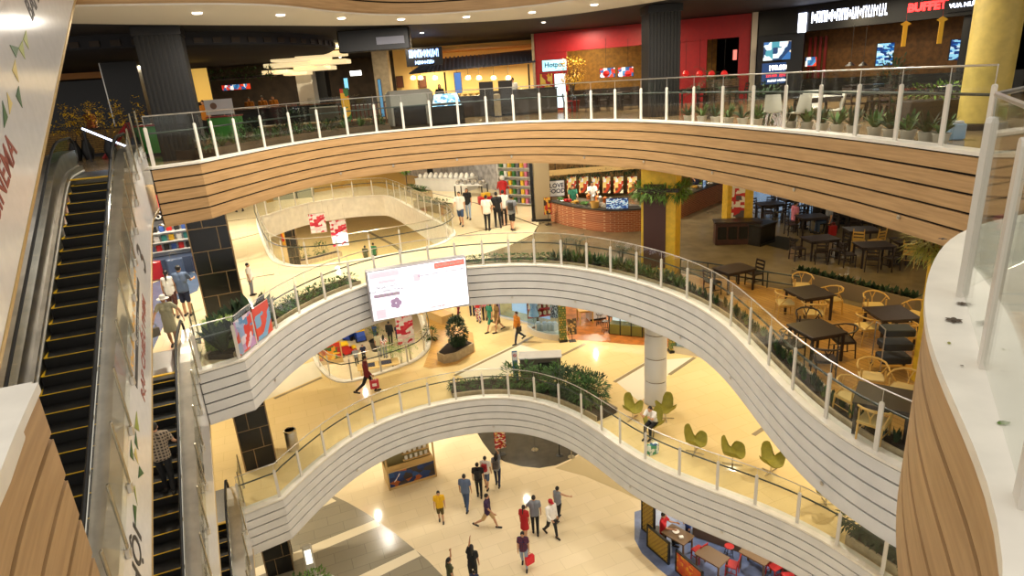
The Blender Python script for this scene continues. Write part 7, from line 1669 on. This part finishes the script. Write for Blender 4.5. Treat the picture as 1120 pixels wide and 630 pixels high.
for (x, y) in [(-20, 24), (-17, 29), (-22, 32), (-13, 33), (-9, 29), (-11, 37), (-6, 33), (-7, 38), (-3, 28), (-2, 40), (-15, 40), (-19, 36), (2, 27), (6, 26), (-10, 43), (-4, 45), (10, 22), (13, 19), (-23, 27), (-16, 22)]:
    if pd is None: pd = o = tag(MB().lathe([(.07, -.015), (.09, 0)], n=12).build('downlight', emis('lamp_face', (255, 240, 214), 9), loc=(x, y, 19.30)), 'small round downlight in the dark ceiling of the top floor', 'ceiling light', 'downlights in the dark ceiling')
    else: o = pd.copy(); COL.objects.link(o); o.location = (x, y, 19.30)
# food court counters on the left
c = FY(288, 34); counter('long dark food court bar with seated staff behind', 7.5, .8, 1.1, c, -.02, KB, mat('copper_top', (120, 70, 40), .4), 'bar_counter')
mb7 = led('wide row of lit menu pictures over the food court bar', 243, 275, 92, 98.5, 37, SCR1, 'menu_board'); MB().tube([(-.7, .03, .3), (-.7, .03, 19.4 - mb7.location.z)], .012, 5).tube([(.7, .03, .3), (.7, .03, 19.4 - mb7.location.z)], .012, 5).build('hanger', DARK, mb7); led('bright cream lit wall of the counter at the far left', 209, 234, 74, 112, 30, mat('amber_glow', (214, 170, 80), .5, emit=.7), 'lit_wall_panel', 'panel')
led('red glowing TH sign beside the big ribbed column', 146, 155, 66, 80, 27.4, mat('red_glow2', (230, 50, 40), .4, emit=1.6), 'lit_letter_sign', 'sign'); led('amber glowing strip behind the ribbed column', 154, 163, 78, 113, 28.5, mat('amber_strip', (240, 180, 40), .4, emit=1.6), 'lit_strip', 'panel')
led('blue lit column sign in the middle of the food court', 377, 382, 85, 98, 34, mat('blue_column2', (120, 190, 220), .4, emit=1.4), 'lit_column', 'sign'); led('slim blue vertical signpost at the railing', 417.5, 421.5, 86, 128, 26.5, mat('blue_post', (70, 130, 170), .4, emit=.5), 'lit_column', 'sign')
led('red yellow green poster stand near the blue signpost', 376, 386, 96, 133.5, 26.0, patmat('rasta', [(200, 40, 30), (226, 170, 40), (60, 110, 50), (200, 60, 30)], 3, .5), 'poster_stand', 'sign')
led('white glowing cake shop sign in the food court', 383, 396, 77, 83, 36, WL, 'shop_sign', 'sign')
for i, (px, Y, lb, m_) in enumerate(((219, 30, 'person in orange at the left counter', orng), (246, 31.5, 'person in dark clothes standing by the white board', navy), (270, 35.3, 'server in orange behind the long bar, left', orng), (285, 35.3, 'server in orange behind the long bar, middle', orng), (297, 35.3, 'server in orange behind the long bar, right', orng), (90, 27, 'person in dark orange sitting by the flowers', C('rust', (150, 80, 40))))): person(FY(px, Y), face(0, -1), lb, 1.62, top=m_, bot=blk)
for i, (px, Y, L, lb) in enumerate(((240, 26.5, 1.2, 'bright green counter front beside the railing, right one'), (158, 21.5, 1.0, 'bright green counter front behind the railing corner'))): c = FY(px, Y); counter(lb, L, .6, 1.0, c, .1, mat('vivid_green', (60, 140, 50), .5), mat('red_top', (150, 40, 30), .5))
t = thing('picture_board', 'white board with bowl pictures above the green counter', 'sign', FY(236, 26.9) + Vector((0, 0, 1.05)), .1); MB().box((0, 0, .3), (1.1, .05, .6)).build('board', WHITE, t); MB().lathe([(0, 0), (.13, .0), (.13, .01), (0, .012)], n=16).build('bowl_picture', mat('bowl_print', (120, 90, 70), .5), t).matrix_local = frame((-.2, -.03, .35), (1, 0, 0), (0, 0, 1))
t = thing('plant_shelf', 'hanging shelf of greenery over the food court', 'shelf', PY(264, 85, 33)); MB().box((0, 0, 0), (3.4, .4, .08)).build('shelf_board', DKWOOD, t); MB().tube([(-1.5, 0, 0), (-1.5, 0, .8)], .015, 5).tube([(1.5, 0, 0), (1.5, 0, .8)], .015, 5).build('hanger', DARK, t)
for k in range(6): shrub('trailing_plant', 'trailing plant on the hanging shelf of the food court', t.location + Vector((-1.4 + k * .56, 0, .02)), (.36, .22, .2), LEAF, 90, .2, .05, 'plant', 'plants on the hanging shelf')
wall('wall_foodcourt', (-30, 46), (2, 46), Z3, 19.4, mat('foodcourt_back', (74, 60, 44), .7, var=.2, scale=2))
t = thing('glass_counter', 'low white glazed display counter in the food court', 'counter', FY(372, 33), 0); MB().box((0, 0, .45), (3.2, .8, .9)).build('base', mat('mid_grey_panel', (92, 88, 78), .4), t); MB().bb((0, 0, 1.15), (3.2, .8, .5), .05).build('glass_box', GLASS, t); MB().box((0, 0, .93), (3.1, .7, .04)).build('lit_shelf', mat('lamp_glow', (255, 214, 140), .4, emit=6), t) if False else MB().box((0, 0, .93), (3.1, .7, .04)).build('tray', WHITE, t)
t = thing('slat_fence', 'dark red slatted fence in front of the stall', 'fence', FY(398, 31.5)); 
for k in range(14): MB().box((-1.3 + k * .2, 0, .5), (.05, .05, 1.0)).build('slat', mat('dark_red_slat', (90, 34, 26), .6), t)
MB().box((0, 0, 1.0), (2.7, .07, .06)).build('top_bar', DKWOOD, t)
# planting bed behind the top railing, left part
s0, s1 = s_for_px(R3, Z3, [250, 430]); bp3 = simplify(sub_path(R3, s0, s1), 3)
bed('wide dark planting bed behind the left half of the top railing', bp3, Z3, 1.5, .32, mat('dark_bed', (70, 54, 34), .6), .35)
for k in range(26):
    s = s0 + (s1 - s0) * (k + .5) / 26; (p, a, _) = path_at(R3, s); o_ = .7 + (k % 2) * .7; v = Vector((p[0] - sin(a) * o_, p[1] + cos(a) * o_, Z3 + .28))
    if k % 3: rosette('grass_tuft', 'tuft of tall dark grass in the bed behind the top railing', v, .5, 26, .03, LEAF, .4, .4, 'plant', 'grass tufts in the top railing bed')
    else: shrub('leafy_shrub', 'low shrub in the bed behind the top railing', v, (.45, .4, .2), LEAFD, 130, .16, .06, 'shrub', 'low shrubs in the top railing bed')
shrub('leafy_shrub', 'airy shrub rising behind the top railing left of the couple', FY(318, 23.6), (.6, .5, .65), LEAFD, 260, .16, .05); shrub('leafy_shrub', 'dark shrub at the left end of the top railing bed', FY(268, 22.4), (.6, .5, .5), LEAFD, 220, .16, .06)
t = thing('stone_seat_wall', 'low dark stone seat wall behind the planting bed', 'bench', FY(340, 26.8), .05); MB().bb((0, 0, .22), (4.5, .5, .44), .03).build('body', mat('dark_bed', (70, 54, 34), .6), t); MB().bb((0, 0, .46), (4.6, .56, .06), .02).build('seat', mat('tan_stone', (150, 120, 70), .5), t)
# right part: plants in pots, white chairs, tables
for i, px in enumerate((738, 752, 766, 780, 795, 810, 846, 862, 878, 893, 910, 932, 948, 966, 985, 1000)):
    s = s_for_px(R3, Z3 + .1, [px])[0]; (p, a, _) = path_at(R3, s); v = Vector((p[0] - sin(a) * .5, p[1] + cos(a) * .5, Z3)); 
    rosette('potted_fern', 'fern in a white pot behind the right half of the top railing', v, .5, 22, .07, LEAF if i % 2 else LEAFD, .42, .4, 'plant', 'potted ferns behind the top railing', pot=.14)
frond_palm('potted_palm', 'spreading palm behind the top railing near the low brick wall', FY(778, 20.5), 1.5, 22, 1.0, LEAFD, pot=.2); shrub('leafy_shrub', 'dense dark bush left of the white chairs', FY(838, 17.5), (.5, .45, .55), LEAFD, 260, .16, .06); shrub('leafy_shrub', 'bush in front of the blue lit screen', FY(975, 18.5), (.6, .5, .8), LEAFD, 320, .18, .06); shrub('leafy_shrub', 'green plant beside the yellow-lit column', FY(1048, 14.5), (.5, .4, .35), LEAF, 220, .16, .06)
WC = white_chair('white shell chair behind the top railing, leftmost'); WC['group'] = 'white shell chairs'; 
for i, (px, Y, r, lb) in enumerate(((849, 15.8, R_(-40), None), (874, 15.0, R_(20), 'white shell chair second from the left'), (888, 16.2, R_(160), 'white shell chair at the back of the table'), (912, 14.9, R_(70), 'white shell chair rightmost of the four'))):
    o = WC if lb is None else dup(WC, label=lb); o.location = FY(px, Y); o.rotation_euler = (0, 0, r)
TB3 = table('black table among the white shell chairs', .9, .9, .75, BLACKT); TB3.location = FY(896, 15.4)
for i, (px, Y) in enumerate(((948, 16.8), (990, 15.8), (1030, 16.5), (945, 20))): o = dup(TB3, label='black table in the black restaurant terrace, ' + ['first', 'second', 'third', 'rear'][i] + ' from the white chairs'); o.location = FY(px, Y)
BC = ladder_chair('dark chair', DKCHAIR, 'terrace_chair', .85); first = True
for i, (px, Y, r) in enumerate(((936, 16.6, -1.5), (961, 16.9, 1.5), (978, 15.6, -1.5), (1003, 15.9, 1.5), (1018, 16.3, -1.5), (1042, 16.6, 1.5))):
    o = BC if first else dup(BC); first = False; o.location = FY(px, Y); o.rotation_euler = (0, 0, r); o['label'] = 'dark chair beside a black terrace table behind the right railing'; o['group'] = 'dark terrace chairs'
for i, (px, Y) in enumerate(((640, 30), (665, 29), (690, 29.5), (755, 27.5), (790, 27))):
    o = dup(DD, label='dark table in front of the red restaurant, ' + ['first', 'second', 'third', 'fourth', 'fifth'][i] + ' from the blossom tree'); o.location = FY(px, Y); 
    for k, sx in enumerate((-1, 1)): c = dup(LC); c.location = FY(px, Y) + Vector((sx * .8, 0, 0)); c.rotation_euler = (0, 0, sx * pi / 2); c['label'] = 'dark chair at a table in front of the red restaurant'; c['group'] = 'chairs before the red restaurant'
for i, px in enumerate((663, 687, 750, 765, 778, 792)):
    c = PY(px, 82, 29); t = tag(MB().lathe([(0, .2), (.1, .16), (.16, .05), (.1, -.05), (0, -.08)], n=14).build('pendant_lamp', mat('red_lamp', (200, 30, 30), .4, emit=.5), loc=c), 'round red pendant lamp in the red restaurant', 'lamp', 'red pendant lamps'); MB().tube([(0, 0, .18), (0, 0, 1.5)], .008, 4).build('cord', DARK, t)
led('round red white emblem lit on the red wall', 801, 806, 54, 66, 29.85, mat('emblem', (240, 120, 110), .4, emit=1.2), 'lit_emblem', 'sign')
t = thing('crate_planter', 'row of dark planter boxes beside the yellow-lit column', 'planter', FY(1030, 14.0)); MB().bb((0, 0, .3), (1.6, .5, .6), .02).build('box', mat('dark_crate', (44, 36, 28), .6), t); MB().box((0, 0, .6), (1.5, .4, .02)).build('soil', SOIL, t)
shrub('leafy_shrub', 'bright green plants in the dark planter boxes', FY(1030, 14.0, Z3 + .58), (.75, .3, .2), LEAFL, 160, .12, .05)
t = thing('water_jug', 'small pale blue plastic box on the floor behind the right railing', 'box', FY(1052, 11.8)); MB().bb((0, 0, .15), (.3, .22, .3), .04).build('body', mat('pale_blue_plastic', (150, 180, 206), .3), t); MB().bb((0, 0, .32), (.2, .14, .05), .02).build('lid', WHITE, t)
# around the escalator landing at the far left
BR2 = tilemat('ochre_brick', (150, 116, 50), (130, 96, 40), (84, 60, 26), .22, .07, .7, 0, .01, plane='xz')
a, b = P(62, 152, Z3), P(128, 146, Z3); counter('ochre brick counter behind the escalator landing', 5.0, .7, .95, Vector(FY(92, 23.5)), R_(18), BR2, DKWOOD, 'brick_counter')
t = thing('dark_display_wall', 'large black screen wall behind the escalator landing', 'panel', FY(95, 29), R_(12)); MB().box((0, 0, 1.6), (4.8, .2, 2.4)).build('panel', KB, t); MB().box((0, -.02, 3.0), (5.2, .3, .25)).build('wood_header', mat('slat_wood', (196, 132, 56), .5), t)
for i, (px, Y, h) in enumerate(((78, 21.8, 1.5), (104, 21.3, 1.45), (64, 21.6, 1.3), (134, 21, 1.5))):
    v = FY(px, Y); t = thing('flowering_branches', 'vase of yellow flowering branches, ' + ['second', 'third', 'first', 'fourth'][i] + ' from the left near the escalator top', 'flowers', v); MB().lathe([(.12, 0), (.2, .3), (.1, .6), (.12, .65)], n=14).build('vase', DARK, t, smooth=True); tr = MB(); mb = MB()
    for k in range(9):
        q = rnd(0, 6.28); e = Vector((.5 * cos(q) * rnd(.4, 1.2), .5 * sin(q), h * rnd(.8, 1.2))); tr.tube([(0, 0, .5), (e.x * .4, e.y * .4, e.z * .65), e], [.012, .009, .004], 5); foliage(mb, e, (.16, .16, .16), 22, .06, .05); foliage(mb, (e.x * .6, e.y * .6, e.z * .8), (.12, .12, .12), 12, .06, .05)
    tr.build('branches', STEM, t); mb.build('blossoms', GOLD2, t)
t = thing('red_frame_slide', 'red slanted play frame behind the escalator top', 'frame', FY(112, 21.8), .2); MB().tube([(-.5, 0, 0), (.5, 0, 1.1)], .05, 8).tube([(.6, 0, 0), (.5, 0, 1.1)], .05, 8).build('red_tube', SOFA, t); MB().tube([(-.5, .3, 0), (.5, .3, 1.1)], .05, 8).build('red_tube', SOFA, t)
t = thing('light_tube_sign', 'white glowing slanted tube behind the escalator top', 'lamp', FY(100, 20.6), 0); MB().tube([(-.6, 0, 1.05), (.75, 0, .35)], .03, 8).build('tube', mat('tube_glow', (220, 230, 255), .3, emit=5), t); MB().beam((-.6, .04, 1.05), (-.6, .04, 0), .05, .05).beam((.75, .04, .35), (.75, .04, 0), .05, .05).build('stand', DARK, t)
# withered leaves lying on the near sill
for i, (x, y, s, m, lb) in enumerate(((1091, 464, .055, LEAFL, 'fresh green leaf lying on the near white sill, largest of the litter'), (1038, 377, .03, LEAFY, 'small yellow green leaf on the near white sill'), (1043, 351, .05, STEM, 'dry curled leaf cluster on the near white sill beside the railing foot'), (1052, 333, .035, STEM, 'dry leaf on the near white sill by the first tall post'), (1031, 262, .04, STEM, 'dry leaf on the far tip of the near white sill'), (1050, 400, .02, STEM, 'tiny dark crumb of leaf on the near white sill'))):
    t = MB(); k = 1 if i in (0, 1, 5) else 6
    for j in range(k): a = j * 1.05 + i; t.leaf((0, 0, .004 + .004 * (j % 2)), (s * cos(a), s * sin(a), .012), s * .62, .006, 3)
    tag(t.build('fallen_leaf', m, loc=P(x, y, Z3 + .101)), lb, 'leaf')
# small round spotlights set in the fascias
SP = None
for ring, z, xs, lb, g in ((RING3_far, Z3, (372, 430, 500, 560, 640, 705, 780, 870, 985), 'small round fitting near the lower edge of the oak fascia', 'fittings in the oak fascia'), (RING2, Z2, (300, 560, 630, 690, 745, 800, 900), 'small round fitting near the lower edge of the upper white fascia', 'fittings in the upper white fascia'), (RING1, Z1, (390, 540, 690, 790, 890), 'small round fitting in the lowest white fascia', 'fittings in the lowest white fascia')):
    for s in s_for_px(ring, z - 1.25, xs):
        (p, a, _) = path_at(ring, s); n = Vector((sin(a), -cos(a), 0)); loc = Vector((p[0], p[1], z - 1.22)) + n * .03
        if SP is None: SP = o = MB().lathe([(.045, 0), (.045, .015), (.03, .02), (0, .012)], n=14).build('round_fitting', STEEL)
        else: o = SP.copy(); COL.objects.link(o)
        o.matrix_world = Matrix.Translation(loc) @ n.to_track_quat('Z', 'Y').to_matrix().to_4x4(); tag(o, lb, 'fitting', g)
bake_all()
# ------------------------------------------------------------------ light
w = bpy.data.worlds.new('world'); SC.world = w; w.use_nodes = True
w.node_tree.nodes['Background'].inputs[0].default_value = (1, .97, .92, 1)
w.node_tree.nodes['Background'].inputs[1].default_value = 1.0
def area(loc, size, power, col=(1, .8, .5), sy=None, rot=None):
    l = bpy.data.lights.new('ceiling_and_fill_light', 'AREA'); l.shape = 'RECTANGLE'; l.size = size; l.size_y = sy or size; l.energy = power; l.color = col
    o = bpy.data.objects.new('ceiling_and_fill_light', l); COL.objects.link(o); o.location = loc
    if rot: o.rotation_euler = rot
    return o
WARM = (1, .89, .70)
# rows of recessed lights under the ceilings
for z, pw, ptsL in ((Z1 - .4, 250, [(-14, 28), (-7, 29), (0, 29), (7, 27), (12, 20), (-14, 38), (-5, 38), (5, 38), (14, 33), (14, 10), (-12, 20)]),
                    (Z2 - .4, 215, [(-14, 28), (-2, 28), (4, 27), (9, 23), (11, 17), (12, 11), (-14, 40), (-4, 38), (5, 36), (13, 30), (-13, 20), (-12, 46), (-5, 48), (-18, 50)]),
                    (Z3 - .4, 300, [(-14, 24), (-14, 32), (-6, 27), (0, 28), (-12, 42), (-4, 38), (-6, 50), (-16, 52)])):
    for (x, y) in ptsL: area((x, y, z), .12, pw, WARM)
for (x, y, pw, c) in ((8, 28, 50, WARM), (5, 30, 60, WARM), (9, 20, 100, (1, .72, .25)), (9.5, 14, 120, (1, .72, .25)), (15, 22, 30, WARM), (18, 32, 30, WARM), (5, 32, 70, WARM)):
    area((x, y, Z3 - .4), .8, pw, c)
for (x, y, pw, c) in ((-12, 26, 30, WARM), (-4, 30, 30, WARM), (4, 31, 40, WARM), (12, 24, 25, WARM), (12, 14, 25, WARM), (-4, 42, 60, WARM), (-14, 40, 60, WARM)):
    area((x, y, 19.2), .8, pw * 3.6, c)
for (x, y, z, pw) in ((-10.3, 19.2, Z3 - .4, 260), (4.5, 30.5, Z3 - .4, 220), (1.5, 31, Z3 - .4, 160), (8.5, 31, Z3 - .4, 110), (-15, 34, Z3 - .4, 260), (-9, 24.5, Z3 - .4, 200), (-9, 33, Z2 - .4, 260), (-13, 44, Z2 - .4, 300)): area((x, y, z), .14, pw, (1, .92, .76))  # fill lamps added to brighten the hedge, kitchen and far opening
for (x, y, z, pw) in ((-3.6, 35.3, 18.2, 130), (-1.0, 34.6, 17.9, 110), (1.2, 34.6, 17.9, 110), (-1, 31.5, 19.2, 160), (6, 29, 19.2, 170), (-10, 34, 19.2, 220), (-14, 27, 18.7, 110), (-7, 29, 19.2, 150), (11.5, 22.5, 19.2, 150), (13, 16, 19.2, 90), (-14, 38, 19.2, 220), (4.5, 33.6, 19.0, 120), (12.5, 25.5, 19.0, 120), (8.5, 17.5, 19.2, 80)): area((x, y, z), .2, pw, (1, .82, .52))  # fill lamps added to brighten the top floor stalls and restaurants
for (x, y) in ((9, 17), (11, 14.5), (7.5, 19.5)): area((x, y, Z1 - .4), .14, 110, (1, .93, .8))  # fill lamps added to brighten the blue floored restaurant
SC.view_settings.view_transform = 'Standard'; SC.view_settings.look = 'None'
SC.view_settings.gamma = 1; SC.view_settings.exposure = 0.0; SC.view_settings.use_curve_mapping = False
w.node_tree.nodes['Background'].inputs[1].default_value = .95
w.node_tree.nodes['Background'].inputs[0].default_value = (1, .94, .86, 1)

for i in range(11):
    q = S4[int(len(S4) * (.12 + .07 * i))]; q2 = in4[int(len(S4) * (.12 + .07 * i))]
    area(((q[0] * .6 + q2[0] * .4), (q[1] * .6 + q2[1] * .4), 19.2), .16, 150, (1, .92, .80))
    tag(MB().lathe([(.10, -.02), (.12, 0.0)], n=16).build('downlight', emis('lamp_face', (255, 240, 214), 9), loc=((q[0] * .6 + q2[0] * .4) + .3, (q[1] * .6 + q2[1] * .4), 19.27)), 'round recessed downlight in the white soffit above the top floor', 'ceiling light', 'downlights in the white soffit')
